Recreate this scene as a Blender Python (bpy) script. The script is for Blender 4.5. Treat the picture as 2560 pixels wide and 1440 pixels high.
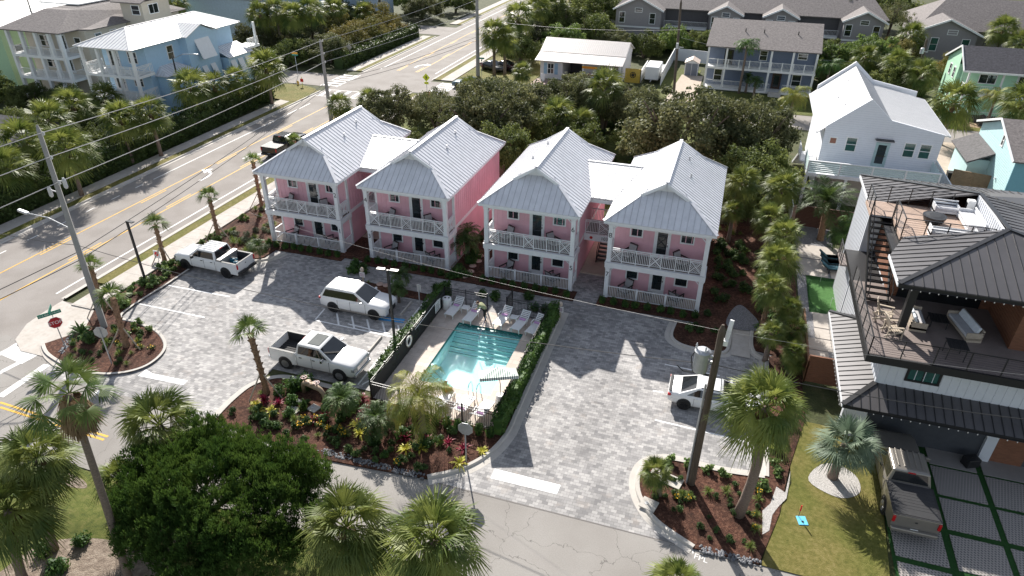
import bpy, bmesh, math, random
import numpy as np
from mathutils import Vector, Matrix
random.seed(7); RNG = np.random.default_rng(11)
V = Vector; R = math.radians; PI = math.pi
SC = bpy.context.scene; COL = SC.collection
for o in list(bpy.data.objects): bpy.data.objects.remove(o)

# ---------------- camera ----------------
CP = V((34.1319, -40.9646, 25.5255)); YAW, PIT, ROLL, FPX = 0.3091, -0.5415, 0.0069, 1699.45
_f = V((math.sin(-YAW)*math.cos(PIT), math.cos(YAW)*math.cos(PIT), math.sin(PIT)))
_r0 = _f.cross(V((0,0,1))).normalized(); _u0 = _r0.cross(_f)
_r = _r0*math.cos(ROLL)+_u0*math.sin(ROLL); _u = -_r0*math.sin(ROLL)+_u0*math.cos(ROLL)
cam = bpy.data.cameras.new('camera'); cam.sensor_width = 36; cam.lens = FPX*36/2560
cam.clip_start = .3; cam.clip_end = 3000
co = bpy.data.objects.new('camera', cam); COL.objects.link(co); SC.camera = co
m3 = Matrix((_r, _u, -_f)).transposed(); co.matrix_world = Matrix.Translation(CP) @ m3.to_4x4()
SC.render.resolution_x = 1024; SC.render.resolution_y = 576
def G(x, y, z=0.0):
    d = _f + _r*((x-1280)/FPX) - _u*((y-720)/FPX)
    return CP + d*((z-CP.z)/d.z)

# ---------------- light ----------------
SUN_EL, SUN_AZ = R(34.0), math.atan2(-.482, .876)      # azimuth from +Y towards +X
w = bpy.data.worlds.new('World'); SC.world = w; w.use_nodes = True
nt = w.node_tree; sky = nt.nodes.new('ShaderNodeTexSky'); sky.sky_type = 'NISHITA'; sky.sun_disc = False
sky.sun_elevation = SUN_EL; sky.sun_rotation = SUN_AZ; sky.air_density = 1.0; sky.dust_density = 0.6
shs = nt.nodes.new('ShaderNodeHueSaturation'); shs.inputs['Saturation'].default_value = .56; nt.links.new(sky.outputs[0], shs.inputs['Color']); nt.links.new(shs.outputs[0], nt.nodes['Background'].inputs[0]); nt.nodes['Background'].inputs[1].default_value = .095
sl = bpy.data.lights.new('sun', 'SUN'); sl.energy = 5.0; sl.angle = R(.53); sl.color = (1, .95, .88)
so = bpy.data.objects.new('sun', sl); COL.objects.link(so)
sd = V((math.sin(SUN_AZ)*math.cos(SUN_EL), math.cos(SUN_AZ)*math.cos(SUN_EL), math.sin(SUN_EL)))
so.rotation_euler = sd.to_track_quat('Z', 'Y').to_euler(); so.location = (0, 0, 60)
SC.view_settings.view_transform = 'Standard'; SC.view_settings.look = 'None'
SC.view_settings.exposure = 0.8; SC.view_settings.gamma = 1.0

# ---------------- materials ----------------
MATS = {}
def newmat(n):
    m = bpy.data.materials.new(n); m.use_nodes = True; nt = m.node_tree
    return m, nt, nt.nodes['Principled BSDF']
def mat(n, c, rough=.6, metal=0, var=.12, scale=3.0, bump=0.0, bscale=40, spec=.5, dirt=None, emis=None, trans=0, stretch=None, objvar=0):
    """procedural surface: base colour broken by two noises, optional bump, optional dirt colour"""
    if n in MATS: return MATS[n]
    m, nt, b = newmat(n); N = nt.nodes; L = nt.links
    tc = N.new('ShaderNodeTexCoord'); mp = N.new('ShaderNodeMapping'); L.new(tc.outputs['Object'], mp.inputs[0])
    if stretch: mp.inputs['Scale'].default_value = stretch
    nz = N.new('ShaderNodeTexNoise'); nz.inputs['Scale'].default_value = scale; nz.inputs['Detail'].default_value = 6; nz.inputs['Roughness'].default_value = .65
    L.new(mp.outputs[0], nz.inputs[0])
    rp = N.new('ShaderNodeValToRGB'); e = rp.color_ramp.elements
    c = list(c)
    e[0].position = .3; e[1].position = .72
    e[0].color = [max(0, x*(1-var)) for x in c]+[1]; e[1].color = [min(1, x*(1+var)) for x in c]+[1]
    if dirt: x = rp.color_ramp.elements.new(.18); x.color = list(dirt)+[1]
    L.new(nz.outputs[0], rp.inputs[0]); out = rp.outputs[0]
    if objvar:
        oi = N.new('ShaderNodeObjectInfo'); hs = N.new('ShaderNodeHueSaturation')
        mr = N.new('ShaderNodeMapRange'); mr.inputs[3].default_value = 1-objvar; mr.inputs[4].default_value = 1+objvar
        L.new(oi.outputs['Random'], mr.inputs[0]); L.new(mr.outputs[0], hs.inputs['Value']); L.new(out, hs.inputs['Color']); out = hs.outputs[0]
    L.new(out, b.inputs['Base Color'])
    b.inputs['Roughness'].default_value = rough; b.inputs['Metallic'].default_value = metal
    b.inputs['Specular IOR Level'].default_value = spec
    if trans: b.inputs['Transmission Weight'].default_value = trans
    if emis: b.inputs['Emission Color'].default_value = list(emis[:3])+[1]; b.inputs['Emission Strength'].default_value = emis[3]
    if bump:
        n2 = N.new('ShaderNodeTexNoise'); n2.inputs['Scale'].default_value = bscale; n2.inputs['Detail'].default_value = 4
        L.new(mp.outputs[0], n2.inputs[0]); bp = N.new('ShaderNodeBump'); bp.inputs['Strength'].default_value = bump; bp.inputs['Distance'].default_value = .03
        L.new(n2.outputs[0], bp.inputs['Height']); L.new(bp.outputs[0], b.inputs['Normal'])
    MATS[n] = m; return m
def leafmat(n, c1, c2, rough=.42, tr=.3, objvar=.15, scale=1.2):
    if n in MATS: return MATS[n]
    m, nt, b = newmat(n); N = nt.nodes; L = nt.links
    tc = N.new('ShaderNodeTexCoord'); nz = N.new('ShaderNodeTexNoise'); nz.inputs['Scale'].default_value = scale; nz.inputs['Detail'].default_value = 5
    L.new(tc.outputs['Object'], nz.inputs[0])
    rp = N.new('ShaderNodeValToRGB'); e = rp.color_ramp.elements; e[0].position = .36; e[1].position = .66
    e[0].color = list(c1)+[1]; e[1].color = list(c2)+[1]; L.new(nz.outputs[0], rp.inputs[0])
    oi = N.new('ShaderNodeObjectInfo'); hs = N.new('ShaderNodeHueSaturation'); mr = N.new('ShaderNodeMapRange')
    mr.inputs[3].default_value = 1-objvar; mr.inputs[4].default_value = 1+objvar
    L.new(oi.outputs['Random'], mr.inputs[0]); L.new(mr.outputs[0], hs.inputs['Value']); L.new(rp.outputs[0], hs.inputs['Color'])
    L.new(hs.outputs[0], b.inputs['Base Color']); b.inputs['Roughness'].default_value = rough+.12; b.inputs['Specular IOR Level'].default_value = .28
    t = N.new('ShaderNodeBsdfTranslucent'); ms = N.new('ShaderNodeMixShader'); ms.inputs[0].default_value = tr
    hs2 = N.new('ShaderNodeHueSaturation'); hs2.inputs['Hue'].default_value = .48; hs2.inputs['Value'].default_value = 1.6; L.new(hs.outputs[0], hs2.inputs['Color'])
    L.new(hs2.outputs[0], t.inputs[0]); L.new(b.outputs[0], ms.inputs[1]); L.new(t.outputs[0], ms.inputs[2])
    L.new(ms.outputs[0], N['Material Output'].inputs['Surface'])
    MATS[n] = m; return m

# ---------------- mesh helpers ----------------
class MB:
    def __init__(s): s.v = []; s.f = []
    def add(s, vs, fs):
        k = len(s.v); s.v += [tuple(p) for p in vs]; s.f += [tuple(i+k for i in f) for f in fs]; return s
    def poly(s, pts): return s.add(pts, [tuple(range(len(pts)))])
    def box(s, x0, y0, z0, x1, y1, z1):
        return s.add([(x0,y0,z0),(x1,y0,z0),(x1,y1,z0),(x0,y1,z0),(x0,y0,z1),(x1,y0,z1),(x1,y1,z1),(x0,y1,z1)],
                     [(3,2,1,0),(4,5,6,7),(0,1,5,4),(1,2,6,5),(2,3,7,6),(3,0,4,7)])
    def obox(s, c, hx, hy, hz, ax=V((1,0,0)), ay=V((0,1,0)), az=V((0,0,1))):
        c = V(c); P = [c+ax*(a*hx)+ay*(b*hy)+az*(d*hz) for d in (-1,1) for a, b in ((-1,-1),(1,-1),(1,1),(-1,1))]
        return s.add(P, [(3,2,1,0),(4,5,6,7),(0,1,5,4),(1,2,6,5),(2,3,7,6),(3,0,4,7)])
    def beam(s, p, q, w, h, up=V((0,0,1))):
        p = V(p); q = V(q); d = q-p; l = d.length
        if l < 1e-6: return s
        d /= l; up = V(up)
        if abs(d.dot(up)) > .99: up = V((0,1,0)) if abs(d.y) < .9 else V((1,0,0))
        r = d.cross(up).normalized(); u = r.cross(d)
        return s.obox((p+q)/2, l/2, w/2, h/2, d, r, u)
    def tube(s, pts, rad, n=8, cap=True):
        pts = [V(p) for p in pts]; rad = rad if hasattr(rad, '__len__') else [rad]*len(pts)
        k0 = len(s.v); prev = None
        for i, p in enumerate(pts):
            d = (pts[min(i+1, len(pts)-1)]-pts[max(i-1, 0)]).normalized()
            a = prev if prev is not None else (V((1,0,0)) if abs(d.x) < .8 else V((0,1,0)))
            a = (a-d*a.dot(d)).normalized(); prev = a; b = d.cross(a)
            for j in range(n):
                t = 2*PI*j/n; s.v.append(tuple(p+(a*math.cos(t)+b*math.sin(t))*rad[i]))
        for i in range(len(pts)-1):
            for j in range(n):
                A = k0+i*n+j; B = k0+i*n+(j+1) % n; s.f.append((A, B, B+n, A+n))
        if cap: s.f.append(tuple(k0+n-1-j for j in range(n))); s.f.append(tuple(k0+(len(pts)-1)*n+j for j in range(n)))
        return s
    def slab(s, pts, t=.1, n=None):
        """polygon thickened against its normal (downwards for a roof)"""
        pts = [V(p) for p in pts]
        if n is None:
            n = V((0,0,0))
            for i in range(len(pts)): n += pts[i].cross(pts[(i+1) % len(pts)])
            n.normalize()
            if n.z < 0: pts.reverse(); n = -n
        m = len(pts); lo = [p-n*t for p in pts]
        fs = [tuple(range(m)), tuple(range(2*m-1, m-1, -1))]+[(i, i+m, (i+1) % m+m, (i+1) % m) for i in range(m)]
        return s.add(pts+lo, fs)
    def ribs(s, pts, along, sp, w, h, n=None, off=0.0, skip=None):
        """thin raised bars clipped to a convex planar polygon"""
        pts = [V(p) for p in pts]
        if n is None:
            n = V((0,0,0))
            for i in range(len(pts)): n += pts[i].cross(pts[(i+1) % len(pts)])
            n.normalize()
            if n.z < -1e-4: n = -n
        a = V(along); a = (a-n*a.dot(n)).normalized(); l = n.cross(a)
        ls = [p.dot(l) for p in pts]; k = math.ceil((min(ls)+.02-off)/sp)
        while True:
            t = off+k*sp; k += 1
            if t > max(ls)-.02: break
            hit = []
            for i in range(len(pts)):
                p, q = pts[i], pts[(i+1) % len(pts)]; A, B = p.dot(l)-t, q.dot(l)-t
                if (A < 0) != (B < 0): hit.append(p+(q-p)*(A/(A-B)))
            if len(hit) >= 2 and (hit[0]-hit[1]).length > .05:
                hit.sort(key=lambda p: p.dot(a))
                s.beam(hit[0]+n*(h/2), hit[-1]+n*(h/2), w, h, n)
        return s
    def lathe(s, prof, c=(0,0,0), n=16):
        k0 = len(s.v)
        for r, z in prof:
            for j in range(n): t = 2*PI*j/n; s.v.append((c[0]+r*math.cos(t), c[1]+r*math.sin(t), c[2]+z))
        for i in range(len(prof)-1):
            for j in range(n):
                A = k0+i*n+j; B = k0+i*n+(j+1) % n; s.f.append((A, B, B+n, A+n))
        s.f.append(tuple(k0+n-1-j for j in range(n))); s.f.append(tuple(k0+(len(prof)-1)*n+j for j in range(n)))
        return s
    def build(s, name, m, parent=None, smooth=False, bevel=0, loc=None):
        me = bpy.data.meshes.new(name); me.from_pydata(s.v, [], s.f); me.materials.append(m); me.update()
        if smooth: me.polygons.foreach_set('use_smooth', [True]*len(me.polygons))
        o = bpy.data.objects.new(name, me); COL.objects.link(o)
        if parent: o.parent = parent
        if loc: o.location = loc
        if bevel:
            b = o.modifiers.new('b', 'BEVEL'); b.width = bevel; b.segments = 2; b.limit_method = 'ANGLE'
        return o
def parts(mb, name, m, parent):
    """one object for each group of touching pieces"""
    par = list(range(len(mb.v)))
    def fd(i):
        while par[i] != i: par[i] = par[par[i]]; i = par[i]
        return i
    for f in mb.f:
        for a in f[1:]: par[fd(a)] = fd(f[0])
    g = {}
    for f in mb.f: g.setdefault(fd(f[0]), []).append(f)
    L = []
    for fs in g.values():
        P = [mb.v[i] for f in fs for i in f]; lo = [min(p[k] for p in P)-.02 for k in range(3)]; hi = [max(p[k] for p in P)+.02 for k in range(3)]; L.append([fs, lo, hi])
    ch = True
    while ch:
        ch = False
        for i in range(len(L)):
            for j in range(i+1, len(L)):
                if all(L[i][1][k] <= L[j][2][k] and L[j][1][k] <= L[i][2][k] for k in range(3)):
                    L[i] = [L[i][0]+L[j][0], [min(a, b) for a, b in zip(L[i][1], L[j][1])], [max(a, b) for a, b in zip(L[i][2], L[j][2])]]; del L[j]; ch = True; break
            if ch: break
    for fs, _, _ in L:
        n = MB(); ix = {}
        for f in fs:
            for i in f:
                if i not in ix: ix[i] = len(n.v); n.v.append(mb.v[i])
            n.f.append(tuple(ix[i] for i in f))
        n.build(name, m, parent)
def npmesh(name, verts, nper, m, parent=None):
    """many separate n-gons: verts (k*nper,3)"""
    verts = np.asarray(verts, dtype=np.float32); nv = len(verts); nf = nv//nper
    me = bpy.data.meshes.new(name); me.vertices.add(nv); me.vertices.foreach_set('co', verts.ravel())
    me.loops.add(nv); me.loops.foreach_set('vertex_index', np.arange(nv, dtype=np.int32))
    me.polygons.add(nf); me.polygons.foreach_set('loop_start', np.arange(0, nv, nper, dtype=np.int32))
    me.materials.append(m); me.update(); me.validate()
    o = bpy.data.objects.new(name, me); COL.objects.link(o)
    if parent: o.parent = parent
    return o
def tag(o, label=None, cat=None, group=None, kind=None):
    if label: o['label'] = label
    if cat: o['category'] = cat
    if group: o['group'] = group
    if kind: o['kind'] = kind
    return o
def thing(name, label, cat, loc=(0,0,0), rz=0, group=None):
    o = bpy.data.objects.new(name, None); o.empty_display_size = .2; COL.objects.link(o)
    o.location = loc; o.rotation_euler = (0, 0, rz); return tag(o, label, cat, group)
KIDS = {}
def copy_tree(src, loc=None, rz=None, label=None, group=None, scale=None):
    kids = {}
    def rec(o, par):
        c = o.copy(); COL.objects.link(c); c.parent = par
        for ch in o.children: rec(ch, c)
        return c
    c = rec(src, None)
    if loc is not None: c.location = loc
    if rz is not None: c.rotation_euler = (0, 0, rz)
    if label: c['label'] = label
    if group: c['group'] = group
    if scale: c.scale = (scale,)*3
    return c
def text(body, size, m, parent, loc, rx=PI/2, rz=0, name='lettering', ext=.004, align='CENTER', ry=0):
    cu = bpy.data.curves.new(name, 'FONT'); cu.body = body; cu.size = size; cu.extrude = ext; cu.align_x = align; cu.align_y = 'CENTER'
    o = bpy.data.objects.new(name, cu); COL.objects.link(o); dg = bpy.context.evaluated_depsgraph_get()
    me = bpy.data.meshes.new_from_object(o.evaluated_get(dg)); bpy.data.objects.remove(o)
    me.materials.clear(); me.materials.append(m)
    o = bpy.data.objects.new(name, me); COL.objects.link(o); o.parent = parent; o.location = loc; o.rotation_euler = (rx, ry, rz); return o

# ---- shared palette ----
M_white = mat('white_paint', (.8, .8, .79), .5, var=.04, scale=1.2)
M_trim = mat('trim_paint', (.74, .75, .77), .45, var=.05, scale=2)
M_pink = mat('pink_siding', (.70, .40, .465), .7, var=.1, scale=.6)
M_glass = mat('window_glass', (.012, .02, .024), .06, var=.5, scale=.6, spec=.9)
M_tglass = mat('tinted_glass', (.01, .012, .014), .04, var=.3, spec=.9)
M_green_glass = mat('green_glass', (.02, .09, .075), .08, var=.5, scale=.7, spec=.9)
M_dark = mat('dark_metal', (.018, .018, .02), .4, var=.2)
M_black = mat('black_rubber', (.012, .012, .012), .75, var=.3, scale=9)
M_chrome = mat('chrome', (.6, .6, .62), .15, 1, var=.05)
M_steel = mat('steel', (.5, .51, .53), .4, .6, var=.1)
M_galv = mat('galvanised', (.45, .46, .48), .45, .5, var=.15, scale=5)
M_concrete = mat('kerb_concrete', (.50, .47, .43), .85, var=.10, scale=1.3, bump=.3, bscale=60)
M_metalroof = mat('silver_metal_roof', (.70, .70, .73), .42, .05, var=.10, scale=1.3)
M_whiteroof = mat('white_metal_roof', (.80, .79, .775), .42, .0, var=.08, scale=1.3)
M_blackroof = mat('charcoal_metal_roof', (.10, .095, .098), .42, .2, var=.12, scale=.6)
M_shingle = mat('grey_shingle', (.17, .15, .145), .85, var=.42, scale=4, bump=.4, bscale=30)
M_shingle_dk = mat('dark_shingle', (.09, .085, .088), .85, var=.42, scale=4, bump=.4, bscale=30)
M_wood = mat('brown_timber', (.20, .085, .045), .65, var=.3, scale=3, stretch=(1, 1, 8))
M_deck = mat('shaded_composite_deck', (.22, .18, .165), .6, var=.12, scale=2)  # board colour darkened to carry the shade under the covered deck
M_teak = mat('weathered_teak', (.44, .37, .29), .6, var=.15, scale=6)
M_cushion = mat('grey_cushion', (.36, .35, .36), .9, var=.08, scale=6)
M_bark = mat('palm_bark', (.20, .15, .12), .9, var=.4, scale=9, bump=.8, bscale=14, stretch=(1, 1, 3))
M_bark2 = mat('tree_bark', (.13, .10, .08), .9, var=.4, scale=7, bump=.8, bscale=14)
M_boot = mat('palm_boot_bark', (.26, .16, .10), .9, var=.45, scale=9, bump=.9, bscale=10)
# ---------------- ground ----------------
def flat(name, pts, z, m, kind='structure', top=True, th=0, parent=None, label=None, cat=None):
    mb = MB()
    P = [(p[0], p[1], z) for p in pts]
    a = sum(P[i][0]*P[(i+1) % len(P)][1]-P[(i+1) % len(P)][0]*P[i][1] for i in range(len(P)))
    if a < 0: P.reverse()
    if th:
        m_ = len(P); lo = [(x, y, z-th) for x, y, z in P]
        mb.add(P+lo, [tuple(range(m_))]+[(i, i+m_, (i+1) % m_+m_, (i+1) % m_) for i in range(m_)])
    else: mb.poly(P)
    o = mb.build(name, m, parent)
    # concave outlines: triangulate
    bm = bmesh.new(); bm.from_mesh(o.data); bmesh.ops.triangulate(bm, faces=[f for f in bm.faces if len(f.verts) > 4]); bm.to_mesh(o.data); bm.free()
    if kind: o['kind'] = kind
    if label: tag(o, label, cat)
    return o
def rect(x0, y0, x1, y1): return [(x0, y0), (x1, y0), (x1, y1), (x0, y1)]
def gpx(pl, z=0): return [tuple(G(x, y, z))[:2] for x, y in pl]
def smooth_path(pts, closed=False, k=6):
    P = [V((p[0], p[1])) for p in pts]; out = []; n = len(P)
    rng = range(n) if closed else range(n-1)
    for i in rng:
        p0 = P[(i-1) % n] if closed or i > 0 else P[0]; p1 = P[i]; p2 = P[(i+1) % n]; p3 = P[(i+2) % n] if closed or i+2 < n else P[-1]
        for j in range(k):
            t = j/k; q = .5*((2*p1)+(p2-p0)*t+(2*p0-5*p1+4*p2-p3)*t*t+(3*p1-p0-3*p2+p3)*t**3); out.append((q.x, q.y))
    if not closed: out.append((P[-1].x, P[-1].y))
    return out
def kerb(name, path, w=.17, h=.13, z0=0, closed=False, gutter=.3, m=None):
    """raised concrete kerb following a path with a flat gutter on its right-hand side"""
    mb = MB(); n = len(path); P = [V((x, y)) for x, y in path]; cross = []
    prof = [(-w, h), (0, h), (.03, h-.03), (.05, .02), (gutter, .012), (gutter, 0)] if gutter else [(-w/2, 0), (-w/2, h), (w/2, h), (w/2, 0)]
    for i in range(n):
        a = P[(i-1) % n] if closed or i else P[i]; b = P[(i+1) % n] if closed or i < n-1 else P[i]
        t = (b-a).normalized(); r = V((t.y, -t.x)); cross.append([(P[i].x+r.x*u, P[i].y+r.y*u, z0+v) for u, v in prof])
    k = len(prof)
    vs = [p for c in cross for p in c]; fs = []
    for i in range(n if closed else n-1):
        j = (i+1) % n
        for q in range(k-1): fs.append((i*k+q, i*k+q+1, j*k+q+1, j*k+q))
        if gutter: pass
    mb.add(vs, fs); o = mb.build(name, m or M_concrete); o['kind'] = 'structure'; return o

def groundmat(n, cols, scale, rough=.9, bump=.5, bscale=30, d2=None, crack=False):
    m, nt, b = newmat(n); N = nt.nodes; L = nt.links
    tc = N.new('ShaderNodeTexCoord'); nz = N.new('ShaderNodeTexNoise'); nz.inputs['Scale'].default_value = scale; nz.inputs['Detail'].default_value = 8; nz.inputs['Roughness'].default_value = .7
    L.new(tc.outputs['Object'], nz.inputs[0]); rp = N.new('ShaderNodeValToRGB'); cr = rp.color_ramp
    cr.elements[0].position = .28; cr.elements[1].position = .72
    cr.elements[0].color = list(cols[0])+[1]; cr.elements[1].color = list(cols[-1])+[1]
    for i, c in enumerate(cols[1:-1]): e = cr.elements.new(.28+.44*(i+1)/(len(cols)-1)); e.color = list(c)+[1]
    L.new(nz.outputs[0], rp.inputs[0]); out = rp.outputs[0]
    if d2:   # large blotches
        n3 = N.new('ShaderNodeTexNoise'); n3.inputs['Scale'].default_value = d2[0]; n3.inputs['Detail'].default_value = 5; L.new(tc.outputs['Object'], n3.inputs[0])
        r3 = N.new('ShaderNodeValToRGB'); r3.color_ramp.elements[0].position = .4; r3.color_ramp.elements[1].position = .62; L.new(n3.outputs[0], r3.inputs[0])
        mx = N.new('ShaderNodeMix'); mx.data_type = 'RGBA'; mx.blend_type = 'MULTIPLY'; L.new(r3.outputs[0], mx.inputs[0]); L.new(out, mx.inputs[6]); mx.inputs[7].default_value = list(d2[1])+[1]; out = mx.outputs[2]
    if crack:
        vo = N.new('ShaderNodeTexVoronoi'); vo.feature = 'DISTANCE_TO_EDGE'; vo.inputs['Scale'].default_value = .32
        n4 = N.new('ShaderNodeTexNoise'); n4.inputs['Scale'].default_value = 1.3; n4.inputs['Detail'].default_value = 4; L.new(tc.outputs['Object'], n4.inputs[0])
        vm = N.new('ShaderNodeVectorMath'); vm.operation = 'MULTIPLY_ADD'; vm.inputs[1].default_value = (1.3,)*3; L.new(n4.outputs['Color'], vm.inputs[0]); L.new(tc.outputs['Object'], vm.inputs[2]); L.new(vm.outputs[0], vo.inputs[0])
        lt = N.new('ShaderNodeMath'); lt.operation = 'LESS_THAN'; lt.inputs[1].default_value = .0035; L.new(vo.outputs['Distance'], lt.inputs[0])
        sc = N.new('ShaderNodeMath'); sc.operation = 'MULTIPLY'; sc.inputs[1].default_value = .55; L.new(lt.outputs[0], sc.inputs[0])
        mx = N.new('ShaderNodeMix'); mx.data_type = 'RGBA'; L.new(sc.outputs[0], mx.inputs[0]); L.new(out, mx.inputs[6]); mx.inputs[7].default_value = (.07, .065, .06, 1); out = mx.outputs[2]
    L.new(out, b.inputs['Base Color']); b.inputs['Roughness'].default_value = rough; b.inputs['Specular IOR Level'].default_value = .3
    n2 = N.new('ShaderNodeTexNoise'); n2.inputs['Scale'].default_value = bscale; n2.inputs['Detail'].default_value = 5; L.new(tc.outputs['Object'], n2.inputs[0])
    bp = N.new('ShaderNodeBump'); bp.inputs['Strength'].default_value = bump; bp.inputs['Distance'].default_value = .05; L.new(n2.outputs[0], bp.inputs['Height']); L.new(bp.outputs[0], b.inputs['Normal'])
    return m
def pavermat(n, c1, c2, bw, rh, mortar=(.12, .12, .12), ms=.01, tint=(1, 1, 1), rot=0):
    m, nt, b = newmat(n); N = nt.nodes; L = nt.links
    tc = N.new('ShaderNodeTexCoord'); mp = N.new('ShaderNodeMapping'); mp.inputs['Rotation'].default_value[2] = rot; L.new(tc.outputs['Object'], mp.inputs[0])
    outs = []
    for k, (w_, h_, o_) in enumerate(((bw, rh, .5), (bw*1.5, rh*2, .37))):
        br = N.new('ShaderNodeTexBrick'); br.offset = o_; br.inputs['Scale'].default_value = 1; br.inputs['Brick Width'].default_value = w_; br.inputs['Row Height'].default_value = h_
        br.inputs['Mortar Size'].default_value = ms; br.inputs['Color1'].default_value = list(c1)+[1]; br.inputs['Color2'].default_value = list(c2)+[1]; br.inputs['Mortar'].default_value = list(mortar)+[1]
        L.new(mp.outputs[0], br.inputs[0]); outs.append(br.outputs['Color'])
    mx = N.new('ShaderNodeMix'); mx.data_type = 'RGBA'; mx.inputs[0].default_value = .3; L.new(outs[0], mx.inputs[6]); L.new(outs[1], mx.inputs[7])
    nz = N.new('ShaderNodeTexNoise'); nz.inputs['Scale'].default_value = .35; nz.inputs['Detail'].default_value = 6; L.new(tc.outputs['Object'], nz.inputs[0])
    hs = N.new('ShaderNodeHueSaturation'); mr = N.new('ShaderNodeMapRange'); mr.inputs[1].default_value = .3; mr.inputs[2].default_value = .7; mr.inputs[3].default_value = .8; mr.inputs[4].default_value = 1.16
    L.new(nz.outputs[0], mr.inputs[0]); L.new(mr.outputs[0], hs.inputs['Value']); L.new(mx.outputs[2], hs.inputs['Color'])
    n5 = N.new('ShaderNodeTexNoise'); n5.inputs['Scale'].default_value = 1.1; n5.inputs['Detail'].default_value = 7; L.new(tc.outputs['Object'], n5.inputs[0]); r5 = N.new('ShaderNodeValToRGB'); r5.color_ramp.elements[0].position = .60; r5.color_ramp.elements[1].position = .74; L.new(n5.outputs[0], r5.inputs[0])
    sc5 = N.new('ShaderNodeMath'); sc5.operation = 'MULTIPLY'; sc5.inputs[1].default_value = .45; L.new(r5.outputs[0], sc5.inputs[0]); m5 = N.new('ShaderNodeMix'); m5.data_type = 'RGBA'; L.new(sc5.outputs[0], m5.inputs[0]); L.new(hs.outputs[0], m5.inputs[6]); m5.inputs[7].default_value = (.42, .36, .31, 1); L.new(m5.outputs[2], b.inputs['Base Color'])
    b.inputs['Roughness'].default_value = .78; b.inputs['Specular IOR Level'].default_value = .35
    n2 = N.new('ShaderNodeTexNoise'); n2.inputs['Scale'].default_value = 50; L.new(tc.outputs['Object'], n2.inputs[0])
    bp = N.new('ShaderNodeBump'); bp.inputs['Strength'].default_value = .25; bp.inputs['Distance'].default_value = .02; L.new(n2.outputs[0], bp.inputs['Height']); L.new(bp.outputs[0], b.inputs['Normal'])
    return m
M_scrub = groundmat('scrub_ground', [(.03, .035, .015), (.06, .07, .025), (.11, .10, .05)], .9, bscale=8, bump=1)
M_asph = groundmat('old_asphalt', [(.25, .228, .21), (.30, .275, .255), (.345, .32, .30)], 14, d2=(.4, (.86, .85, .84)), bscale=90, bump=.3)
M_asph2 = groundmat('side_asphalt', [(.27, .255, .235), (.32, .30, .28), (.36, .345, .32)], 22, d2=(.22, (.84, .83, .82)), bscale=90, bump=.3, crack=True)
M_walk = groundmat('sidewalk_concrete', [(.44, .40, .36), (.52, .48, .44), (.56, .53, .49)], 3, bscale=60, bump=.2, d2=(.6, (.9, .89, .87)))
M_mulch = groundmat('pine_mulch', [(.02, .009, .006), (.10, .040, .024), (.25, .13, .085)], 7, bscale=24, bump=1.5, d2=(.7, (.55, .55, .55)))
M_lawn = groundmat('lawn', [(.10, .10, .02), (.19, .165, .045), (.28, .23, .09)], 5, bscale=35, bump=1.2, d2=(.45, (.72, .85, .6)))
M_lawn2 = groundmat('park_grass', [(.05, .075, .012), (.13, .15, .03), (.22, .2, .07)], 3.5, bscale=30, bump=1.2, d2=(.3, (.6, .62, .5)))
M_sand = groundmat('sandy_dirt', [(.12, .09, .07), (.24, .19, .15), (.38, .32, .26)], 4, bscale=20, bump=1)
M_gravel = groundmat('grey_gravel', [(.05, .05, .055), (.25, .25, .27), (.6, .6, .62)], 26, bscale=40, bump=1.4)
M_shell = groundmat('white_gravel', [(.25, .23, .22), (.6, .57, .54), (.8, .78, .75)], 24, bscale=40, bump=1.4)
M_paver = pavermat('grey_pavers', (.19, .185, .187), (.47, .452, .437), .28, .18, mortar=(.17, .165, .16), ms=.007)
M_redpaver = pavermat('red_pavers', (.28, .17, .14), (.42, .30, .26), .24, .12, mortar=(.3, .26, .24))
M_travert = pavermat('travertine', (.56, .47, .40), (.66, .58, .51), .6, .4, mortar=(.40, .34, .29), ms=.008)
M_paint = mat('road_white', (.72, .71, .69), .7, var=.14, scale=3)
M_yellow = mat('road_yellow', (.70, .40, .05), .7, var=.12, scale=3)
M_blue = mat('blue_paint', (.05, .30, .62), .6, var=.08)
M_turf = groundmat('putting_turf', [(.035, .11, .022), (.055, .15, .035), (.08, .19, .055)], 4, bscale=90, bump=.3)
M_turf2 = groundmat('fringe_turf', [(.01, .05, .01), (.018, .075, .014), (.03, .10, .02)], 9, bscale=90, bump=.8)
M_slabc = groundmat('slab_concrete', [(.42, .38, .34), (.50, .46, .42)], 3, bscale=60, bump=.15)
M_drive = groundmat('drive_concrete', [(.42, .35, .28), (.52, .44, .36)], 2, bscale=60, bump=.2)

gm = MB()
for a in ((-600, -300, 19.2, 1200), (23.8, -300, 600, 1200), (19.2, -300, 23.8, -12.5), (19.2, -5.95, 23.8, 1200)): gm.poly([(x, y, -.03) for x, y in rect(*a)])
gm.build('ground', M_scrub)['kind'] = 'structure'
flat('main_road', rect(-20.4, -120, -8.15, 700), 0, M_asph)
flat('side_street', [(-8.15, -24.2), (90, -23.6), (90, -19.4), (39, -19.4), (23.0, -19.4), (16.5, -19.9), (9.7, -18.9), (9.7, -16.6), (-3.2, -17.6), (-8.15, -16.5)], .004, M_asph2)
flat('side_street', rect(-8.16, -17.5, -6, -12.2), .003, M_asph)
flat('side_street', rect(-8.15, 45.4, 140, 51.6), .004, M_asph)
flat('side_street', rect(-80, 44.2, -20.4, 50.6), .004, M_asph)
flat('beach_approach', rect(-52, 84, -20.4, 92), .004, M_asph)
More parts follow.
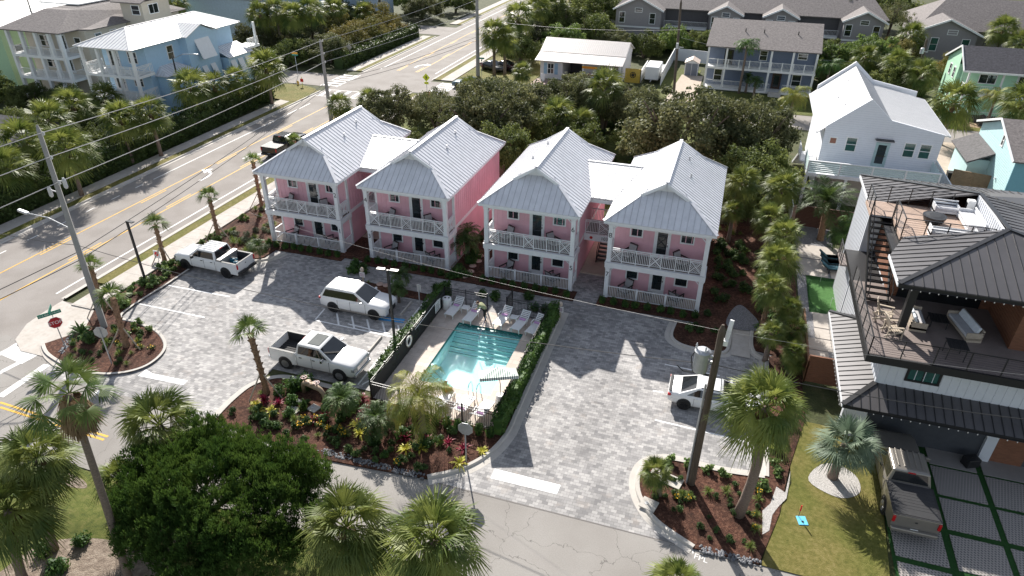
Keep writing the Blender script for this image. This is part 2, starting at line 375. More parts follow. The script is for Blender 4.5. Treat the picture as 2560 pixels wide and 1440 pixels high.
# west verge, sidewalk
for a, b in ((-120, 41.6), (53.5, 82), (95, 300)):
    flat('grass_verge', rect(-21.5, a, -20.58, b), .10, M_lawn, th=.1)
    flat('sidewalk', rect(-23.1, a, -21.5, b), .115, M_walk, th=.1)
    kerb('kerb', [(-20.4, b), (-20.4, a)][::-1] if 0 else [(-20.42, a), (-20.42, b)], z0=0, gutter=.35)
flat('lawn', smooth_path([(-20.6, 36), (-20.6, 40), (-22.2, 42.6), (-27, 43.2), (-27.5, 40), (-25.5, 37), (-23.2, 36)], True, 4), .125, M_lawn)
for a, b in ((-15.6, 44.6), (52.6, 300)):
    flat('grass_verge', rect(-7.98, a if a > 0 else -9.5, -7.0, b), .10, M_lawn, th=.1)
    kerb('kerb', [(-8.15, b), (-8.15, a if a > 0 else -12)], z0=0, gutter=.35)
flat('sidewalk', rect(-7.0, -12.5, -5.15, 44.6), .115, M_walk, th=.1)
flat('sidewalk', rect(-7.0, 52.6, -5.15, 300), .115, M_walk, th=.1)
jm = MB()
for k in range(-8, 30): jm.box(-6.99, k*1.55, .112, -5.16, k*1.55+.018, .1175)
jm.build('sidewalk_joints', mat('joint', (.2, .18, .17), .9))['kind'] = 'structure'
# corner ramp apron in front of the left island
ap = smooth_path(gpx([(152, 790), (118, 812), (100, 850), (104, 885), (128, 912), (170, 938), (230, 952)]), False, 5)
flat('sidewalk', gpx([(262, 792), (232, 835), (180, 880), (150, 905)]) + ap[::-1][6:] + gpx([(190, 755)]), .05, M_walk, th=.05)
flat('sidewalk', [(-8.1,-13.5), (-7.9,-15.2), (-7,-16.8), (-5.6,-17.6), (-3.9,-17.6), (-3.9,-14.2), (-4.9,-12.6), (-7,-12.45), (-8.1,-12.2)], .035, M_walk)
# --- road markings
mk = MB()
def stripe(mb, x0, y0, x1, y1, w=.12, z=.008):
    d = V((x1-x0, y1-y0)).normalized(); r = V((d.y, -d.x))*(w/2)
    mb.poly([(x0-r.x, y0-r.y, z), (x0+r.x, y0+r.y, z), (x1+r.x, y1+r.y, z), (x1-r.x, y1-r.y, z)][::-1])
ym = MB()
for a, b in ((-60, 36), (56, 300)):
    stripe(mk, -9.35, a if a > 0 else -11.6, -9.35, b if b < 50 else b, .16)
    if a < 0: stripe(mk, -9.35, -60, -9.35, -26, .16)
    stripe(mk, -18.6, 8 if a < 0 else a, -18.6, b, .15)
    for x in (-12.5, -15.65):
        o_ = -.16 if x == -15.65 else .16
        stripe(ym, x+o_, a, x+o_, b, .12)
        k = a
        while k < b-3: stripe(ym, x-o_, k, x-o_, k+3.2, .12); k += 10.5
for k in range(-12, 4): stripe(mk, -18.65, k*2.9-3, -18.65, k*2.9-2, .14)
def arrow(mb, x, y, s, flip=1):
    """curved turn arrow"""
    pts = [(0, -1.3), (0, -.2), (.25*flip, .5), (.75*flip, .9)]
    for a, b in zip(pts[:-1], pts[1:]): stripe(mb, x+a[0]*s, y+a[1]*s, x+b[0]*s, y+b[1]*s, .28*s, .0085)
    c = (x+.75*flip*s, y+.9*s); q = [(c[0]+.9*flip*s, c[1]+.05*s, .0085), (c[0]-.05*s, c[1]+.65*s, .0085), (c[0]-.05*s, c[1]-.6*s, .0085)]
    mb.poly(q if flip < 0 else q)
arrow(mk, -14.1, 10.6, 1.1, -1); arrow(mk, -14.0, 60, 1.1, 1); arrow(mk, -13.9, 16.8, .9, 1)
# crosswalk over the main road (north side of the junction) and along its two sides
def cross(mb, p, q, wdt, nb):
    p = V(p); q = V(q); d = (q-p); n = V((-d.y, d.x)).normalized()*wdt
    stripe(mb, p.x, p.y, q.x, q.y, .16); stripe(mb, p.x+n.x, p.y+n.y, q.x+n.x, q.y+n.y, .16)
    for i in range(nb):
        a = p+d*((i+.5)/nb); stripe(mb, a.x, a.y, a.x+n.x, a.y+n.y, .5)
cross(mk, (-20.2, 39.6), (-7.9, 40.4), 3.2, 8)
cross(mk, (-6.2, 51.6), (-6.2, 45.4), 2.4, 6)
cross(mk, (-22.2, 44.4), (-22.2, 51.4), -2.6, 6)
# corner of the near side street: wide stripes from the photograph
for i, (a, b, wd) in enumerate((((-2, 888), (104, 820), .28), ((15, 873), (75, 899), 1.0), ((-4, 934), (103, 878), .36), ((0, 992), (118, 912), .5), ((236, 985), (258, 975), .3))):
    p, q = G(*a), G(*b); stripe(mk, p.x, p.y, q.x, q.y, wd, .0095+i*.0015)
for a, b in (((0, 1006), (270, 1092)), ((0, 1018), (260, 1100))):
    p, q = G(*a), G(*b); stripe(ym, p.x, p.y, q.x, q.y, .13, .0095)
mk.build('road_markings_white', M_paint)['kind'] = 'structure'
ym.build('road_markings_yellow', M_yellow)['kind'] = 'structure'
# --- private lot
lot = smooth_path([(-2.8, -6.0), (-2.8, -12.6)], False, 1)+[(-1.2, -13.0), (2.4, -14), (3.2, -16.7), (3.0, -18.6), (10.1, -18.9), (10.4, -16), (12.5, -14.4), (17.0, -14.2), (17, -3.2), (16.8, 1.9), (-0.5, 1.9), (-2.8, -2.4)]
flat('paver_lot', [(-2.9, -19), (10.4, -19), (10.4, -14.2), (17.3, -14.2), (17.3, 1.9), (-2.9, 1.9)], .006, M_paver)
flat('paver_walk', rect(7.0, -3.4, 37, 3.5), .0075, M_paver)
flat('paver_walk', rect(17.3, -4.2, 25.2, -2.0), .009, M_paver)
flat('paver_lot', [(23.0, -19.4), (36.5, -19.4), (39.4, -16), (39.4, -2.2), (25.2, -2.2), (25.2, -17)], .0085, M_paver)
pm = MB()
for a, b in (((405, 711), (575, 742)), ((340, 758), (512, 794)), ((1662, 911), (1800, 940)), ((1632, 977), (1660, 982)), ((1637, 1050), (1880, 1108)), ((1040, 845), (990, 838)),
             ((870, 810), (975, 835)), ((785, 800), (980, 842)), ((1030, 893), (905, 962)), ((1070, 742), (895, 962)), ((786, 802), (812, 772))):
    p, q = G(*a), G(*b); stripe(pm, p.x, p.y, q.x, q.y, .11, .014)
for i in range(5):
    p = V((10.9+i*1.15, -7.55)); stripe(pm, p.x, p.y, p.x+.85, -8.75, .12, .0145)
stripe(pm, 15.2, -7.2, 9.5, -8.1, .0001, .0142)
def gq(mb, pl, z): mb.poly([(p.x, p.y, z) for p in [G(*q) for q in pl]][::-1])
gq(pm, [(365, 924), (382, 934), (470, 952), (458, 963), (345, 940)], .0135)
gq(pm, [(1237, 1172), (1402, 1213), (1392, 1236), (1226, 1196)], .0135)
pm.build('parking_markings', mat('bay_white', (.78, .78, .78), .6, var=.1, scale=6))['kind'] = 'structure'
bm_ = MB(); gq(bm_, [(952, 792), (1013, 798), (1008, 808), (945, 800)], .0138); bm_.build('blue_marking', M_blue)['kind'] = 'structure'
# --- planting beds (mulch) with kerbs
kl = smooth_path([(-2.8, -2.6), (-2.85, -8), (-2.85, -12.4), (-1.0, -12.9), (1.1, -13.4), (2.7, -14.6), (3.0, -16.2), (2.2, -17.3), (0.6, -17.9), (-1.6, -17.8), (-3.6, -17.3), (-4.8, -16.6)], False, 6)
flat('mulch_bed', kl+[(-4.0, -15.3), (-3.9, -14.2), (-4.9, -12.6), (-5.0, 12), (9, 13.5), (9, -.4), (1.6, -.2), (1.4, -2.4), (.6, -3.0)], .09, M_mulch, th=.09)
kerb('kerb', kl, gutter=.32)
kn = smooth_path([(2.6, -1.2), (2.2, -2.2), (1.2, -3.1), (0.2, -3.6), (-1.2, -3.4), (-2.85, -3.2)], False, 5)
kerb('kerb', kn[::-1], gutter=.3)
km = smooth_path([(10.0, -19.0), (9.95, -17.4), (10.2, -15.9), (11.2, -14.85), (12.6, -14.65), (14.5, -14.7), (16.8, -14.75)], False, 6)
kerb('kerb', km[::-1], gutter=.3)
kr = smooth_path([(25.55, -2.5), (25.6, -8), (25.7, -13.0), (25.7, -15.2), (25.2, -17.0), (24.2, -18.4), (22.9, -19.35)], False, 6)
kerb('kerb', kr[::-1], gutter=.42)
flat('mulch_bed', km+[(17.2, -14.75), (25.0, -15.2), (25.2, -3.0)]+kr[1:]+[(20, -19.65), (16.5, -19.9), (12, -19.4)], .085, M_mulch, th=.085)
ki = smooth_path([(35.8, -19.45), (34.0, -18.5), (33.0, -17.2), (32.75, -15.8), (33.2, -14.7), (34.4, -14.2), (36.6, -14.25), (38.8, -14.0)], False, 6)
kerb('kerb', ki[::-1], gutter=.34)
flat('mulch_bed', ki+[(38.9, -14.0), (38.9, -3.6), (39.4, -3.2), (39.4, 16), (40.9, 16), (40.9, -9), (40.0, -13), (39.5, -16.2), (39.0, -18), (38.6, -19.4)], .088, M_mulch, th=.088)
kerb('kerb', [(38.85, -3.6), (38.85, -14.0)], gutter=.4)
kj = smooth_path([(33.0, -1.4), (32.9, -3.1), (33.5, -3.9), (34.6, -4.15), (36.0, -4.1), (36.55, -3.7), (36.7, -2.4), (36.7, -.9)], False, 6)
kerb('kerb', kj, gutter=.36)
flat('mulch_bed', kj+[(36.7, 14), (34.2, 14), (34.2, -1.4)], .09, M_mulch, th=.09)
kj2 = smooth_path([(37.9, -.9), (37.9, -2.6), (38.2, -3.5), (38.85, -3.9)], False, 5)
kerb('kerb', kj2, gutter=.2)
flat('ramp_walk', rect(36.75, -4.0, 37.9, -.8), .05, M_walk)
flat('mulch_bed', [(37.95, -3.0), (39.4, -3.2), (40.9, 0), (40.9, 30), (34.3, 30), (34.3, 5), (36.7, 5), (36.7, .1), (37.9, .1)], .083, M_mulch, th=.08)
flat('gravel_patch', smooth_path([(36.4, -.8), (38.2, -.8), (38.4, .2), (37.9, 1.3), (37.1, 2.2), (36.5, 1.0)], True, 4), .096, M_gravel)
# narrow beds before the porches and around the units
for x0 in (0, 8.9366, 18.4638, 27.4056):
    flat('mulch_bed', rect(x0+.1, -.95, x0+7.4, .35), .075, M_mulch, th=.07)
flat('mulch_bed', rect(16.05, -.9, 18.8, 14), .08, M_mulch, th=.07)
flat('mulch_bed', gpx([(878, 698), (1078, 738), (1058, 752), (868, 716)]), .05, M_mulch, th=.05)
# scrubland behind the units
flat('scrub_clearing', rect(-5, 13.5, 41, 44.6), .02, groundmat('scrub_grass', [(.04, .05, .012), (.10, .12, .02), (.2, .2, .05)], 1.2, bscale=10, bump=1.5))
# shop forecourt and yards
flat('shop_forecourt', rect(6.0, 51.8, 20.5, 58.5), .01, M_redpaver)
sp = MB()
for a, b in (((8.6, 53.3), (8.6, 57.8)), ((11.2, 53.3), (11.2, 57.8)), ((8.6, 53.3), (11.2, 53.3)), ((8.7, 54.2), (11.1, 55.6)), ((8.7, 55.4), (11.1, 56.8)), ((8.7, 56.5), (10.4, 57.7))): stripe(sp, *a, *b, .1, .016)
sp.build('shop_bay_marking', M_paint)['kind'] = 'structure'
flat('lawn', rect(-5.1, 52.6, 6, 75), .03, M_lawn)
flat('lawn', rect(23.9, 52, 29, 72), .03, M_lawn2)
flat('driveway', [(25.6, 52), (29.6, 52), (29.6, 68), (26.4, 68)], .036, M_drive)
flat('driveway', rect(52.6, 29, 62, 46), .01, M_drive)
flat('lawn', rect(29.6, 51.6, 47, 60), .03, M_lawn2)
flat('lawn', rect(60, 51.6, 75, 54.2), .03, M_lawn)
flat('sand_bed', rect(61.5, 53.2, 70, 56.4), .036, groundmat('tan_chips', [(.3, .2, .12), (.5, .38, .26)], 12, bscale=30))
flat('distant_road', rect(45, 105, 52, 400), .01, M_walk)
# south park
flat('park_grass', [(-8.15, -24.3), (90, -23.7), (90, -80), (-8.15, -80)], .03, M_lawn2)
flat('sand_patch', smooth_path([(8, -28.6), (10.6, -27.2), (14, -27.4), (17, -27.8), (21, -28), (22, -31), (14, -33), (8.5, -32)], True, 5), .036, M_sand)
flat('sand_patch', smooth_path([(4.2, -24.6), (6.6, -24.7), (7.4, -25.1), (6.4, -25.3), (5, -25.1)], True, 5), .036, M_sand)
# right neighbour lawn + driveway
flat('lawn', [(39.9, -9.0), (44.3, -9.2), (44.2, -14), (43.9, -19.4), (38.7, -19.4), (39.2, -17), (40.1, -14)], .05, M_lawn, th=.05)
flat('white_gravel_ring', smooth_path([(40.9, -13.6), (41.5, -12.3), (42.4, -12.0), (43.2, -12.6), (43.2, -13.7), (42.2, -14.3)], True, 5), .066, M_shell)
flat('white_gravel_edge', gpx([(1940, 1220), (1962, 1235), (1975, 1180), (1972, 1210), (1965, 1250), (1945, 1270), (1930, 1290), (1922, 1330), (1905, 1340), (1905, 1280), (1925, 1262)]), .1, M_shell)
flat('driveway', rect(44.2, -19.4, 60, -8.6), .03, M_turf2)
dp = MB()
dd = MB()
for i, x in enumerate((44.25, 46.75, 49.2, 51.6)):
    for j, y in enumerate((-19.4, -17.1, -14.8, -12.6)):
        dd.box(x+.1, y+.08, .03, x+2.25, y+2.05, .07)
    dp.box(x+.1, -10.4, .03, x+2.25, -8.6, .072)
dp.build('driveway_slabs', mat('grey_slab', (.28, .26, .245), .8, var=.06))['kind'] = 'structure'
def latticemat():
    m, nt, b = newmat('lattice_paver'); N = nt.nodes; L = nt.links
    tc = N.new('ShaderNodeTexCoord'); mp = N.new('ShaderNodeMapping'); mp.inputs['Rotation'].default_value[2] = R(45); mp.inputs['Scale'].default_value = (7.2, 7.2, 7.2); L.new(tc.outputs['Object'], mp.inputs[0])
    ck = N.new('ShaderNodeTexBrick'); ck.offset = .5; ck.inputs['Scale'].default_value = 1; ck.inputs['Brick Width'].default_value = 1.1; ck.inputs['Row Height'].default_value = .9; ck.inputs['Mortar Size'].default_value = .24
    ck.inputs['Color1'].default_value = (.07, .075, .07, 1); ck.inputs['Color2'].default_value = (.12, .12, .11, 1); ck.inputs['Mortar'].default_value = (.33, .30, .28, 1); L.new(mp.outputs[0], ck.inputs[0])  # concrete grey lowered in place of shade lying across the driveway
    L.new(ck.outputs['Color'], b.inputs['Base Color']); b.inputs['Roughness'].default_value = .85; return m
dd.build('driveway_lattice', latticemat())['kind'] = 'structure'
# side yard of the black house
flat('gravel_yard', rect(41.05, -5.0, 44.0, 17.3), .02, M_gravel)
for x0, y0, x1, y1 in ((41.2, -4.8, 42.6, -3.4), (41.2, -3.3, 42.6, -1.8), (41.2, -1.7, 43.0, -.4), (41.9, -.3, 43.1, .9), (41.9, 1.0, 42.9, 2.9), (41.3, 8.3, 43.3, 11.0), (43.5, 8.3, 45.0, 11.0), (41.3, 11.2, 45.0, 13.6)):
    flat('stepping_slab', rect(x0, y0, x1, y1), .05, M_slabc, th=.04)
flat('fringe_turf', rect(41.7, 2.9, 44.7, 8.25), .045, M_turf2)
flat('putting_green', smooth_path([(41.9, 4.2), (42.9, 3.2), (43.5, 2.6), (43.9, 4.0), (44.2, 6.0), (44.1, 7.6), (43.0, 7.7), (42.0, 7.4)], True, 5), .052, M_turf)
# expansion joints / repair on the side street
xs = MB(); p, q = G(1085, 1206), G(1735, 1372); stripe(xs, p.x, p.y, q.x, q.y, .035, .0125); xs.build('paving_joint', mat('joint', (.2, .18, .17)))['kind'] = 'structure'
fp = thing('painted_marking', 'white spray painted arrow and letters on the asphalt by the pebbles', 'road marking', tuple(G(1752, 1396, .009)))
text('FPL', .42, M_paint, fp, (0, 0, 0), rx=0, rz=R(-8), ext=.0005)
am = MB(); am.beam((-.35, .15, .001), (-.42, .65, .001), .05, .001); am.beam((-.42, .65, .001), (-.54, .48, .001), .05, .001); am.beam((-.42, .65, .001), (-.26, .5, .001), .05, .001); am.build('arrow', M_paint, fp)
# ---------------- building part helpers ----------------
def window(par, c, r, n, w, h, glass=None, fm=None, mull='h', ft=.09, name='window'):
    """frame standing proud of a wall and its pane; c = centre on the wall face, r = right, n = outward"""
    c = V(c); r = V(r).normalized(); n = V(n).normalized(); u = V((0,0,1)); fm = fm or M_trim
    f = MB()
    f.obox(c+u*(h/2+ft/2)+n*.03, w/2+ft, ft/2, .03, r, u, n); f.obox(c-u*(h/2+ft/2)+n*.035, w/2+ft, ft/2, .035, r, u, n)
    for s in (-1, 1): f.obox(c+r*(s*(w/2+ft/2))+n*.028, ft/2, h/2, .028, r, u, n)
    if 'h' in mull: f.obox(c+n*.022, w/2, .025, .012, r, u, n)
    if 'v' in mull: f.obox(c+n*.021, .025, h/2, .012, r, u, n)
    o = f.build(name, fm, par)
    g = MB(); g.obox(c+n*.008, w/2, h/2, .006, r, u, n); g.build('pane', glass or M_glass, o); return o
def door(par, c, r, n, w, h, m=None, fm=None, glass=True):
    """c = centre of the threshold on the wall face"""
    c = V(c); r = V(r).normalized(); n = V(n).normalized(); u = V((0,0,1)); fm = fm or M_trim; m = m or M_trim
    f = MB(); t = .1
    f.obox(c+u*(h+t/2)+n*.03, w/2+t, t/2, .03, r, u, n)
    for s in (-1, 1): f.obox(c+r*(s*(w/2+t/2))+u*(h/2)+n*.028, t/2, h/2, .028, r, u, n)
    f.obox(c+u*(h/2)+n*.006, w/2, h/2, .006, r, u, n)
    o = f.build('door', m, par)
    if glass:
        g = MB(); g.obox(c+u*(h*.54)+n*.018, w*.36, h*.40, .006, r, u, n); g.build('pane', M_glass, o)
    k = MB(); k.obox(c+r*(w*.42)+u*1.02+n*.05, .02, .06, .03, r, u, n); k.obox(c+r*(w*.42)+u*1.25+n*.03, .02, .02, .02, r, u, n); k.build('handle', M_dark, o)
    return o
def bal(mb, p, q, z0, h, sp=.125, w=.03):
    p = V(p); q = V(q); L = (q-p).length; n = max(1, int(L/sp)); d = (q-p)/n
    for i in range(n+1): a = p+d*i; mb.beam((a.x, a.y, z0), (a.x, a.y, z0+h), w, w)
def xpanel(mb, p, q, z0, z1):
    p = V((p[0], p[1], 0)); q = V((q[0], q[1], 0)); u = V((0,0,1)); d = (q-p).normalized(); n = d.cross(u)
    A, B, C, D = p+u*z0, q+u*z0, q+u*z1, p+u*z1; M = (A+C)/2
    mb.beam(A, C, .04, .05, n); mb.beam(B, D, .04, .045, n)
    for a, b in ((A, B), (B, C), (C, D), (D, A)): mb.beam(a, b, .035, .05, n)
    for tri, al in (((A, B, M), C-A), ((C, D, M), C-A), ((B, C, M), D-B), ((D, A, M), D-B)):
        mb.ribs(tri, al, .105, .03, .03, n=n, off=.05)
def railing(par, p, q, z, h=1.05, plan=None, m=None, posts=(), sp=.115, name='railing'):
    """plan: list of ('x'|'b', fraction) along the run"""
    mb = MB(); p = V((p[0], p[1], 0)); q = V((q[0], q[1], 0)); d = q-p
    mb.beam(p+V((0,0,z+h)), q+V((0,0,z+h)), .085, .05); mb.beam(p+V((0,0,z+.12)), q+V((0,0,z+.12)), .05, .05)
    if not plan: bal(mb, p, q, z+.13, h-.14, sp)
    else:
        mb.beam(p+V((0,0,z+h-.12)), q+V((0,0,z+h-.12)), .045, .045)
        t = 0; tot = sum(a[1] for a in plan)
        for k, fr in plan:
            a = p+d*(t/tot); t += fr; b = p+d*(t/tot)
            if k == 'x': xpanel(mb, a, b, z+.13, z+h-.13)
            elif k == 'b': bal(mb, a, b, z+.13, h-.26, sp)
            mb.beam(a+V((0,0,z)), a+V((0,0,z+h)), .06, .06)
    for f in posts: a = p+d*f; mb.beam(a+V((0,0,z)), a+V((0,0,z+h+.08)), .13, .13)
    return mb.build(name, m or M_trim, par)
def wallbox(par, x0, y0, z0, x1, y1, z1, m, name='wall', sid=None, sp=.4, rw=.05, rh=.02, horiz=False, faces='SEWN'):
    mb = MB(); mb.box(x0, y0, z0, x1, y1, z1)
    if sid is not None:
        F = {'S': ([(x0,y0,z0),(x1,y0,z0),(x1,y0,z1),(x0,y0,z1)], V((0,-1,0))), 'N': ([(x0,y1,z0),(x1,y1,z0),(x1,y1,z1),(x0,y1,z1)], V((0,1,0))),
             'E': ([(x1,y0,z0),(x1,y1,z0),(x1,y1,z1),(x1,y0,z1)], V((1,0,0))), 'W': ([(x0,y0,z0),(x0,y1,z0),(x0,y1,z1),(x0,y0,z1)], V((-1,0,0)))}
        for k in faces:
            al = (0,0,1) if not horiz else ((1,0,0) if k in 'SN' else (0,1,0))
            mb.ribs(F[k][0], al, sp, rw, rh, n=F[k][1])
    return mb.build(name, m, par)
def rooffaces(par, polys, m, t=.09, sp=.42, ribh=.035, ribw=.03, name='roof', ribm=None, hips=(), fascia=None, rib=True):
    mb = MB()
    for pl, down in polys: mb.slab(pl, t)
    nf = len(mb.f)
    if rib:
        for pl, down in polys: mb.ribs(pl, down, sp, ribw, ribh)
    o = mb.build(name, m, par)
    if rib:
        o.data.materials.append(ribm or m)
        for f in o.data.polygons[nf:]: f.material_index = 1
    if hips:
        hb = MB()
        for a, b in hips: hb.beam(V(a)+V((0,0,.03)), V(b)+V((0,0,.03)), .24, .035)
        parts(hb, 'ridge_cap', ribm if ribm is M_dark else m, o)
    return o
M_seam = mat('seam_shadow_grey', (.52, .52, .54), .5, .0, var=.05)

# ---------------- outdoor lounge chair (porches) ----------------
M_chairframe = mat('dark_chair_frame', (.03, .022, .02), .5)
def make_porch_chair():
    t = thing('lounge_chair', 'x', 'chair')
    fr = MB()
    for s in (-1, 1):
        fr.beam((s*.34, -.36, .0), (s*.34, -.36, .60), .06, .06); fr.beam((s*.34, .36, 0), (s*.34, .36, .60), .06, .06)
        fr.beam((s*.34, -.40, .62), (s*.34, .44, .62), .10, .045); fr.beam((s*.34, -.36, .22), (s*.34, .36, .22), .04, .05)
    fr.beam((-.34, -.33, .24), (.34, -.33, .24), .05, .07); fr.beam((-.34, .36, .24), (.34, .36, .24), .05, .07)
    fr.beam((-.3, .36, .3), (-.3, .56, .95), .05, .05); fr.beam((.3, .36, .3), (.3, .56, .95), .05, .05); fr.beam((-.33, .56, .95), (.33, .56, .95), .05, .06)
    fr.build('frame', M_chairframe, t)
    s = MB(); s.box(-.30, -.36, .27, .30, .32, .42); s.build('seat', M_cushion, t, bevel=.03)
    b = MB(); b.obox((0, .42, .66), .29, .06, .27, V((1,0,0)), V((0,.95,-.3)), V((0,.3,.95))); b.build('backrest', M_cushion, t, bevel=.03)
    return t
CH = []
def porch_chair(loc, rz, label):
    if not CH: CH.append(make_porch_chair()); o = CH[0]; o.location = loc; o.rotation_euler = (0,0,rz)
    else: o = copy_tree(CH[0], loc, rz)
    tag(o, label, 'chair', 'lounge chairs on the pink porches')
def make_side_table(name, label, loc, s=.45, h=.42, m=None):
    t = thing(name, label, 'table', loc)
    a = MB()
    for k in range(5): a.box(-s/2+k*s/5+.008, -s/2, h-.03, -s/2+(k+1)*s/5-.008, s/2, h)
    a.build('table_top', m or M_chairframe, t)
    for sx in (-1, 1):
        for sy in (-1, 1): b = MB(); b.box(sx*s*.42-.02, sy*s*.42-.02, 0, sx*s*.42+.02, sy*s*.42+.02, h-.03); b.build('leg', m or M_chairframe, t)
    return t

# ---------------- pink porch buildings ----------------
ZE, ZR, W = 6.1, 8.54, 7.357
M_ceil = mat('porch_floor', (.17, .15, .14), .7)
def unit(t, x0, nums, side):
    """one two-storey gabled block; t = building thing; nums (upper, lower); side = post carrying the number"""
    a, b = x0+.45, x0+6.92; f = 1.9; bk = 12.35
    wallbox(t, a, f, 0, b, bk, 2.75, M_pink)
    wallbox(t, a, f, 2.98, b, bk, 6.0, M_pink, sid=1, sp=.41, faces='SEW')
    m = MB(); m.box(a-.03, f-.0, 2.72, b+.03, bk+.02, 3.0)
    for x in (a, b):
        s = -1 if x == a else 1
        m.box(min(x, x+s*.035)-.0, f-.04, 0, max(x, x+s*.035), f+.13, 6.0)
        m.box(x-.075+(-s*.04), f-.035, 0, x+.075-s*.04, f-.001, 2.72); m.box(x-.075+(-s*.04), f-.035, 3.0, x+.075-s*.04, f-.001, 6.0)
    m.build('trim_band', M_trim, t)
    # deck, beams, posts
    d = MB(); d.box(a+.02, .42, 2.82, b-.02, f, 2.93); d.build('upper_deck', M_ceil, t)
    g = MB(); g.box(a, .42, 0, b, f, .12); g.build('porch_slab', M_drive, t)
    e = MB(); e.box(a-.16, .22, 2.50, b+.16, .44, 2.86); e.box(a-.17, .2, 2.86, b+.17, .46, 2.9)
    for x in (a-.16, b+.16-.22): e.box(x, .44, 2.50, x+.22, f+.02, 2.86)
    e.box(a-.14, .26, 5.70, b+.14, .52, 5.98)
    for x in (a-.14, b+.14-.2): e.box(x, .52, 5.70, x+.2, f, 5.98)
    e.build('porch_beam', M_trim, t)
    for (x, y) in ((a+.06, .4), (b-.06, .4)):
        for (z0, z1) in ((0, 2.50), (2.93, 5.70)):
            p = MB(); p.box(x-.145, y-.13, z0, x+.145, y+.145, z1); p.box(x-.17, y-.15, z0, x+.17, y+.17, z0+.14); p.box(x-.17, y-.15, z1-.12, x+.17, y+.17, z1); p.build('porch_post', M_trim, t)
            for k in (-1, 1):      # small brackets at the post head
                pass
    bx = MB()
    for x, s in ((a+.19, 1), (b-.19, -1)):
        for z in (2.50, 5.70): bx.beam((x, .4, z-.32), (x+s*.3, .4, z), .05, .07, V((0,1,0)))
    parts(bx, 'post_bracket', M_trim, t)
    # upper railings
    railing(t, (a+.2, .36), (b-.2, .36), 2.93, 1.08, [('x', .85), ('b', 1.05), ('b', 1.05), ('x', .85), ('b', 1.05), ('b', 1.05), ('x', .85)])
    for x in (a+.02, b-.02): railing(t, (x, .55), (x, f-.05), 2.93, 1.08, [('b', .25), ('x', .85), ('b', .25)])
    railing(t, (a+.2, .36), (b-.2, .36), .02, .95, posts=(.333, .667)); 
    for x in (a+.02, b-.02): railing(t, (x, .55), (x, f-.05), .02, .95)
    S = V((0,-1,0)); X = V((1,0,0))
    for z, h in ((1.42, .86), (4.72, .72)):
        window(t, (x0+2.05, f, z+.05), X, S, .74, h, mull=''); window(t, (x0+5.5, f, z+.05), X, S, .78, h, mull='')
    door(t, (x0+3.85, f, .12), X, S, .92, 2.12); door(t, (x0+3.85, f, 2.94), X, S, .92, 2.12)
    # roof
    ym, yb = 1.9, 10.9; zh = ZE+(ZR-ZE)/(W/2)*2.03
    FL, FR, BL, BR = (x0,0,ZE), (x0+W,0,ZE), (x0,12.8,ZE), (x0+W,12.8,ZE)
    hFL, hFR, hBL, hBR = (x0+2.03,1.86,zh), (x0+W-2.03,1.86,zh), (x0+2.03,10.94,zh), (x0+W-2.03,10.94,zh)
    RF, RB = (x0+W/2,1.86,ZR), (x0+W/2,10.94,ZR)
    sl = (zh-ZE)/1.86; yt = 2.32; zt = ZE+sl*yt; xt = 2.03+(yt-1.86)*.2
    front = [FL, FR, hFR, (x0+W-xt-.3,yt,zt-.02), (x0+xt+.3,yt,zt-.02), hFL]
    back = [(x, 12.8-y, z) for x, y, z in front][::-1]
    rooffaces(t, [([FR, BR, hBR, RB, RF, hFR], (1,0,0)), ([BL, FL, hFL, RF, RB, hBL], (1,0,0)), (front, (0,1,0)), (back, (0,1,0))], M_metalroof, ribm=M_seam, sp=.41, ribw=.03, ribh=.028,
              hips=[(RF, RB), (FL, hFL), (FR, hFR), (BL, hBL), (BR, hBR)])
    g = MB(); hw = (ZR-zt)/((ZR-ZE)/(W/2))+.05
    g.poly([(x0+W/2-hw,yt-.02,zt-.03), (x0+W/2+hw,yt-.02,zt-.03), (x0+W/2,yt-.02,ZR-.06)]); g.poly([(x0+W/2-hw,12.8-yt+.02,zt-.03), (x0+W/2+hw,12.8-yt+.02,zt-.03), (x0+W/2,12.8-yt+.02,ZR-.06)])
    g.beam((x0+W/2,yt-.05,zt), (x0+W/2,yt-.05,ZR-.1), .05, .06); g.beam((x0+W/2-hw*.5,yt-.05,zt), (x0+W/2-hw*.1,yt-.05,ZR-.35), .04, .05); g.beam((x0+W/2+hw*.5,yt-.05,zt), (x0+W/2+hw*.1,yt-.05,ZR-.35), .04, .05)
    parts(g, 'gable_panel', M_trim, t)
    bb = MB()
    for y in (1.84, 10.96):
        bb.beam((x0+1.75,y,zh-.22), (x0+W/2,y,ZR-.13), .05, .2); bb.beam((x0+W-1.75,y,zh-.22), (x0+W/2,y,ZR-.13), .05, .2)
    bb.box(x0+.02, .03, ZE-.2, x0+W-.02, .06, ZE-.05); bb.box(x0+.02, .06, ZE-.2, x0+.05, 12.75, ZE-.05); bb.box(x0+W-.05, .06, ZE-.2, x0+W-.02, 12.75, ZE-.05)
    bb.box(x0+.05, .06, ZE-.14, x0+W-.05, 12.75, ZE-.12)
    bb.build('fascia', M_trim, t)
    if side == 'R': px = b-.06
    else: px = a+.06
    text(nums[0], .5, M_dark, t, (px, .262, 4.95), name='house_number'); text(nums[1], .5, M_dark, t, (px, .262, 1.95), name='house_number')
    for k, (ex, ey) in enumerate(((1.3, 5.6), (.9, 8.3))):
        s = -1 if x0 in (18.4638,) else 1
        x = x0+W/2+s*ex; z = ZR-ex*(ZR-ZE)/(W/2); v = MB(); v.tube([(x, ey, z), (x, ey, z+.28)], .05); v.lathe([(.11, 0), (.06, .1)], (x, ey, z+.01), 8); v.build('roof_vent', M_galv, t)
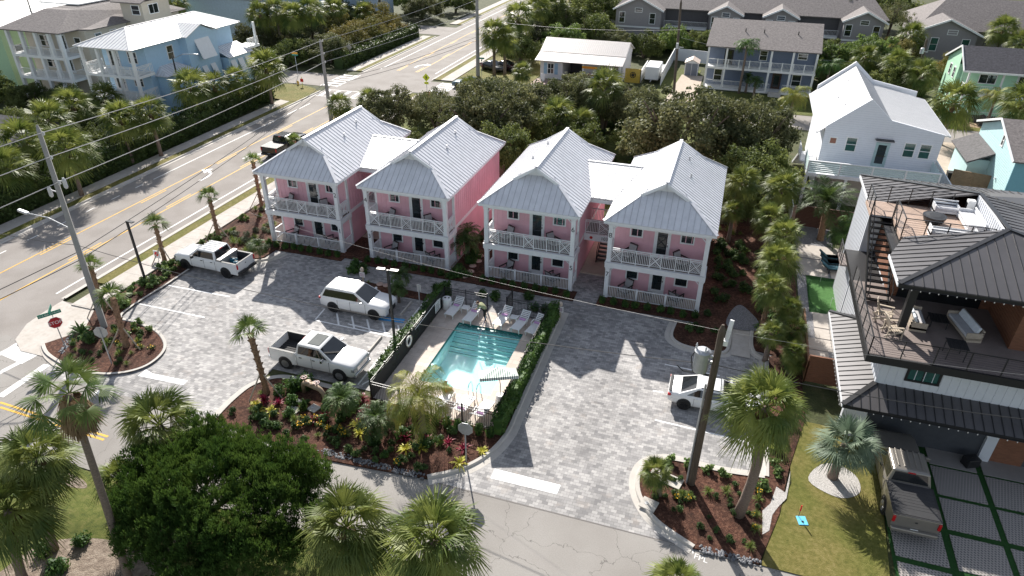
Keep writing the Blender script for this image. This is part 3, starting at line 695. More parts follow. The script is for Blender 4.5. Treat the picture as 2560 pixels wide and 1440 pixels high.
    for z, fl in ((.12, 'lower'), (2.93, 'upper')):
        n = nums[0] if z > 1 else nums[1]
        porch_chair((x0+1.75, 1.15, z), R(-28), 'dark framed chair with grey cushions left of the door on the %s porch numbered %s' % (fl, n))
        porch_chair((x0+5.35, 1.2, z), R(150) if z < 1 else R(55), 'dark framed chair with grey cushions right of the door on the %s porch numbered %s' % (fl, n))
        if z < 1: tag(make_side_table('coffee_table', 'low dark slatted table between the chairs on the lower porch numbered %s' % n, (x0+3.4, .95, z), .6), group='coffee tables on the lower porches')
def connector(t, xa, xb, sign=None):
    x1, x2 = xa+W, xb
    k = (ZR-ZE)/(W/2); z1 = 6.98; e = (z1-ZE)/k; yr = 8.3
    rooffaces(t, [([(x1+.02,3.5,ZE+.03), (x2-.02,3.5,ZE+.03), (x2+e,yr,z1+.03), (x1-e,yr,z1+.03)], (0,1,0)), ([(x1-e,yr,z1+.03), (x2+e,yr,z1+.03), (x2,9.6,ZE+.2), (x1,9.6,ZE+.2)], (0,1,0))], M_whiteroof, ribm=M_metalroof, sp=.44, hips=[((x1-e,yr,z1+.03), (x2+e,yr,z1+.03))])
    m = MB(); m.box(x1-.4, 3.6, 5.7, x2+.4, 3.8, 5.98); m.build('stair_roof_beam', M_trim, t)
    m = MB(); m.box(x1-.42, 4.25, 2.72, x2+.42, 6.6, 2.93); m.build('landing', M_ceil, t)
    m = MB(); m.box(x1-.42, 4.05, 2.42, x2+.42, 4.25, 2.95); m.build('landing_beam', M_trim, t)
    railing(t, (x1-.38, 4.15), (x2+.38, 4.15), 2.95, 1.08, [('b', .9), ('x', .9), ('b', .3)])
    railing(t, (x1-.38, 6.3), (x2+.38, 6.3), 2.95, 1.08)
    if sign:
        text('103 B', .36, M_dark, t, (x1+1.25, 4.04, 2.68), name='building_number')
        e = MB(); e.lathe([(.12, 0), (.12, .02)], (0,0,0), 8); o = e.build('fire_lane_disc', mat('disc_red', (.5, .02, .02)), t); o.location = (x1+.1, 4.03, 2.68); o.rotation_euler = (PI/2, 0, 0)
    st = MB()
    for i in range(13): st.box(x1+.45, 5.2+i*.27, .2+i*.21, x1+1.6, 5.2+i*.27+.3, .25+i*.21)
    for x in (x1+.42, x1+1.62): st.beam((x, 5.1, .05), (x, 8.8, 2.9), .05, .26)
    for x in (x1+.42, x1+1.62): st.beam((x, 5.1, 1.0), (x, 8.8, 3.85), .05, .06); st.beam((x, 5.1, 0), (x, 5.1, 1.0), .05, .05)
    st.build('staircase', M_dark, t)
    m = MB(); m.box(x1-.4, 3.2, 0, x2+.4, 12, .1); m.build('stair_floor', M_drive, t)
t = thing('pink_building', 'pink porch building numbered 1 to 4 on its posts, nearest the main road', 'building', (0, 0, 0))
unit(t, 0, ('2', '1'), 'R'); unit(t, 8.9366, ('4', '3'), 'L'); connector(t, 0, 8.9366)
# side windows of the first block
window(t, (6.92, 1.15+.0, 1.5), (0,1,0), (1,0,0), .01, .01) if 0 else None
t = thing('pink_building', 'pink porch building numbered 5 to 8 with 103 B over its staircase', 'building', (0, 0, 0))
unit(t, 18.4638, ('6', '5'), 'R'); unit(t, 27.4056, ('8', '7'), 'L'); connector(t, 18.4638, 27.4056, True)
# ---------------- black and white modern house on the right ----------------
X = V((1,0,0)); S = V((0,-1,0)); Wd = V((-1,0,0)); Y = V((0,1,0)); E_ = V((1,0,0))
M_blk = mat('black_fascia', (.012, .012, .014), .5)
M_bwall = mat('white_batten_wall', (.62, .64, .68), .55, var=.03)
t = thing('modern_house', 'modern white house with black metal roofs, wrap-around deck and roof terrace', 'house')
wallbox(t, 43.55, -9.1, 0, 57, 7.0, 5.2, M_bwall, sid=1, sp=.40, rw=.035, rh=.02, faces='SW')
wallbox(t, 43.5, 2.45, 0, 44.3, 7, 8.35, M_bwall, 'side_wall', sid=1, sp=.40, rw=.035, rh=.02, faces='SW')
rooffaces(t, [([(42,-10.8,3.0), (42,-1.7,3.0), (43.56,-3.0,3.5), (43.56,-9.12,3.5)], (1,0,0)), ([(42,-10.8,3.0), (43.56,-9.12,3.5), (57,-9.12,3.5), (57,-10.8,3.0)], (0,1,0)), ([(42,-1.7,3), (43.56,-1.7,3), (43.56,-3,3.5)], (0,1,0))],
          M_blackroof, sp=.42, ribm=M_dark, hips=[((42,-10.8,3.0), (43.56,-9.12,3.5)), ((42,-1.7,3.0), (43.56,-3.0,3.5))], name='skirt_roof')
m = MB(); m.box(41.97, -10.82, 2.82, 42.02, -1.68, 3.0); m.build('roof_gutter', M_trim, t)
m = MB(); m.box(42.02, -10.84, 2.82, 57, -10.79, 3.0); m.build('roof_gutter', M_blk, t)
# garage front under the skirt roof
m = MB(); m.box(43.6, -9.2, 0, 56.5, -9.11, 2.9); m.build('garage_front', mat('charcoal_panel', (.06, .065, .075), .5), t)
m = MB(); m.box(42.45, -9.5, 0, 43.6, -9.2, 2.9); m.build('garage_pier', M_bwall, t)
m = MB(); m.box(49.2, -9.4, 0, 49.7, -9.2, 2.9); m.build('garage_pier', M_bwall, t)
m = MB(); m.box(49.75, -9.25, 0, 51.2, -9.2, 2.5); m.build('timber_door', M_wood, t)
window(t, (45.55, -9.1, 4.5), X, S, 1.35, .85, glass=M_green_glass, fm=M_blk, mull='v', ft=.11)
# main deck
m = MB(); m.box(42.6, -9.75, 5.08, 57, -9.63, 5.5); m.box(42.6, -9.63, 5.08, 42.7, -1.6, 5.5); m.box(42.7, -9.63, 5.08, 57, -2.0, 5.38); m.box(42.7, -2.0, 5.08, 44.3, 2.3, 5.38); m.build('deck_frame', M_blk, t)
m = MB(); m.box(42.7, -9.63, 5.4, 57, -2.0, 5.48); m.ribs([(42.7,-9.63,5.48), (57,-9.63,5.48), (57,-2,5.48), (42.7,-2,5.48)], (1,0,0), .14, .128, .012); m.build('deck_boards', M_deck, t)
def cable_rail(par, p, q, z, h=1.05, n=5, ncab=8, name='cable_railing'):
    mb = MB(); p = V(p); q = V(q); d = q-p; dz = V((0,0,1))
    mb.beam(p+dz*h, q+dz*h, .05, .035)
    for i in range(n+1): a = p+d*(i/n); mb.beam(a, a+dz*h, .05, .05)
    for k in range(ncab): mb.tube([p+dz*(h*(k+.7)/(ncab+.5)), q+dz*(h*(k+.7)/(ncab+.5))], .008, 4)
    return mb.build(name, M_dark, par)
cable_rail(t, (42.66,-9.69,5.5), (57,-9.69,5.5), 0, n=10); cable_rail(t, (42.66,-9.69,5.5), (42.66,-2.2,5.5), 0, n=6)
# upper floor volumes
wallbox(t, 49.4, -7.0, 5.5, 57, 7, 8.6, M_wood, 'timber_wall', sid=1, sp=.18, rw=.02, rh=.012, horiz=True, faces='SW')
wallbox(t, 44.35, -3.2, 5.5, 49.4, 7, 8.6, M_wood, 'timber_wall', sid=1, sp=.18, rw=.02, rh=.012, horiz=True, faces='SW')
m = MB(); m.box(44.2, -7.45, 5.5, 44.55, -7.1, 8.5); m.build('deck_pillar', M_blk, t)
window(t, (50.9, -7.0, 7.0), X, S, 1.3, 1.6, glass=M_green_glass, fm=M_blk, mull='v', ft=.1)
m = MB(); m.box(44.8, -3.26, 5.5, 48.9, -3.2, 8.0); m.build('sliding_door', M_tglass, t)
m = MB(); m.box(43.75, -7.45, 8.35, 57, 7.2, 8.5); m.build('soffit', M_blk, t)
SW_, NW_, PS, PN = (43.5,-7.7,8.6), (43.3,7.4,8.6), (49.1,-2.5,10.0), (48.9,2.4,10.0)
rooffaces(t, [([SW_, PS, (44.4,-2.5,8.83), (43.5,-4.6,8.6)], (1,0,0)), ([NW_, (43.3,2.45,8.6), (48.9,2.45,10.0)], (1,0,0)),
              ([SW_, (57,-7.7,8.6), (54.4,-5.3,9.27), (49.1,-2.5,10.0)], (0,1,0)), ([NW_, PN, (54,2.4,9.0), (57,7.4,8.6)], (0,1,0)), ([PS, (54.4,-5.3,9.27), (57,-4,8.75), (57,6,8.75), (54,2.4,9.0), PN], (1,0,0))],
          M_blackroof, sp=.46, ribm=M_dark, hips=[(SW_, PS), (NW_, PN), (PS, (54.4,-5.3,9.27)), (PN, PS)], name='hip_roof', t=.1)
m = MB(); m.beam((43.48,-7.7,8.5), (43.48,-4.5,8.5), .05, .18); m.beam((43.28,2.5,8.5), (43.28,7.4,8.5), .05, .18); parts(m, 'roof_fascia', M_trim, t)
m = MB(); m.box(43.5, -7.75, 8.4, 57, -7.7, 8.58); parts(m, 'roof_fascia', M_blk, t)
# roof terrace
m = MB(); m.box(44.25, -2.45, 8.6, 48.9, 2.4, 8.78); m.box(43.05, .25, 8.6, 44.25, 2.4, 8.78)
m.ribs([(44.25,-2.45,8.78), (48.9,-2.45,8.78), (48.9,2.4,8.78), (44.25,2.4,8.78)], (1,0,0), .14, .128, .012); m.ribs([(43.05,.25,8.78), (44.25,.25,8.78), (44.25,2.4,8.78), (43.05,2.4,8.78)], (1,0,0), .14, .128, .012)
m.build('terrace_boards', mat('sunlit_deck_boards', (.44, .32, .25), .6), t)
wallbox(t, 48.8, -2.4, 8.6, 48.95, 2.4, 9.95, M_bwall, 'terrace_wall', sid=1, sp=.3, faces='W')
cable_rail(t, (44.3,-2.35,8.8), (48.6,-2.35,8.8), 0, n=4, name='terrace_railing'); cable_rail(t, (43.1,2.35,8.8), (47.6,2.35,8.8), 0, n=4, name='terrace_railing')
cable_rail(t, (43.1,.3,8.8), (43.1,2.35,8.8), 0, n=2, name='terrace_railing'); cable_rail(t, (44.3,-2.35,8.8), (44.3,.3,8.8), 0, n=2, name='terrace_railing')
# outside stair
m = MB(); n = 15
for i in range(n):
    y = -4.5+i*(4.75/n); z = 5.5+(i+1)*(3.28/n); m.box(43.1, y, z-.05, 44.2, y+.25, z)
    m.box(43.1, y, z-.05, 44.2, y+.03, z+.03)
m.build('stair_treads', M_dark, t)
m = MB()
for x in (43.06, 44.22): m.beam((x,-4.6,5.45), (x,.25,8.7), .05, .28)
for x in (43.06, 44.22):
    m.beam((x,-4.6,6.5), (x,.25,9.8), .04, .05)
    for k in range(5): y = -4.6+k*1.2; z = 5.5+(k*1.2)/4.85*3.3; m.beam((x,y,z), (x,y,z+1.0), .045, .045)
m.build('stair_stringers', M_dark, t)
# small side landing on the west face
m = MB(); m.box(42.9, 3.6, 3.5, 43.5, 5.4, 3.62); m.build('side_landing', M_deck, t); cable_rail(t, (42.93,3.6,3.62), (42.93,5.4,3.62), 0, n=3, name='landing_railing')
# string lights
def string_lights(name, label, p, q, n, loc=None):
    g = thing(name, label, 'string lights'); m = MB(); m.tube([p, q], .012, 4); m.build('cable', M_dark, g)
    b = MB()
    for i in range(n):
        a = V(p).lerp(V(q), (i+.5)/n); b.lathe([(.015, -.08), (.032, -.05), (.02, 0)], a, 6)
    parts(b, 'bulb', mat('bulb_glass', (.75, .72, .68), .2), g)
string_lights('string_lights', 'string of round bulbs along the upper black eave above the covered deck', (43.5,-7.82,8.42), (57,-7.82,8.42), 34)
string_lights('string_lights', 'string of round bulbs along the lower front eave above the driveway', (42,-10.9,2.86), (57,-10.9,2.86), 36)
string_lights('string_lights', 'string of round bulbs down the white side gutter of the skirt roof', (41.9,-10.8,2.86), (41.9,-1.7,2.86), 26)

# ---------------- white house with parapet ----------------
t = thing('white_house', 'white two-storey house with white metal roof and pale green slatted balcony rail', 'house')
M_wh = mat('white_lap_siding', (.72, .74, .78), .6, var=.03)
y0, y1 = 25.0, 38.8
prof = [(42.75, 3.2), (52.3, 3.2), (52.3, 6.75), (47.9, 7.6), (45.9, 9.3), (42.75, 6.6)]
def gablewall(par, prof, y, th, m, name='gable_wall', n=S, horiz=True, sp=.2):
    mb = MB(); P = [(x, y, z) for x, z in prof]
    mb.slab(P, th, n=V(n)*-1 if 0 else None) if 0 else mb.add([(x, y, z) for x, z in prof]+[(x, y+th, z) for x, z in prof], [tuple(range(len(prof))), tuple(range(2*len(prof)-1, len(prof)-1, -1))]+[(i, i+len(prof), (i+1) % len(prof)+len(prof), (i+1) % len(prof)) for i in range(len(prof))])
    return mb.build(name, m, par)
wallbox(t, 42.9, y0+.2, 0, 52.2, y1-.2, 6.3, M_wh, sid=1, sp=.2, rw=.02, rh=.012, horiz=True, faces='SEW')
g = gablewall(t, prof, y0, .18, M_wh)
rb = MB()
for k in range(30):
    z = 3.4+k*.2
    xl = 42.75 if z < 6.6 else 42.75+(z-6.6)*(45.9-42.75)/2.7
    xr = 52.3 if z < 6.75 else (52.3-(z-6.75)*(4.4/.85) if z < 7.6 else 47.9-(z-7.6)*(2/1.7))
    if z < 9.2: rb.box(xl+.02, y0-.012, z, xr-.02, y0, z+.018)
rb.build('siding_lines', mat('siding_line', (.55, .58, .63), .6), g)
gablewall(t, [(a, b+.28) for a, b in prof[2:]]+[(42.75, 6.3), (52.3, 6.3)], y1, .18, M_wh, 'parapet_wall')
rooffaces(t, [([(42.15,y0+.2,5.95), (42.15,y1,5.95), (45.9,y1,9.18), (45.9,y0+.2,9.18)], (1,0,0)), ([(45.9,y0+.19,9.18), (45.9,y1,9.18), (47.9,y1,7.5), (47.9,y0+.19,7.5)], (1,0,0)), ([(47.9,y0+.19,7.5), (47.9,y1,7.5), (52.9,y1-1,6.55), (52.9,y0+.6,6.55), (52.3,y0+.19,6.67)], (1,0,0))],
          M_whiteroof, sp=.30, ribm=M_seam, ribh=.025, name='roof')
m = MB(); m.box(52.85, y0+.6, 6.4, 52.95, y1-1, 6.55); m.box(42.08, y0+.2, 5.82, 42.18, y1, 5.97); m.build('gutter', M_trim, t)
for x, w_ in ((46.25, .85), (50.0, .85), (51.25, .85)): window(t, (x-1.1 if x < 47 else x-.1, y0, 5.15), X, S, w_-.05, 1.2, glass=M_green_glass, fm=M_white)
door(t, (47.75, y0, 3.35), X, S, .95, 2.15, m=mat('pale_green_frame', (.42, .56, .55)))
m = MB(); m.box(47.0, y0-.55, 5.85, 48.5, y0-.01, 5.92); m.build('door_canopy', M_dark, t)
window(t, (43.6, y0, 5.35), X, S, .5, .5, glass=mat('reflecting_glass', (.25, .09, .05), .2), fm=M_white, mull='')
M_mint = mat('pale_green_slats', (.50, .62, .61), .5, var=.04)
m = MB(); m.box(41.6, 21.7, 2.95, 52.1, y0, 3.25); m.build('balcony_floor', M_trim, t)
m = MB()
for k in range(6): m.box(41.62, 21.68, 3.38+k*.17, 52.08, 21.71, 3.50+k*.17); m.box(41.6, 21.72, 3.38+k*.17, 41.63, 25, 3.50+k*.17); m.box(52.05, 21.72, 3.38+k*.17, 52.08, 25, 3.50+k*.17)
m.build('slatted_railing', M_mint, t)
m = MB()
for k in range(5): x = 41.6+k*2.6; m.box(x, 21.64, 3.0, x+.14, 21.76, 4.4)
m.box(41.6, 21.62, 4.36, 52.15, 21.8, 4.42); m.build('railing_posts', M_trim, t)
wallbox(t, 43.0, 23.2, 0, 52.0, 25.2, 2.95, mat('beige_render', (.42, .38, .34), .7), 'ground_wall')
for x in (41.7, 45.0, 48.5, 52.0):
    p_ = MB(); p_.box(x-.12, 21.75, 0, x+.12, 21.98, 2.95); p_.build('balcony_post', M_trim, t)
for (x, y) in ((44.3, 28), (44.0, 31.5), (45.0, 35)):
    z = 5.95+(x-42.15)*(3.23/3.75); v = MB(); v.tube([(x,y,z), (x,y,z+.2)], .05); v.build('roof_vent', M_trim, t)
# stair and pergola side deck
st = MB(); st.box(41.2, 25.2, 3.0, 42.7, 28, 3.1); st.beam((41.9,28.2,3.0), (41.9,33.2,.2), 1.1, .12)
for k in range(12): st.box(41.35, 28.2+k*.42, 2.75-k*.235, 42.45, 28.5+k*.42, 2.82-k*.235)
st.build('side_stair', M_trim, t)
railing(t, (41.2, 25.2), (41.2, 28), 3.1, 1.0)
# fences of the white house
def slat_fence(label, p, q, h, m, horiz=True, name='fence', cat='fence', post=2.0, board=.14, gap=.01, th=.03):
    f = thing(name, label, cat, (p[0], p[1], 0)); a = MB(); P = V((0,0,0)); Q = V((q[0]-p[0], q[1]-p[1], 0)); d = Q-P; L = d.length; dn = d.normalized()
    if horiz:
        z = .06
        while z < h-.05: a.beam(P+V((0,0,z+board/2)), Q+V((0,0,z+board/2)), th, board-gap); z += board
    else:
        k = 0
        while k < L-.02: c = P+dn*(k+board/2); a.beam(c+V((0,0,.03)), c+V((0,0,h)), board-gap, th, V((-dn.y,dn.x,0)) if 0 else V((0,1,0)) if abs(dn.x) > .5 else V((1,0,0))); k += board
    a.build('boards', m, f)
    n = max(1, round(L/post)); b = MB()
    for k in range(n+1): c = P+d*(k/n); b.beam(c, c+V((0,0,h+.05)), .1, .1)
    b.beam(P+V((0,0,h+.02)), Q+V((0,0,h+.02)), .12, .04)
    b.build('posts', m, f); return f
slat_fence('tall white slatted fence running back beside the white house', (53.9, 22), (53.9, 31.0), 2.6, M_wh)
slat_fence('plain white fence along the left of the white house patio', (40.75, 17.4), (40.75, 27.5), 1.6, M_white)
slat_fence('brown timber gate fence between white and aqua houses', (55.6, 30.6), (58.9, 29.6), 2.0, mat('tan_boards', (.30, .20, .12), .7, var=.2))
slat_fence('dark red-brown wall fence behind the blue sun loungers', (41.1, 17.2), (46.6, 16.9), 1.9, mat('redbrown_fence', (.11, .05, .035), .7, var=.2))
slat_fence('brown timber fence closing the side yard by the skirt roof', (41.0, -5.3), (43.2, -5.3), 1.9, M_wood)
slat_fence('low brown timber fence beside the gravel yard', (40.98, -5.3), (40.98, .6), 1.5, mat('cedar_boards', (.30, .15, .08), .7, var=.2))
flat('patio_boards', rect(41.0, 17.6, 44.5, 21.8), .06, mat('patio_orange', (.38, .20, .13), .7))

# ---------------- generic simple houses ----------------
def shingle_roof(par, polys, m, name='roof', hips=()):
    return rooffaces(par, polys, m, t=.14, rib=False, name=name, hips=hips)
# blue beach house
t = thing('blue_house', 'sky blue three-storey house with bright white metal roof beside the main road', 'house')
M_bl = mat('sky_blue_siding', (.42, .60, .76), .6, var=.04)
wallbox(t, -38.2, 24.0, 0, -31.8, 39.5, 8.6, M_bl, sid=1, sp=.22, rw=.02, rh=.012, horiz=True, faces='SE')
wallbox(t, -33.5, 29.6, 0, -30.6, 35.0, 8.6, M_bl, 'bay_wall', sid=1, sp=.22, rw=.02, rh=.012, horiz=True, faces='SE')
z_ = 8.75; zr_ = 10.35
FL, FR, BL, BR = (-39.1,21.1,z_), (-30.9,21.1,z_), (-39.1,40.6,z_), (-30.9,40.6,z_); RF, RB = (-35,25.3,zr_), (-35,37,zr_)
rooffaces(t, [([FL,FR,RF], (0,1,0)), ([FR,BR,RB,RF], (1,0,0)), ([BR,BL,RB], (0,1,0)), ([BL,FL,RF,RB], (1,0,0))], M_whiteroof, ribm=M_metalroof, sp=.5, hips=[(RF,RB), (FL,RF), (FR,RF), (BR,RB)])
gz = 9.9; rooffaces(t, [([(-30.2,29.3,z_), (-30.2,32.3,gz), (-34.2,32.3,gz), (-31.2,29.3,z_+.02)], (0,1,-.4)), ([(-30.2,32.3,gz), (-30.2,35.3,z_), (-31.2,35.3,z_+.02), (-34.2,32.3,gz)], (0,1,.4))], M_whiteroof, ribm=M_metalroof, name='dormer_roof', sp=.45)
m = MB(); m.poly([(-30.58,29.6,8.6), (-30.58,35.0,8.6), (-30.58,32.3,9.75)]); parts(m, 'gable_panel', M_bl, t)
m = MB(); m.obox((-30.2,32.3,7.0), .05, 1.3, 1.25, V((.93,0,.36)), V((0,1,0)), V((-.36,0,.93))); m.build('bahama_shutter', M_trim, t)
for zz, nm in ((5.45, 'balcony_floor'), (2.7, 'balcony_floor')):
    m = MB(); m.box(-38.6, 21.3, zz, -31.1, 24.1, zz+.3); m.build(nm, M_white, t)
    for (p, q) in (((-38.5,21.4), (-31.2,21.4)), ((-31.2,21.4), (-31.2,24)), ((-38.5,21.4), (-38.5,24))):
        pl = [('b', .8), ('x', 1.1)]*4+[('b', .8)] if abs(p[0]-q[0]) > 3 else [('b', .3), ('x', 1.1), ('b', .3)]
        railing(t, p, q, zz+.3, 1.05, pl, m=M_white, sp=.16)
for x in (-38.5, -36.1, -33.7, -31.25):
    for z0, z1 in ((5.75, 8.6), (3.0, 5.45), (0, 2.7)):
        p_ = MB(); p_.box(x-.16, 21.3, z0, x+.16, 21.6, z1); p_.build('porch_post', M_white, t)
for zz in (6.9, 4.2):
    door(t, (-36.6, 24, zz-1.1), X, S, 1.5, 2.1); window(t, (-33.8, 24, zz+.3), X, S, 1.2, 1.2, mull='hv', fm=M_white)
window(t, (-31.8, 27.9, 7.2), Y, E_, .9, 1.5, fm=M_white); window(t, (-31.8, 26.6, 1.6), Y, E_, .9, 1.6, fm=M_white)
rooffaces(t, [([(-30.0,24.6,5.1), (-30.0,29.5,5.1), (-31.8,28.4,6.0), (-31.8,25.7,6.0)], (1,0,0)), ([(-30,24.6,5.1), (-31.8,25.7,6.0), (-31.8,24.6,5.1)], (0,1,0)), ([(-30,29.5,5.1), (-31.8,29.5,5.1), (-31.8,28.4,6)], (0,1,0))], M_metalroof, ribm=M_seam, sp=.45, name='pent_roof')
rooffaces(t, [([(-29.3,35.2,5.2), (-29.3,40.2,5.2), (-31.8,40.2,6.3), (-31.8,35.2,6.3)], (1,0,0))], M_metalroof, ribm=M_seam, sp=.45, name='pent_roof')
wallbox(t, -31.8, 35.4, 0, -29.7, 40, 5.1, M_bl, 'annex_wall')
wallbox(t, -31.8, 25.0, 0, -30.5, 29.2, 5.05, M_bl, 'bay_wall')
for y in (36.2, 37.7, 39.2):
    m = MB(); m.obox((-29.45,y,4.0), .03, .5, .75, V((.93,0,.36)), V((0,1,0)), V((-.36,0,.93))); m.build('bahama_shutter', M_trim, t)
for y in (30.4, 31.8, 33.4):
    m = MB(); m.obox((-30.35,y,4.2), .03, .45, .7, V((.93,0,.36)), V((0,1,0)), V((-.36,0,.93))); m.build('bahama_shutter', M_trim, t)
m = MB(); m.box(-31.8, 39.5, 5.4, -29.6, 42.2, 5.7); m.build('balcony_floor', M_white, t); railing(t, (-29.7,39.8), (-29.7,42.1), 5.7, 1.0, [('b', .3), ('x', 1), ('b', .3)], m=M_white)
m = MB(); m.box(-29.95, 41.7, 5.7, -29.7, 41.95, 8.6); m.build('porch_post', M_white, t)
# cream house behind
t = thing('cream_house', 'cream three-storey house with brown shingle roof and stacked white balconies behind the blue house', 'house')
M_cr = mat('cream_siding', (.55, .49, .40), .7, var=.05)
wallbox(t, -56, 29, 0, -45.8, 46, 8.6, M_cr, sid=1, sp=.25, rw=.02, rh=.012, horiz=True, faces='SE')
z_ = 8.75
shingle_roof(t, [([(-56.8,26,z_), (-46.6,26,z_), (-49.5,31,10.6), (-53.6,31,10.6)], (0,1,0)), ([(-46.6,26,z_), (-46.6,29,z_), (-45.0,29.5,z_), (-45.0,46.8,z_), (-49.5,43,10.6), (-49.5,31,10.6)], (1,0,0)), ([(-56.8,46.8,z_), (-56.8,26,z_), (-53.6,31,10.6), (-53.6,43,10.6)], (1,0,0)), ([(-53.6,31,10.6), (-49.5,31,10.6), (-49.5,43,10.6), (-53.6,43,10.6)], (1,0,0)), ([(-45,46.8,z_), (-56.8,46.8,z_), (-53.6,43,10.6), (-49.5,43,10.6)], (0,1,0))], M_shingle)
wallbox(t, -46, 36, 8.0, -42.5, 41, 11.2, M_cr, 'dormer_wall'); shingle_roof(t, [([(-42,35.4,11.2), (-42,38.5,12.3), (-49,38.5,12.3), (-47,35.4,11.2)], (0,1,0)), ([(-42,38.5,12.3), (-42,41.6,11.2), (-47,41.6,11.2), (-49,38.5,12.3)], (0,1,0))], M_shingle, 'dormer_roof')
window(t, (-42.5, 38, 10.2), Y, E_, 1.6, 1.1, mull='v', fm=M_white); window(t, (-43.6, 36, 10.2), X, S, 1.2, 1.1, fm=M_white)
for zz in (5.4, 2.6):
    m = MB(); m.box(-55.9, 26.2, zz, -46.9, 29.1, zz+.35); m.build('balcony_floor', M_white, t)
    railing(t, (-55.8,26.3), (-47,26.3), zz+.35, 1.0, m=M_white, sp=.18, posts=(.25,.5,.75)); railing(t, (-47,26.3), (-47,29), zz+.35, 1.0, m=M_white, sp=.18)
for x in (-55.7, -53.4, -51, -48.8, -47.1):
    for z0, z1 in ((5.75, 8.6), (2.95, 5.4), (0, 2.6)):
        p_ = MB(); p_.box(x-.2, 26.2, z0, x+.2, 26.6, z1); p_.build('porch_post', M_white, t)
for zz in (6.9, 4.2): door(t, (-50, 29, zz-1.1), X, S, 1.4, 2.1); window(t, (-53, 29, zz+.1), X, S, 1.2, 1.3, fm=M_white); window(t, (-47.3, 29, zz+.1), X, S, .9, 1.3, fm=M_white)
for y in (31, 33.5): window(t, (-45.8, y, 7.2), Y, E_, .9, 1.6, fm=M_white)
rl = MB()
t2 = t; m = MB(); m.box(-58, 34, 10.7, -51, 40, 10.85); m.build('roof_deck', M_white, t)
for p, q in (((-58,34), (-51,34)), ((-51,34), (-51,40)), ((-58,34), (-58,40)), ((-58,40), (-51,40))): railing(t, p, q, 10.85, 1.0, m=M_white, sp=.22)
sp_ = MB()
for k in range(22): a = k*.5; sp_.beam((-57.6,32.2,5.8+k*.22), (-57.6+math.cos(a)*.9,32.2+math.sin(a)*.9,5.8+k*.22), .25, .04)
sp_.tube([(-57.6,32.2,0), (-57.6,32.2,11.5)], .08); sp_.build('spiral_stair', M_dark, t)
# green house far left
t = thing('green_house', 'pale green house with white metal roof cut by the left edge', 'house')
M_gr = mat('pale_green_siding', (.42, .60, .38), .6, var=.05)
wallbox(t, -76, 30, 0, -62, 48, 7.8, M_gr, sid=1, sp=.25, rw=.02, rh=.012, horiz=True, faces='SE')
rooffaces(t, [([(-61,29,8), (-61,49,8), (-67,45,10.2), (-67,34,10.2)], (1,0,0)), ([(-61,29,8), (-67,34,10.2), (-73,29,8)], (0,1,0)), ([(-61,49,8), (-73,49,8), (-67,45,10.2)], (0,1,0)), ([(-73,49,8), (-73,29,8), (-67,34,10.2), (-67,45,10.2)], (1,0,0))], M_whiteroof, ribm=M_metalroof, sp=.55)
for y in (32, 38): window(t, (-62, y, 4.5), Y, E_, 1.1, 1.5, fm=M_white)
# low shingle roof peeking out at the far left
t = thing('low_bungalow', 'low dark shingle roof between the palms at the left edge', 'house')
wallbox(t, -44, 5, 0, -33, 12.5, 2.6, M_cr); shingle_roof(t, [([(-45,4.5,2.6), (-32,4.5,2.6), (-34,8.8,4.4), (-45,8.8,4.4)], (0,1,0)), ([(-45,13,2.6), (-32,13,2.6), (-34,8.8,4.4), (-45,8.8,4.4)], (0,1,0)), ([(-32,4.5,2.6), (-32,13,2.6), (-34,8.8,4.4)], (1,0,0))], M_shingle_dk)
# houses at the top left
def gable_house(name, label, x0, y0, x1, y1, ze, zr, wm, rm, axis='x', over=.6, metal=False, wins=()):
    t = thing(name, label, 'house'); wallbox(t, x0, y0, 0, x1, y1, ze, wm, sid=1, sp=.3, rw=.02, rh=.012, horiz=True, faces='SEW')
    o = over; h = rooffaces if metal else shingle_roof
    if axis == 'x':
        ym = (y0+y1)/2; po = [([(x0-o,y0-o,ze-.1), (x1+o,y0-o,ze-.1), (x1+o,ym,zr), (x0-o,ym,zr)], (0,1,0)), ([(x1+o,y1+o,ze-.1), (x0-o,y1+o,ze-.1), (x0-o,ym,zr), (x1+o,ym,zr)], (0,1,0))]
        g = MB()
        for x in (x0+.01, x1-.01): g.poly([(x,y0,ze-.02), (x,y1,ze-.02), (x,ym,zr-.1)])
    else:
        xm = (x0+x1)/2; po = [([(x1+o,y0-o,ze-.1), (x1+o,y1+o,ze-.1), (xm,y1+o,zr), (xm,y0-o,zr)], (1,0,0)), ([(x0-o,y1+o,ze-.1), (x0-o,y0-o,ze-.1), (xm,y0-o,zr), (xm,y1+o,zr)], (1,0,0))]
        g = MB()
        for y in (y0+.01, y1-.01): g.poly([(x0,y,ze-.02), (x1,y,ze-.02), (xm,y,zr-.1)])
    parts(g, 'gable_panel', wm, t); h(t, po, rm, **({'ribm': M_metalroof} if metal else {}))
    for (face, a, z, w_, h_) in wins:
        c, r, n = {'S': ((a,y0,z), X, S), 'E': ((x1,a,z), Y, E_), 'W': ((x0,a,z), Y, Wd)}[face]; window(t, c, r, n, w_, h_, fm=M_white)
    return t
gable_house('brown_roof_house', 'brown shingle roofed blue-grey house at the top edge behind the cream house', -66, 66, -46, 80, 7.5, 11, mat('grey_blue_wall', (.33, .42, .52)), M_shingle, 'x', wins=[('S', -48, 5.5, 1.2, 1.3), ('E', 72, 5.5, 1.2, 1.3)])
gable_house('grey_blue_house', 'grey-blue house with raised deck at the top edge above the roadside shrubs', -46, 84, -36, 96, 6.5, 9.5, mat('steel_blue_wall', (.30, .38, .46)), M_shingle_dk, 'y', wins=[('S', -41, 4.8, 1.2, 1.3), ('E', 90, 4.8, 1.2, 1.3)])
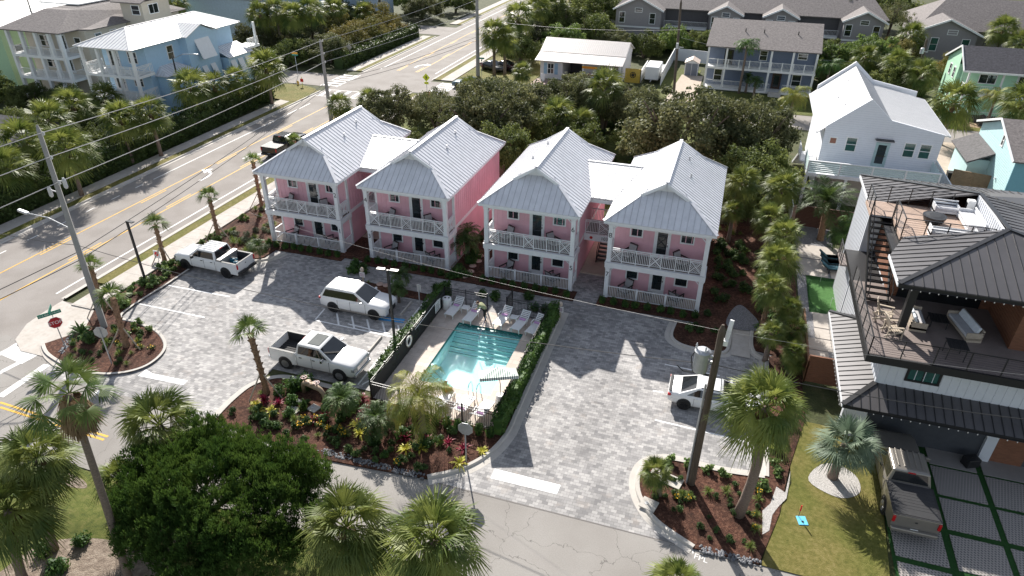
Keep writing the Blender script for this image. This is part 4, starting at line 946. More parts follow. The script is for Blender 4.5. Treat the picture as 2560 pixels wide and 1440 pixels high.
# surf shop
t = thing('surf_shop', 'low white shop with pale corrugated roof and open centre bay', 'shop')
M_sh = mat('shop_white', (.66, .64, .64), .7, var=.05); M_shr = mat('pale_corrugated_roof', (.56, .52, .50), .5, .1, var=.08)
wallbox(t, 6.4, 59.0, 0, 9.8, 68.5, 2.7, M_sh); wallbox(t, 12.6, 60.6, 0, 18.4, 68.5, 2.7, M_sh); wallbox(t, 9.8, 64, 0, 12.6, 68.5, 2.7, mat('shop_bay_dark', (.12, .11, .12)), 'bay_wall')
wallbox(t, 6.45, 62, 2.7, 18.35, 68.4, 3.6, M_sh, 'upper_wall')
rooffaces(t, [([(5.8,58,2.8), (18.75,58,2.8), (18.75,60.9,3.45), (5.8,60.9,3.45)], (0,1,0)), ([(5.8,60.9,3.5), (18.75,60.9,3.5), (18.75,64.3,4.9), (5.8,64.3,4.9)], (0,1,0)), ([(18.75,69,3.2), (5.8,69,3.2), (5.8,64.3,4.9), (18.75,64.3,4.9)], (0,1,0))], M_shr, ribm=M_shr, sp=.3, ribw=.05)
g = MB(); g.poly([(18.4,60.9,2.7), (18.4,69,2.7), (18.4,69,3.1), (18.4,64.3,4.8), (18.4,60.9,3.4)]); parts(g, 'gable_panel', M_sh, t)
window(t, (8.0, 59, 1.5), X, S, .85, 1.4, mull='hv', fm=M_white)
for x in (7.2, 8.85): m = MB(); m.box(x-.25, 58.94, .7, x+.25, 58.99, 2.3); m.build('shutter', mat('shutter_blue', (.3, .45, .6)), t)
for x in (15.6, 17.2): window(t, (x, 60.6, 1.6), X, S, 1.1, 1.3, fm=M_white)
for x in (13.0, 18.4): p_ = MB(); p_.box(x-.1, 58.3, 0, x+.1, 58.5, 2.8); p_.build('porch_post', M_white, t)
railing(t, (12.9, 58.6), (15.4, 58.6), .05, .9, m=M_white)
sg = thing('shop_sign', 'long yellow sign hanging under the eave of the white shop', 'sign', (14.0, 58.2, 2.25)); m = MB(); m.box(-1.1, -.03, -.16, 1.1, .03, .16); m.build('board', mat('sign_yellow', (.75, .36, .02)), sg); m = MB(); m.box(-.9, -.034, -.07, .9, -.031, .07)
m = MB(); [m.box(-.95+k*.19, -.045, -.08, -.84+k*.19, -.031, .09 if k % 3 else .04) for k in range(10)]; m.build('lettering', mat('sign_red', (.5, .08, .02)), sg)
gt = slat_fence('yellow board fence panel with a round black emblem right of the shop', (18.9, 60.6), (21.1, 60.6), 2.0, mat('yellow_fence', (.62, .42, .06)), horiz=False, name='yellow_fence')
m = MB()
for k in range(8): a = k*PI/4; m.lathe([(.10, 0), (.10, .02)], (math.cos(a)*.28, math.sin(a)*.28, 0), 8)
m.lathe([(.44, -.01), (.44, .0)], (0,0,0), 20); m.lathe([(.09, 0), (.09, .03)], (0,0,0), 8)
o = m.build('emblem', M_dark, gt); o.location = (1.1, -.06, 1.15); o.rotation_euler = (PI/2, 0, 0)
m = MB()
for k in range(8): a = k*PI/4; m.lathe([(.07, 0), (.07, .012)], (math.cos(a)*.28, math.sin(a)*.28, 0), 8)
o = m.build('emblem_petals', mat('yellow_fence', (.62, .42, .06)), gt); o.location = (1.1, -.082, 1.15); o.rotation_euler = (PI/2, 0, 0)
slat_fence('white side fence behind the yellow panel at the shop', (21.1, 60.6), (21.1, 67.5), 1.8, M_white, horiz=False)
slat_fence('white vinyl fence between the trailer and the utility pole', (24.1, 60.5), (24.1, 77.5), 1.9, M_white, horiz=False, board=.3)
slat_fence('white vinyl back fence behind the garden shed', (24.1, 77.5), (29.6, 76.5), 1.9, M_white, horiz=False, board=.3)
ab = thing('sandwich_board', 'white sandwich board standing left of the shop window', 'sign', (7.2, 57.6, .02)); m = MB(); m.obox((0,-.12,.5), .3, .02, .52, V((1,0,0)), V((0,.97,-.22)), V((0,.22,.97))); m.obox((0,.12,.5), .3, .02, .52, V((1,0,0)), V((0,.97,.22)), V((0,-.22,.97))); m.build('panels', M_white, ab)
# grey blue porch house
t = thing('grey_porch_house', 'slate blue two-storey house with two full-width white porches', 'house')
M_gb = mat('slate_blue_siding', (.15, .19, .27), .6, var=.05)
wallbox(t, 30.2, 62.8, 0, 44.3, 74, 5.9, M_gb, sid=1, sp=.25, rw=.02, rh=.012, horiz=True, faces='SEW')
shingle_roof(t, [([(29.7,60.7,5.9), (44.7,60.7,5.9), (44.9,68.3,8.4), (29.9,68.3,8.4)], (0,1,0)), ([(44.9,68.3,8.4), (44.9,75.5,5.9), (29.9,75.5,5.9), (29.9,68.3,8.4)], (0,1,0))], M_shingle)
g = MB()
for x in (30.21, 44.29): g.poly([(x,62.8,5.85), (x,74,5.85), (x,68.3,8.25)])
parts(g, 'gable_panel', M_gb, t)
for zz in (0.0, 2.85):
    m = MB(); m.box(30.0, 61, zz, 44.5, 62.85, zz+.3); m.build('porch_floor', M_white, t)
    railing(t, (30.1,61.1), (44.4,61.1) if zz > 1 else (38.9,61.1), zz+.3, 1.0, m=M_white, sp=.17, posts=[k/10 for k in range(1, 10)] if zz > 1 else ())
    if zz < 1: railing(t, (40.6,61.1), (44.4,61.1), zz+.3, 1.0, m=M_white, sp=.17)
for x in (30.15, 32.6, 35.1, 38.5, 41.3, 44.3):
    for z0, z1 in ((.3, 2.85), (3.15, 5.8)): p_ = MB(); p_.box(x-.13, 61.0, z0, x+.13, 61.25, z1); p_.build('porch_post', M_white, t)
window(t, (31.8, 62.8, 1.6), X, S, 1.0, 1.6, fm=M_white); window(t, (42.4, 62.8, 1.6), X, S, 1.1, 1.6, fm=M_white); door(t, (39.8, 62.8, .3), X, S, 1.0, 2.1, m=mat('brown_door', (.06, .03, .02)), fm=M_white)
window(t, (37.5, 62.8, 4.7), X, S, .9, 1.2, fm=M_white); window(t, (42.6, 62.8, 4.9), X, S, 1.1, .7, fm=M_white); door(t, (32.9, 62.8, 3.15), X, S, 1.0, 2.0, m=M_dark, fm=M_white)
m = MB(); [m.box(38.9, 59.2+k*.45, 0, 40.6, 59.2+(k+1)*.45, .08*(k+1)) for k in range(4)]; m.build('front_steps', M_concrete, t)
for x in (34.6, 37.1, 41.6): v = MB(); v.tube([(x,65.0,7.2), (x,65.0,7.75)], .07); v.build('roof_vent', M_dark, t)
# condos
M_cd = mat('condo_stucco', (.30, .28, .28), .8, var=.05)
t = thing('condo_building', 'long grey condominium with brown shingle roof and white trimmed gables at the top', 'building')
wallbox(t, 12.5, 92, 0, 56, 106, 5.9, M_cd)
shingle_roof(t, [([(11.6,91.2,5.9), (57,91.2,5.9), (54,99,9.2), (14.6,99,9.2)], (0,1,0)), ([(57,107,5.9), (11.6,107,5.9), (14.6,99,9.2), (54,99,9.2)], (0,1,0)), ([(11.6,107,5.9), (11.6,91.2,5.9), (14.6,99,9.2)], (1,0,0)), ([(57,91.2,5.9), (57,107,5.9), (54,99,9.2)], (1,0,0))], M_shingle)
for gx, gw in ((16, 9), (31, 6), (40, 6), (53, 7)):
    wallbox(t, gx-gw/2+.5, 88.8, 0, gx+gw/2-.5, 92, 5.8, M_cd, 'bay_wall')
    shingle_roof(t, [([(gx-gw/2,88.2,5.8), (gx,88.2,5.8+gw*.24), (gx,95,5.8+gw*.24), (gx-gw/2,93,5.8)], (1,0,0)), ([(gx,88.2,5.8+gw*.24), (gx+gw/2,88.2,5.8), (gx+gw/2,93,5.8), (gx,95,5.8+gw*.24)], (1,0,0))], M_shingle, 'gable_roof')
    g = MB(); g.poly([(gx-gw/2+.5,88.79,5.75), (gx+gw/2-.5,88.79,5.75), (gx,88.79,5.6+gw*.24)]); parts(g, 'gable_panel', M_cd, t)
    g = MB(); g.beam((gx-gw/2,88.1,5.75), (gx,88.1,5.75+gw*.24), .12, .25); g.beam((gx+gw/2,88.1,5.75), (gx,88.1,5.75+gw*.24), .12, .25); g.box(gx-gw/2+.5, 88.72, 2.75, gx+gw/2-.5, 88.8, 3.0); parts(g, 'gable_trim', M_white, t)
    for dx in ((-.32*gw, .28*gw) if gw > 6 else (-.3*gw, .3*gw)):
        window(t, (gx+dx, 88.8, 4.4), X, S, .9, 1.7, fm=M_white); window(t, (gx+dx, 88.8, 1.6), X, S, .9, 1.5, fm=M_white)
    window(t, (gx, 88.8, 5.7), X, S, 1.2, .6, fm=M_white)
for a, b in ((20.5, 28), (34, 37), (43, 49.5)):
    m = MB(); m.box(a, 90.2, 2.7, b, 92, 3.0); m.build('balcony_floor', M_white, t); railing(t, (a,90.3), (b,90.3), 3.0, 1.0, sp=.2, m=M_white); railing(t, (a,90.3), (b,90.3), .1, 1.0, sp=.2, m=M_white)
    m = MB(); m.box(a, 91.9, 3.0, b, 91.98, 5.6); m.box(a, 91.9, .1, b, 91.98, 2.6); m.build('recess_shade_sheet', mat('recess_shade_dark', (.07, .065, .07)), t)  # dark sheets on the flat wall, painting the shade of balcony recesses
t = thing('condo_building', 'grey condominium with brown shingle roof in the top right corner', 'building')
wallbox(t, 61.5, 90.5, 0, 96, 104, 5.2, M_cd)
shingle_roof(t, [([(60.8,89.8,5.2), (97,89.8,5.2), (93,98,9.0), (66,98,9.0)], (0,1,0)), ([(97,106,5.2), (60.8,106,5.2), (66,98,9.0), (93,98,9.0)], (0,1,0)), ([(60.8,106,5.2), (60.8,89.8,5.2), (66,98,9)], (1,0,0))], M_shingle)
wallbox(t, 60.2, 87, 0, 69.2, 90.6, 5.1, M_cd, 'bay_wall')
shingle_roof(t, [([(59.6,86.3,5.1), (64.7,86.3,7.3), (64.7,93,7.3), (59.6,92,5.1)], (1,0,0)), ([(64.7,86.3,7.3), (69.8,86.3,5.1), (69.8,92,5.1), (64.7,93,7.3)], (1,0,0))], M_shingle, 'gable_roof')
g = MB(); g.poly([(60.2,86.98,5.0), (69.2,86.98,5.0), (64.7,86.98,7.1)]); parts(g, 'gable_panel', M_cd, t)
g = MB(); g.beam((59.6,86.2,5.0), (64.7,86.2,7.25), .12, .25); g.beam((69.8,86.2,5.0), (64.7,86.2,7.25), .12, .25); parts(g, 'gable_trim', M_white, t)
for x in (61.6, 63.4, 67.8): window(t, (x, 87, 3.4), X, S, 1.0, 1.9, fm=M_white, glass=M_green_glass if x > 63 else None)
window(t, (65.6, 87, 5.3), X, S, 1.3, .6, fm=M_white, glass=M_green_glass)
railing(t, (69.4,90.0), (75,90.0), .3, 1.0, sp=.2)
# mint house right
t = thing('mint_house', 'mint green house with dark shingle roof and white turned balusters', 'house')
M_mg = mat('mint_siding', (.45, .72, .52), .6, var=.04)
wallbox(t, 61.3, 59.2, 0, 76, 66, 5.9, M_mg, sid=1, sp=.22, rw=.02, rh=.012, horiz=True, faces='SW')
wallbox(t, 60.9, 60.0, 0, 61.3, 66, 5.9, M_mg, 'side_wall')
shingle_roof(t, [([(60.6,56.4,5.9), (77,56.4,5.9), (77,60.5,8.1), (60.6,60.5,8.1)], (0,1,0)), ([(77,66.6,5.7), (60.6,66.6,5.7), (60.6,60.5,8.1), (77,60.5,8.1)], (0,1,0))], mat('charcoal_shingle', (.085, .08, .09), .85, var=.4, scale=4, bump=.4))
g = MB(); g.poly([(60.88,60,5.8), (60.88,66,5.8), (60.88,60.5,8.0)]); g.poly([(61.29,59.2,5.8), (61.29,60.6,5.8), (61.29,60.5,7.8)]); parts(g, 'gable_panel', M_mg, t)
m = MB(); m.beam((60.6,56.4,5.85), (60.6,60.5,8.05), .1, .22); m.beam((60.6,66.6,5.65), (60.6,60.5,8.05), .1, .22); m.box(60.6, 56.35, 5.7, 77, 56.45, 5.9); parts(m, 'roof_trim', M_white, t)
m = MB(); m.box(61.4, 57, 2.8, 77, 59.2, 3.05); m.build('balcony_floor', M_white, t); railing(t, (61.5,57.1), (77,57.1), 3.05, 1.0, m=M_white, sp=.24, posts=(.24, .48, .72)); railing(t, (61.5,57.1), (61.5,59.2), 3.05, 1.0, m=M_white, sp=.24); railing(t, (62.5,56.6), (66,56.6), .05, 1.0, m=M_white, sp=.24)
for x in (61.5, 65.2, 69, 72.7): p_ = MB(); p_.box(x-.1, 57, 0, x+.1, 57.2, 5.8); p_.build('porch_post', M_white, t)
for y, z in ((61.5, 4.6), (63.6, 4.6), (61.2, 1.6), (63.2, 1.6)): window(t, (60.9, y, z), Y, Wd, .7, 1.2, fm=M_white)
door(t, (68, 59.2, 3.05), X, S, 1.1, 2.1, fm=M_white); window(t, (64.2, 59.2, 4.5), X, S, 1.8, 1.0, mull='v', fm=M_white)
# aqua house
t = thing('aqua_house', 'aqua house with grey shingle roof cut by the right edge and attached low garage', 'house')
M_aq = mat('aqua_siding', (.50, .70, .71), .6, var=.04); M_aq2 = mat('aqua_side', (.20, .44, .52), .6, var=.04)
wallbox(t, 58.5, 25.8, 0, 72, 37, 5.0, M_aq, sid=1, sp=.2, rw=.02, rh=.012, horiz=True, faces='W')
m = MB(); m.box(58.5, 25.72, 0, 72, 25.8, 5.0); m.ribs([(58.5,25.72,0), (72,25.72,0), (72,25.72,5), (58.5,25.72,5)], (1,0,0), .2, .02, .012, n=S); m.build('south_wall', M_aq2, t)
shingle_roof(t, [([(58.1,25.2,5.0), (72,25.2,5.0), (72,31.4,7.0), (58.1,31.4,7.0)], (0,1,0)), ([(72,37.6,5.0), (58.1,37.6,5.0), (58.1,31.4,7.0), (72,31.4,7.0)], (0,1,0))], M_shingle)
g = MB(); g.poly([(58.49,25.8,4.95), (58.49,37,4.95), (58.49,31.4,6.8)]); parts(g, 'gable_panel', M_aq, t)
m = MB(); m.beam((58.1,25.2,4.95), (58.1,31.4,6.95), .08, .2); m.beam((58.1,37.6,4.95), (58.1,31.4,6.95), .08, .2); parts(m, 'roof_trim', M_white, t)
wallbox(t, 56.8, 31.5, 0, 58.5, 36.8, 2.9, M_aq, 'garage_wall'); shingle_roof(t, [([(56.4,30.8,2.8), (58.6,30.8,3.9), (58.6,37.4,3.9), (56.4,37.4,2.8)], (1,0,0))], M_shingle_dk, 'garage_roof')
window(t, (58.5, 30.2, 5.3), Y, Wd, .5, .9, fm=M_white)
for y, z in ((28.6, 2.2), (28.0, 1.0)): m = MB(); m.lathe([(.14, 0), (.05, .14)], (58.42, y, z), 6); m.build('wall_vent', M_white, t)
# mural on the south wall: simple coral shape
m = MB()
for k in range(7): m.beam((59.2+k*.1,25.70,1.2), (58.9+k*.17,25.70,1.9+.25*math.sin(k)), .06, .03, S)
m.build('mural_coral', mat('coral_red', (.55, .1, .06)), t)
bn = thing('wheelie_bin', 'black wheelie bin standing beside the aqua garage wall', 'bin', (56.0, 32.6, .02)); m = MB(); m.add([(-.25,-.28,.05), (.25,-.28,.05), (.25,.28,.05), (-.25,.28,.05), (-.32,-.36,1.0), (.32,-.36,1.0), (.32,.36,1.0), (-.32,.36,1.0)], [(3,2,1,0), (4,5,6,7), (0,1,5,4), (1,2,6,5), (2,3,7,6), (3,0,4,7)]); m.build('body', M_black, bn); m = MB(); m.box(-.35, -.4, 1.0, .35, .38, 1.06); m.build('lid', M_black, bn); 
for s in (-1, 1): m = MB(); m.tube([(s*.3,.34,.12), (s*.36,.34,.12)], .12, 10); m.build('wheel', M_black, bn)
# shed, box trailer, flat trailer
t = thing('garden_shed', 'small grey garden shed with white trim on the driveway end', 'shed', (27.7, 68.9, .03))
wallbox(t, -.95, -1, 0, .95, 1.3, 1.9, mat('shed_grey', (.22, .24, .28)), 'wall'); m = MB(); m.slab([(-1.1,-1.2,1.85), (0,-1.2,2.4), (0,1.5,2.4), (-1.1,1.5,1.85)], .06); m.slab([(0,-1.2,2.4), (1.1,-1.2,1.85), (1.1,1.5,1.85), (0,1.5,2.4)], .06); m.build('roof', mat('shed_roof', (.62, .5, .42)), t)
m = MB(); m.poly([(-.95,-1.01,1.85), (.95,-1.01,1.85), (0,-1.01,2.33)]); m.box(-1.0, -1.04, 0, -.88, -1.0, 1.9); m.box(.88, -1.04, 0, 1.0, -1.0, 1.9); m.box(-.88, -1.04, 1.78, .88, -1.0, 1.9); m.box(-.03, -1.04, 0, .03, -1.0, 1.78); m.build('trim', M_white, t)
t = thing('box_trailer', 'white enclosed box trailer parked right of the yellow fence', 'trailer', (22.6, 63.3, .02))
m = MB(); m.box(-1, -2, .45, 1, 2.3, 2.3); m.build('body', M_white, t, bevel=.12); m = MB(); m.box(-1.03, -.7, .3, 1.03, .7, .75); m.beam((0,-2,.5), (0,-3.1,.45), .12, .12); m.build('chassis', M_galv, t)
for s in (-1, 1): m = MB(); m.tube([(s*.98,0,.33), (s*1.14,0,.33)], .33, 14); m.build('wheel', M_black, t)
t = thing('flat_trailer', 'low grey flatbed trailer beside the white box trailer', 'trailer', (23.2, 69.5, .02))
m = MB(); m.box(-.7, -1.7, .5, .7, 1.7, .58); [m.box(-.72+k*.24, -1.7, .581, -.72+k*.24+.2, 1.7, .6) for k in range(6)]; m.build('bed', M_galv, t); m = MB(); m.beam((-.72,-1.7,.8), (-.72,1.7,.8), .05, .05); m.beam((.72,-1.7,.8), (.72,1.7,.8), .05, .05); m.build('side_rails', M_dark, t)
for s in (-1, 1): m = MB(); m.tube([(s*.74,0,.3), (s*.9,0,.3)], .3, 12); m.build('wheel', M_black, t)
# ---------------- vegetation ----------------
def nrm(a): return a/np.maximum(1e-9, np.linalg.norm(a, axis=-1, keepdims=True))
L_sabal = leafmat('sabal_leaf', (.06, .10, .02), (.22, .25, .06), .38, .28)
L_new = leafmat('young_palm_leaf', (.05, .10, .02), (.17, .23, .06), .38, .28)
L_bis = leafmat('silver_palm_leaf', (.09, .14, .09), (.20, .25, .17), .45, .25)
L_date = leafmat('date_palm_leaf', (.035, .075, .02), (.09, .14, .035), .4, .25)
L_gold = leafmat('golden_palm_leaf', (.14, .20, .04), (.36, .34, .08), .42, .35)
L_dead = leafmat('dead_frond', (.13, .085, .05), (.30, .21, .12), .8, .15)
L_cedar = leafmat('cedar_leaf', (.036, .085, .014), (.09, .16, .03), .6, .2, scale=.6)
L_oak = leafmat('oak_leaf', (.06, .075, .03), (.165, .17, .075), .55, .28, objvar=.25, scale=.5)
L_scrub = leafmat('scrub_leaf', (.055, .08, .022), (.15, .18, .05), .55, .28, objvar=.3, scale=.4)
L_yel = leafmat('yellowing_leaf', (.09, .10, .025), (.26, .22, .06), .55, .25, scale=.5)
L_hedge = leafmat('hedge_leaf', (.03, .05, .014), (.07, .11, .028), .5, .22, scale=.8)
L_pod = leafmat('podocarpus_leaf', (.03, .075, .018), (.09, .17, .035), .45, .25, scale=1.5)
L_shrub = leafmat('shrub_leaf', (.03, .06, .018), (.08, .14, .035), .5, .2, scale=3, objvar=.3)
L_grape = leafmat('sea_grape_leaf', (.07, .13, .03), (.20, .27, .09), .35, .25, scale=3)
L_grassy = leafmat('fountain_grass', (.08, .13, .025), (.22, .28, .07), .6, .3, scale=3, objvar=.2)
L_cord = leafmat('red_cordyline', (.13, .01, .022), (.36, .03, .06), .4, .25, scale=4)
L_brom = leafmat('yellow_bromeliad', (.35, .38, .05), (.75, .66, .12), .4, .25, scale=4)
L_bushy = leafmat('leafy_green', (.07, .12, .03), (.17, .24, .06), .5, .3, scale=.5)
L_bush = leafmat('grey_green_leaf', (.07, .09, .05), (.16, .19, .11), .55, .2, scale=2)
M_fl = mat('yellow_flower', (.85, .50, .02), .6)

def fan_leaf(L, nseg, droop, wide, rng, c, d, s, n):
    """quads of one fan leaf: blade centre c, direction d, side s, normal n"""
    a = np.linspace(-1, 1, nseg)*wide+rng.normal(0, .03, nseg)
    ln = L*(.62+.38*np.cos(a*.55))*rng.uniform(.9, 1.05, nseg)
    D = d*np.cos(a)[:, None]+s*np.sin(a)[:, None]-n*(.22*np.abs(np.sin(a)))[:, None]; D = nrm(D)
    Wv = nrm(np.cross(D, n)); w = L*wide/nseg*.47
    mid = c+D*(ln*.55)[:, None]; mid[:, 2] -= droop*ln*.08
    tip = c+D*(ln)[:, None]; tip[:, 2] -= droop*ln*(.38+rng.uniform(-.1, .2, nseg))
    A = np.stack([c-Wv*w*.1, c+Wv*w*.1, mid+Wv*w, mid-Wv*w], 1); B = np.stack([mid-Wv*w, mid+Wv*w, tip+Wv*w*.12, tip-Wv*w*.12], 1)
    return np.concatenate([A, B])
def fan_crown(name, m, nleaf, seed, elo=-50, ehi=80, droop=1.0, nseg=24, pet=.55, wide=1.75, bl=.62, up=1.0):
    rng = np.random.default_rng(seed); Q = []
    for i in range(nleaf):
        az = i*2.39996+rng.normal(0, .15); f = (i+.5)/nleaf; el = math.radians(elo+(ehi-elo)*(f**up)+rng.normal(0, 5))
        d = np.array([math.cos(az)*math.cos(el), math.sin(az)*math.cos(el), math.sin(el)]); s = np.array([-math.sin(az), math.cos(az), 0]); n = np.cross(d, s); n = n if n[2] > 0 else -n
        p = pet*rng.uniform(.75, 1.1); c = d*p+np.array([0, 0, -.10*p*p])
        d2 = d+np.array([0, 0, -.22]); d2 /= np.linalg.norm(d2); tw = rng.normal(0, .25); s2 = s*math.cos(tw)+n*math.sin(tw); n2 = np.cross(d2, s2); n2 = n2 if n2[2] > 0 else -n2
        Q.append(fan_leaf(bl*rng.uniform(.85, 1.1), nseg, droop*(1.2-f*.7), wide, rng, c, d2, s2, n2))
        w = .012; z0 = d*.04; Q.append(np.array([[z0-s*w, z0+s*w, c+s*w, c-s*w]])); Q.append(np.array([[z0-n*w, z0+n*w, c+n*w, c-n*w]]))
    return npmesh(name, np.concatenate(Q).reshape(-1, 3), 4, m)
def feather_crown(name, m, nleaf, seed, elo=-10, ehi=80, L=1.0, nl=34, arch=1.0, ll=.28, vee=.35, hang=.25):
    rng = np.random.default_rng(seed); Q = []
    for i in range(nleaf):
        az = i*2.39996+rng.normal(0, .15); f = (i+.5)/nleaf; el = math.radians(elo+(ehi-elo)*f+rng.normal(0, 5)); le = L*rng.uniform(.85, 1.08)
        t = np.linspace(0, 1, nl); h = np.array([math.cos(az), math.sin(az), 0]); s = np.array([-math.sin(az), math.cos(az), 0])
        ang = el-arch*(t**1.4)*1.5; dx = np.cumsum(np.cos(ang))/nl*le; dz = np.cumsum(np.sin(ang))/nl*le
        P = h*dx[:, None]+np.array([0, 0, 1.])*dz[:, None]; T = h*np.cos(ang)[:, None]+np.array([0, 0, 1.])*np.sin(ang)[:, None]; Nn = np.cross(T, s); Nn = Nn*np.sign(Nn[:, 2:3]+1e-9)
        w = .012*(1-t*.8)[:, None]
        Q.append(np.stack([P[:-1]-s*w[:-1], P[:-1]+s*w[:-1], P[1:]+s*w[1:], P[1:]-s*w[1:]], 1))
        k = slice(3, nl)
        for sg in (-1, 1):
            l = ll*le*np.sin(np.clip(t[k]*2.6+.35, 0, PI)*.98)**.6*rng.uniform(.85, 1.1, nl-3)
            D = nrm(s*sg*1.0+T[k]*.75+Nn[k]*vee+rng.normal(0, .12, (nl-3, 3))); b = P[k]; mid = b+D*(l*.5)[:, None]; tip = b+D*l[:, None]; tip[:, 2] -= hang*l; Wv = nrm(np.cross(D, Nn[k]))*(.012*le*34/nl)
            Q.append(np.stack([b-Wv*.5, b+Wv*.5, mid+Wv, mid-Wv], 1)); Q.append(np.stack([mid-Wv, mid+Wv, tip+Wv*.1, tip-Wv*.1], 1))
    return npmesh(name, np.concatenate(Q).reshape(-1, 3), 4, m)
def hang_skirt(name, n, seed, r=.32, z0=-.05, z1=-.75):
    rng = np.random.default_rng(seed); a = rng.uniform(0, 2*PI, n); rr = r*rng.uniform(.5, 1.15, n); z = rng.uniform(z0-.25, z0, n); ln = rng.uniform(.25, .6, n)*abs(z1-z0)*1.3
    b = np.stack([np.cos(a)*rr*.5, np.sin(a)*rr*.5, z], 1); t = np.stack([np.cos(a)*rr, np.sin(a)*rr, z-ln], 1); s = np.stack([-np.sin(a), np.cos(a), 0*a], 1)*.022
    return npmesh(name, np.stack([b-s, b+s, t+s*.3, t-s*.3], 1).reshape(-1, 3), 4, L_dead)
TPL = {}
def tpl(key, fn):
    if key not in TPL: o = fn(); COL.objects.unlink(o); TPL[key] = o
    return TPL[key]
def inst(o, name, parent, loc, sc, rot=(0,0,0)):
    c = o.copy(); c.name = name; COL.objects.link(c); c.parent = parent; c.location = loc; c.scale = (sc,)*3 if not hasattr(sc, '__len__') else sc; c.rotation_euler = rot; return c
def crown_tpl(kind, k):
    S_ = dict(
        sabal=lambda: fan_crown('crown', L_sabal, 34, 10+k, -45, 82, 1.0, 22, wide=1.6, bl=.64),
        sabal_hi=lambda: fan_crown('crown', L_sabal, 40, 30+k, -52, 84, 1.15, 30, wide=1.65, bl=.66),
        new=lambda: fan_crown('crown', L_new, 11, 50+k, 15, 86, .7, 22, pet=.45, bl=.62, wide=1.5),
        wash=lambda: fan_crown('crown', L_new, 17, 70+k, -18, 78, .55, 30, pet=.62, bl=.52, wide=1.9),
        bis=lambda: fan_crown('crown', L_bis, 24, 80+k, -25, 80, .5, 34, pet=.5, bl=.6, wide=1.9),
        date=lambda: feather_crown('crown', L_date, 30, 90+k, 0, 80, 1, 48, .85),
        pygmy=lambda: feather_crown('crown', L_date, 26, 95+k, 0, 80, 1, 24, 1.25, .3),
        queen=lambda: feather_crown('crown', L_gold, 15, 97+k, 0, 84, 1, 64, 1.15, .36, .1, .8),
        royal=lambda: feather_crown('crown', L_pod, 15, 99+k, 5, 80, 1, 26, 1.2, .36, .1, .6))
    return tpl((kind, k), S_[kind])
_pn = 0
def palm(label, kind, r, top, base=None, h=None, tr=.17, boots=False, stakes=False, skirt=0, curve=0, group=None, cat='palm tree', rscale=None, tm=None, name='palm_tree', xy=None, sag=1.0):
    """top/base are photograph positions of crown centre and trunk foot; h = height of the crown centre"""
    global _pn; _pn += 1; rg = random.Random(_pn*17)
    if xy is not None: T = V((xy[0], xy[1], h)); B = V((xy[0], xy[1], 0))
    else:
        if h is None:
            b = G(*base); h = min((x*.1 for x in range(5, 160)), key=lambda q: (G(top[0], top[1], q).xy-b.xy).length)
        T = G(top[0], top[1], h); B = G(*base) if base else V((T.x, T.y, 0))
    B.z = 0; t = thing(name, label, cat, tuple(B), 0, group); D = T-B
    m = MB(); n = 7; pts = []; rad = []
    for i in range(n):
        f = i/(n-1); c = curve*math.sin(f*PI); pts.append(V((D.x*(f**1.3)+c, D.y*(f**1.3), D.z*f))); rad.append(tr*(1.15 if i == 0 else 1.0-.18*f+(.1 if (boots and f > .8) else 0)))
    m.tube(pts, rad, 9)
    if boots:
        nb = int(h*9)
        for i in range(nb):
            f = .12+.86*i/nb; a = i*2.4; q = V((D.x*(f**1.3), D.y*(f**1.3), D.z*f)); o_ = V((math.cos(a), math.sin(a), 0)); s_ = V((-math.sin(a), math.cos(a), 0)); rr = tr*.9
            m.add([q+o_*rr*.8-s_*.05, q+o_*rr*.8+s_*.05, q+o_*(rr+.10)+s_*.02+V((0,0,.2)), q+o_*(rr+.10)-s_*.02+V((0,0,.2)), q+o_*rr*.7+V((0,0,.22))], [(0,1,2,3), (1,4,2), (0,3,4)])
    m.build('trunk', tm or (M_boot if boots else M_bark), t, smooth=not boots)
    rot = (rg.uniform(-.12, .12), rg.uniform(-.12, .12), rg.uniform(0, 6.28)); sc = r
    inst(crown_tpl(kind, rg.randrange(2)), 'crown', t, D, (sc, sc, sc*sag), rot)
    if skirt: inst(tpl('skirt', lambda: hang_skirt('dead_fronds', 1000, 3)), 'dead_fronds', t, D+V((0,0,-.02*r)), (skirt, skirt, skirt*1.1), (0,0,rg.uniform(0, 6)))
    if stakes:
        for k in range(3):
            a = k*2.094+rg.uniform(-.3, .3); s_ = MB(); s_.beam((math.cos(a)*1.1, math.sin(a)*1.1, .05), (D.x*.35+math.cos(a)*.12, D.y*.35+math.sin(a)*.12, min(h*.42, 1.5)), .07, .05); s_.build('support_stake', M_teak, t)
    return t
def leafcloud(name, m, cen, rad, per, size, rng, aspect=1.6, up=.3, flat=.6):
    """leaf quads scattered through clumps; cen (n,3), rad (n,)"""
    n = len(cen)*per; c = np.repeat(cen, per, 0); r = np.repeat(rad, per)[:, None]
    d = nrm(rng.normal(size=(n, 3))); p = c+d*r*(rng.uniform(0, 1, (n, 1))**.45)*np.array([1, 1, flat])
    nn = nrm(d*.6+rng.normal(size=(n, 3))*.6+np.array([0, 0, up])); a = nrm(np.cross(nn, rng.normal(size=(n, 3)))); b = np.cross(nn, a)
    s = size*rng.uniform(.6, 1.3, (n, 1)); a = a*s*aspect*.5; b = b*s*.5
    return npmesh(name, np.stack([p-a, p-b*1, p+a, p+b], 1).reshape(-1, 3), 4, m)
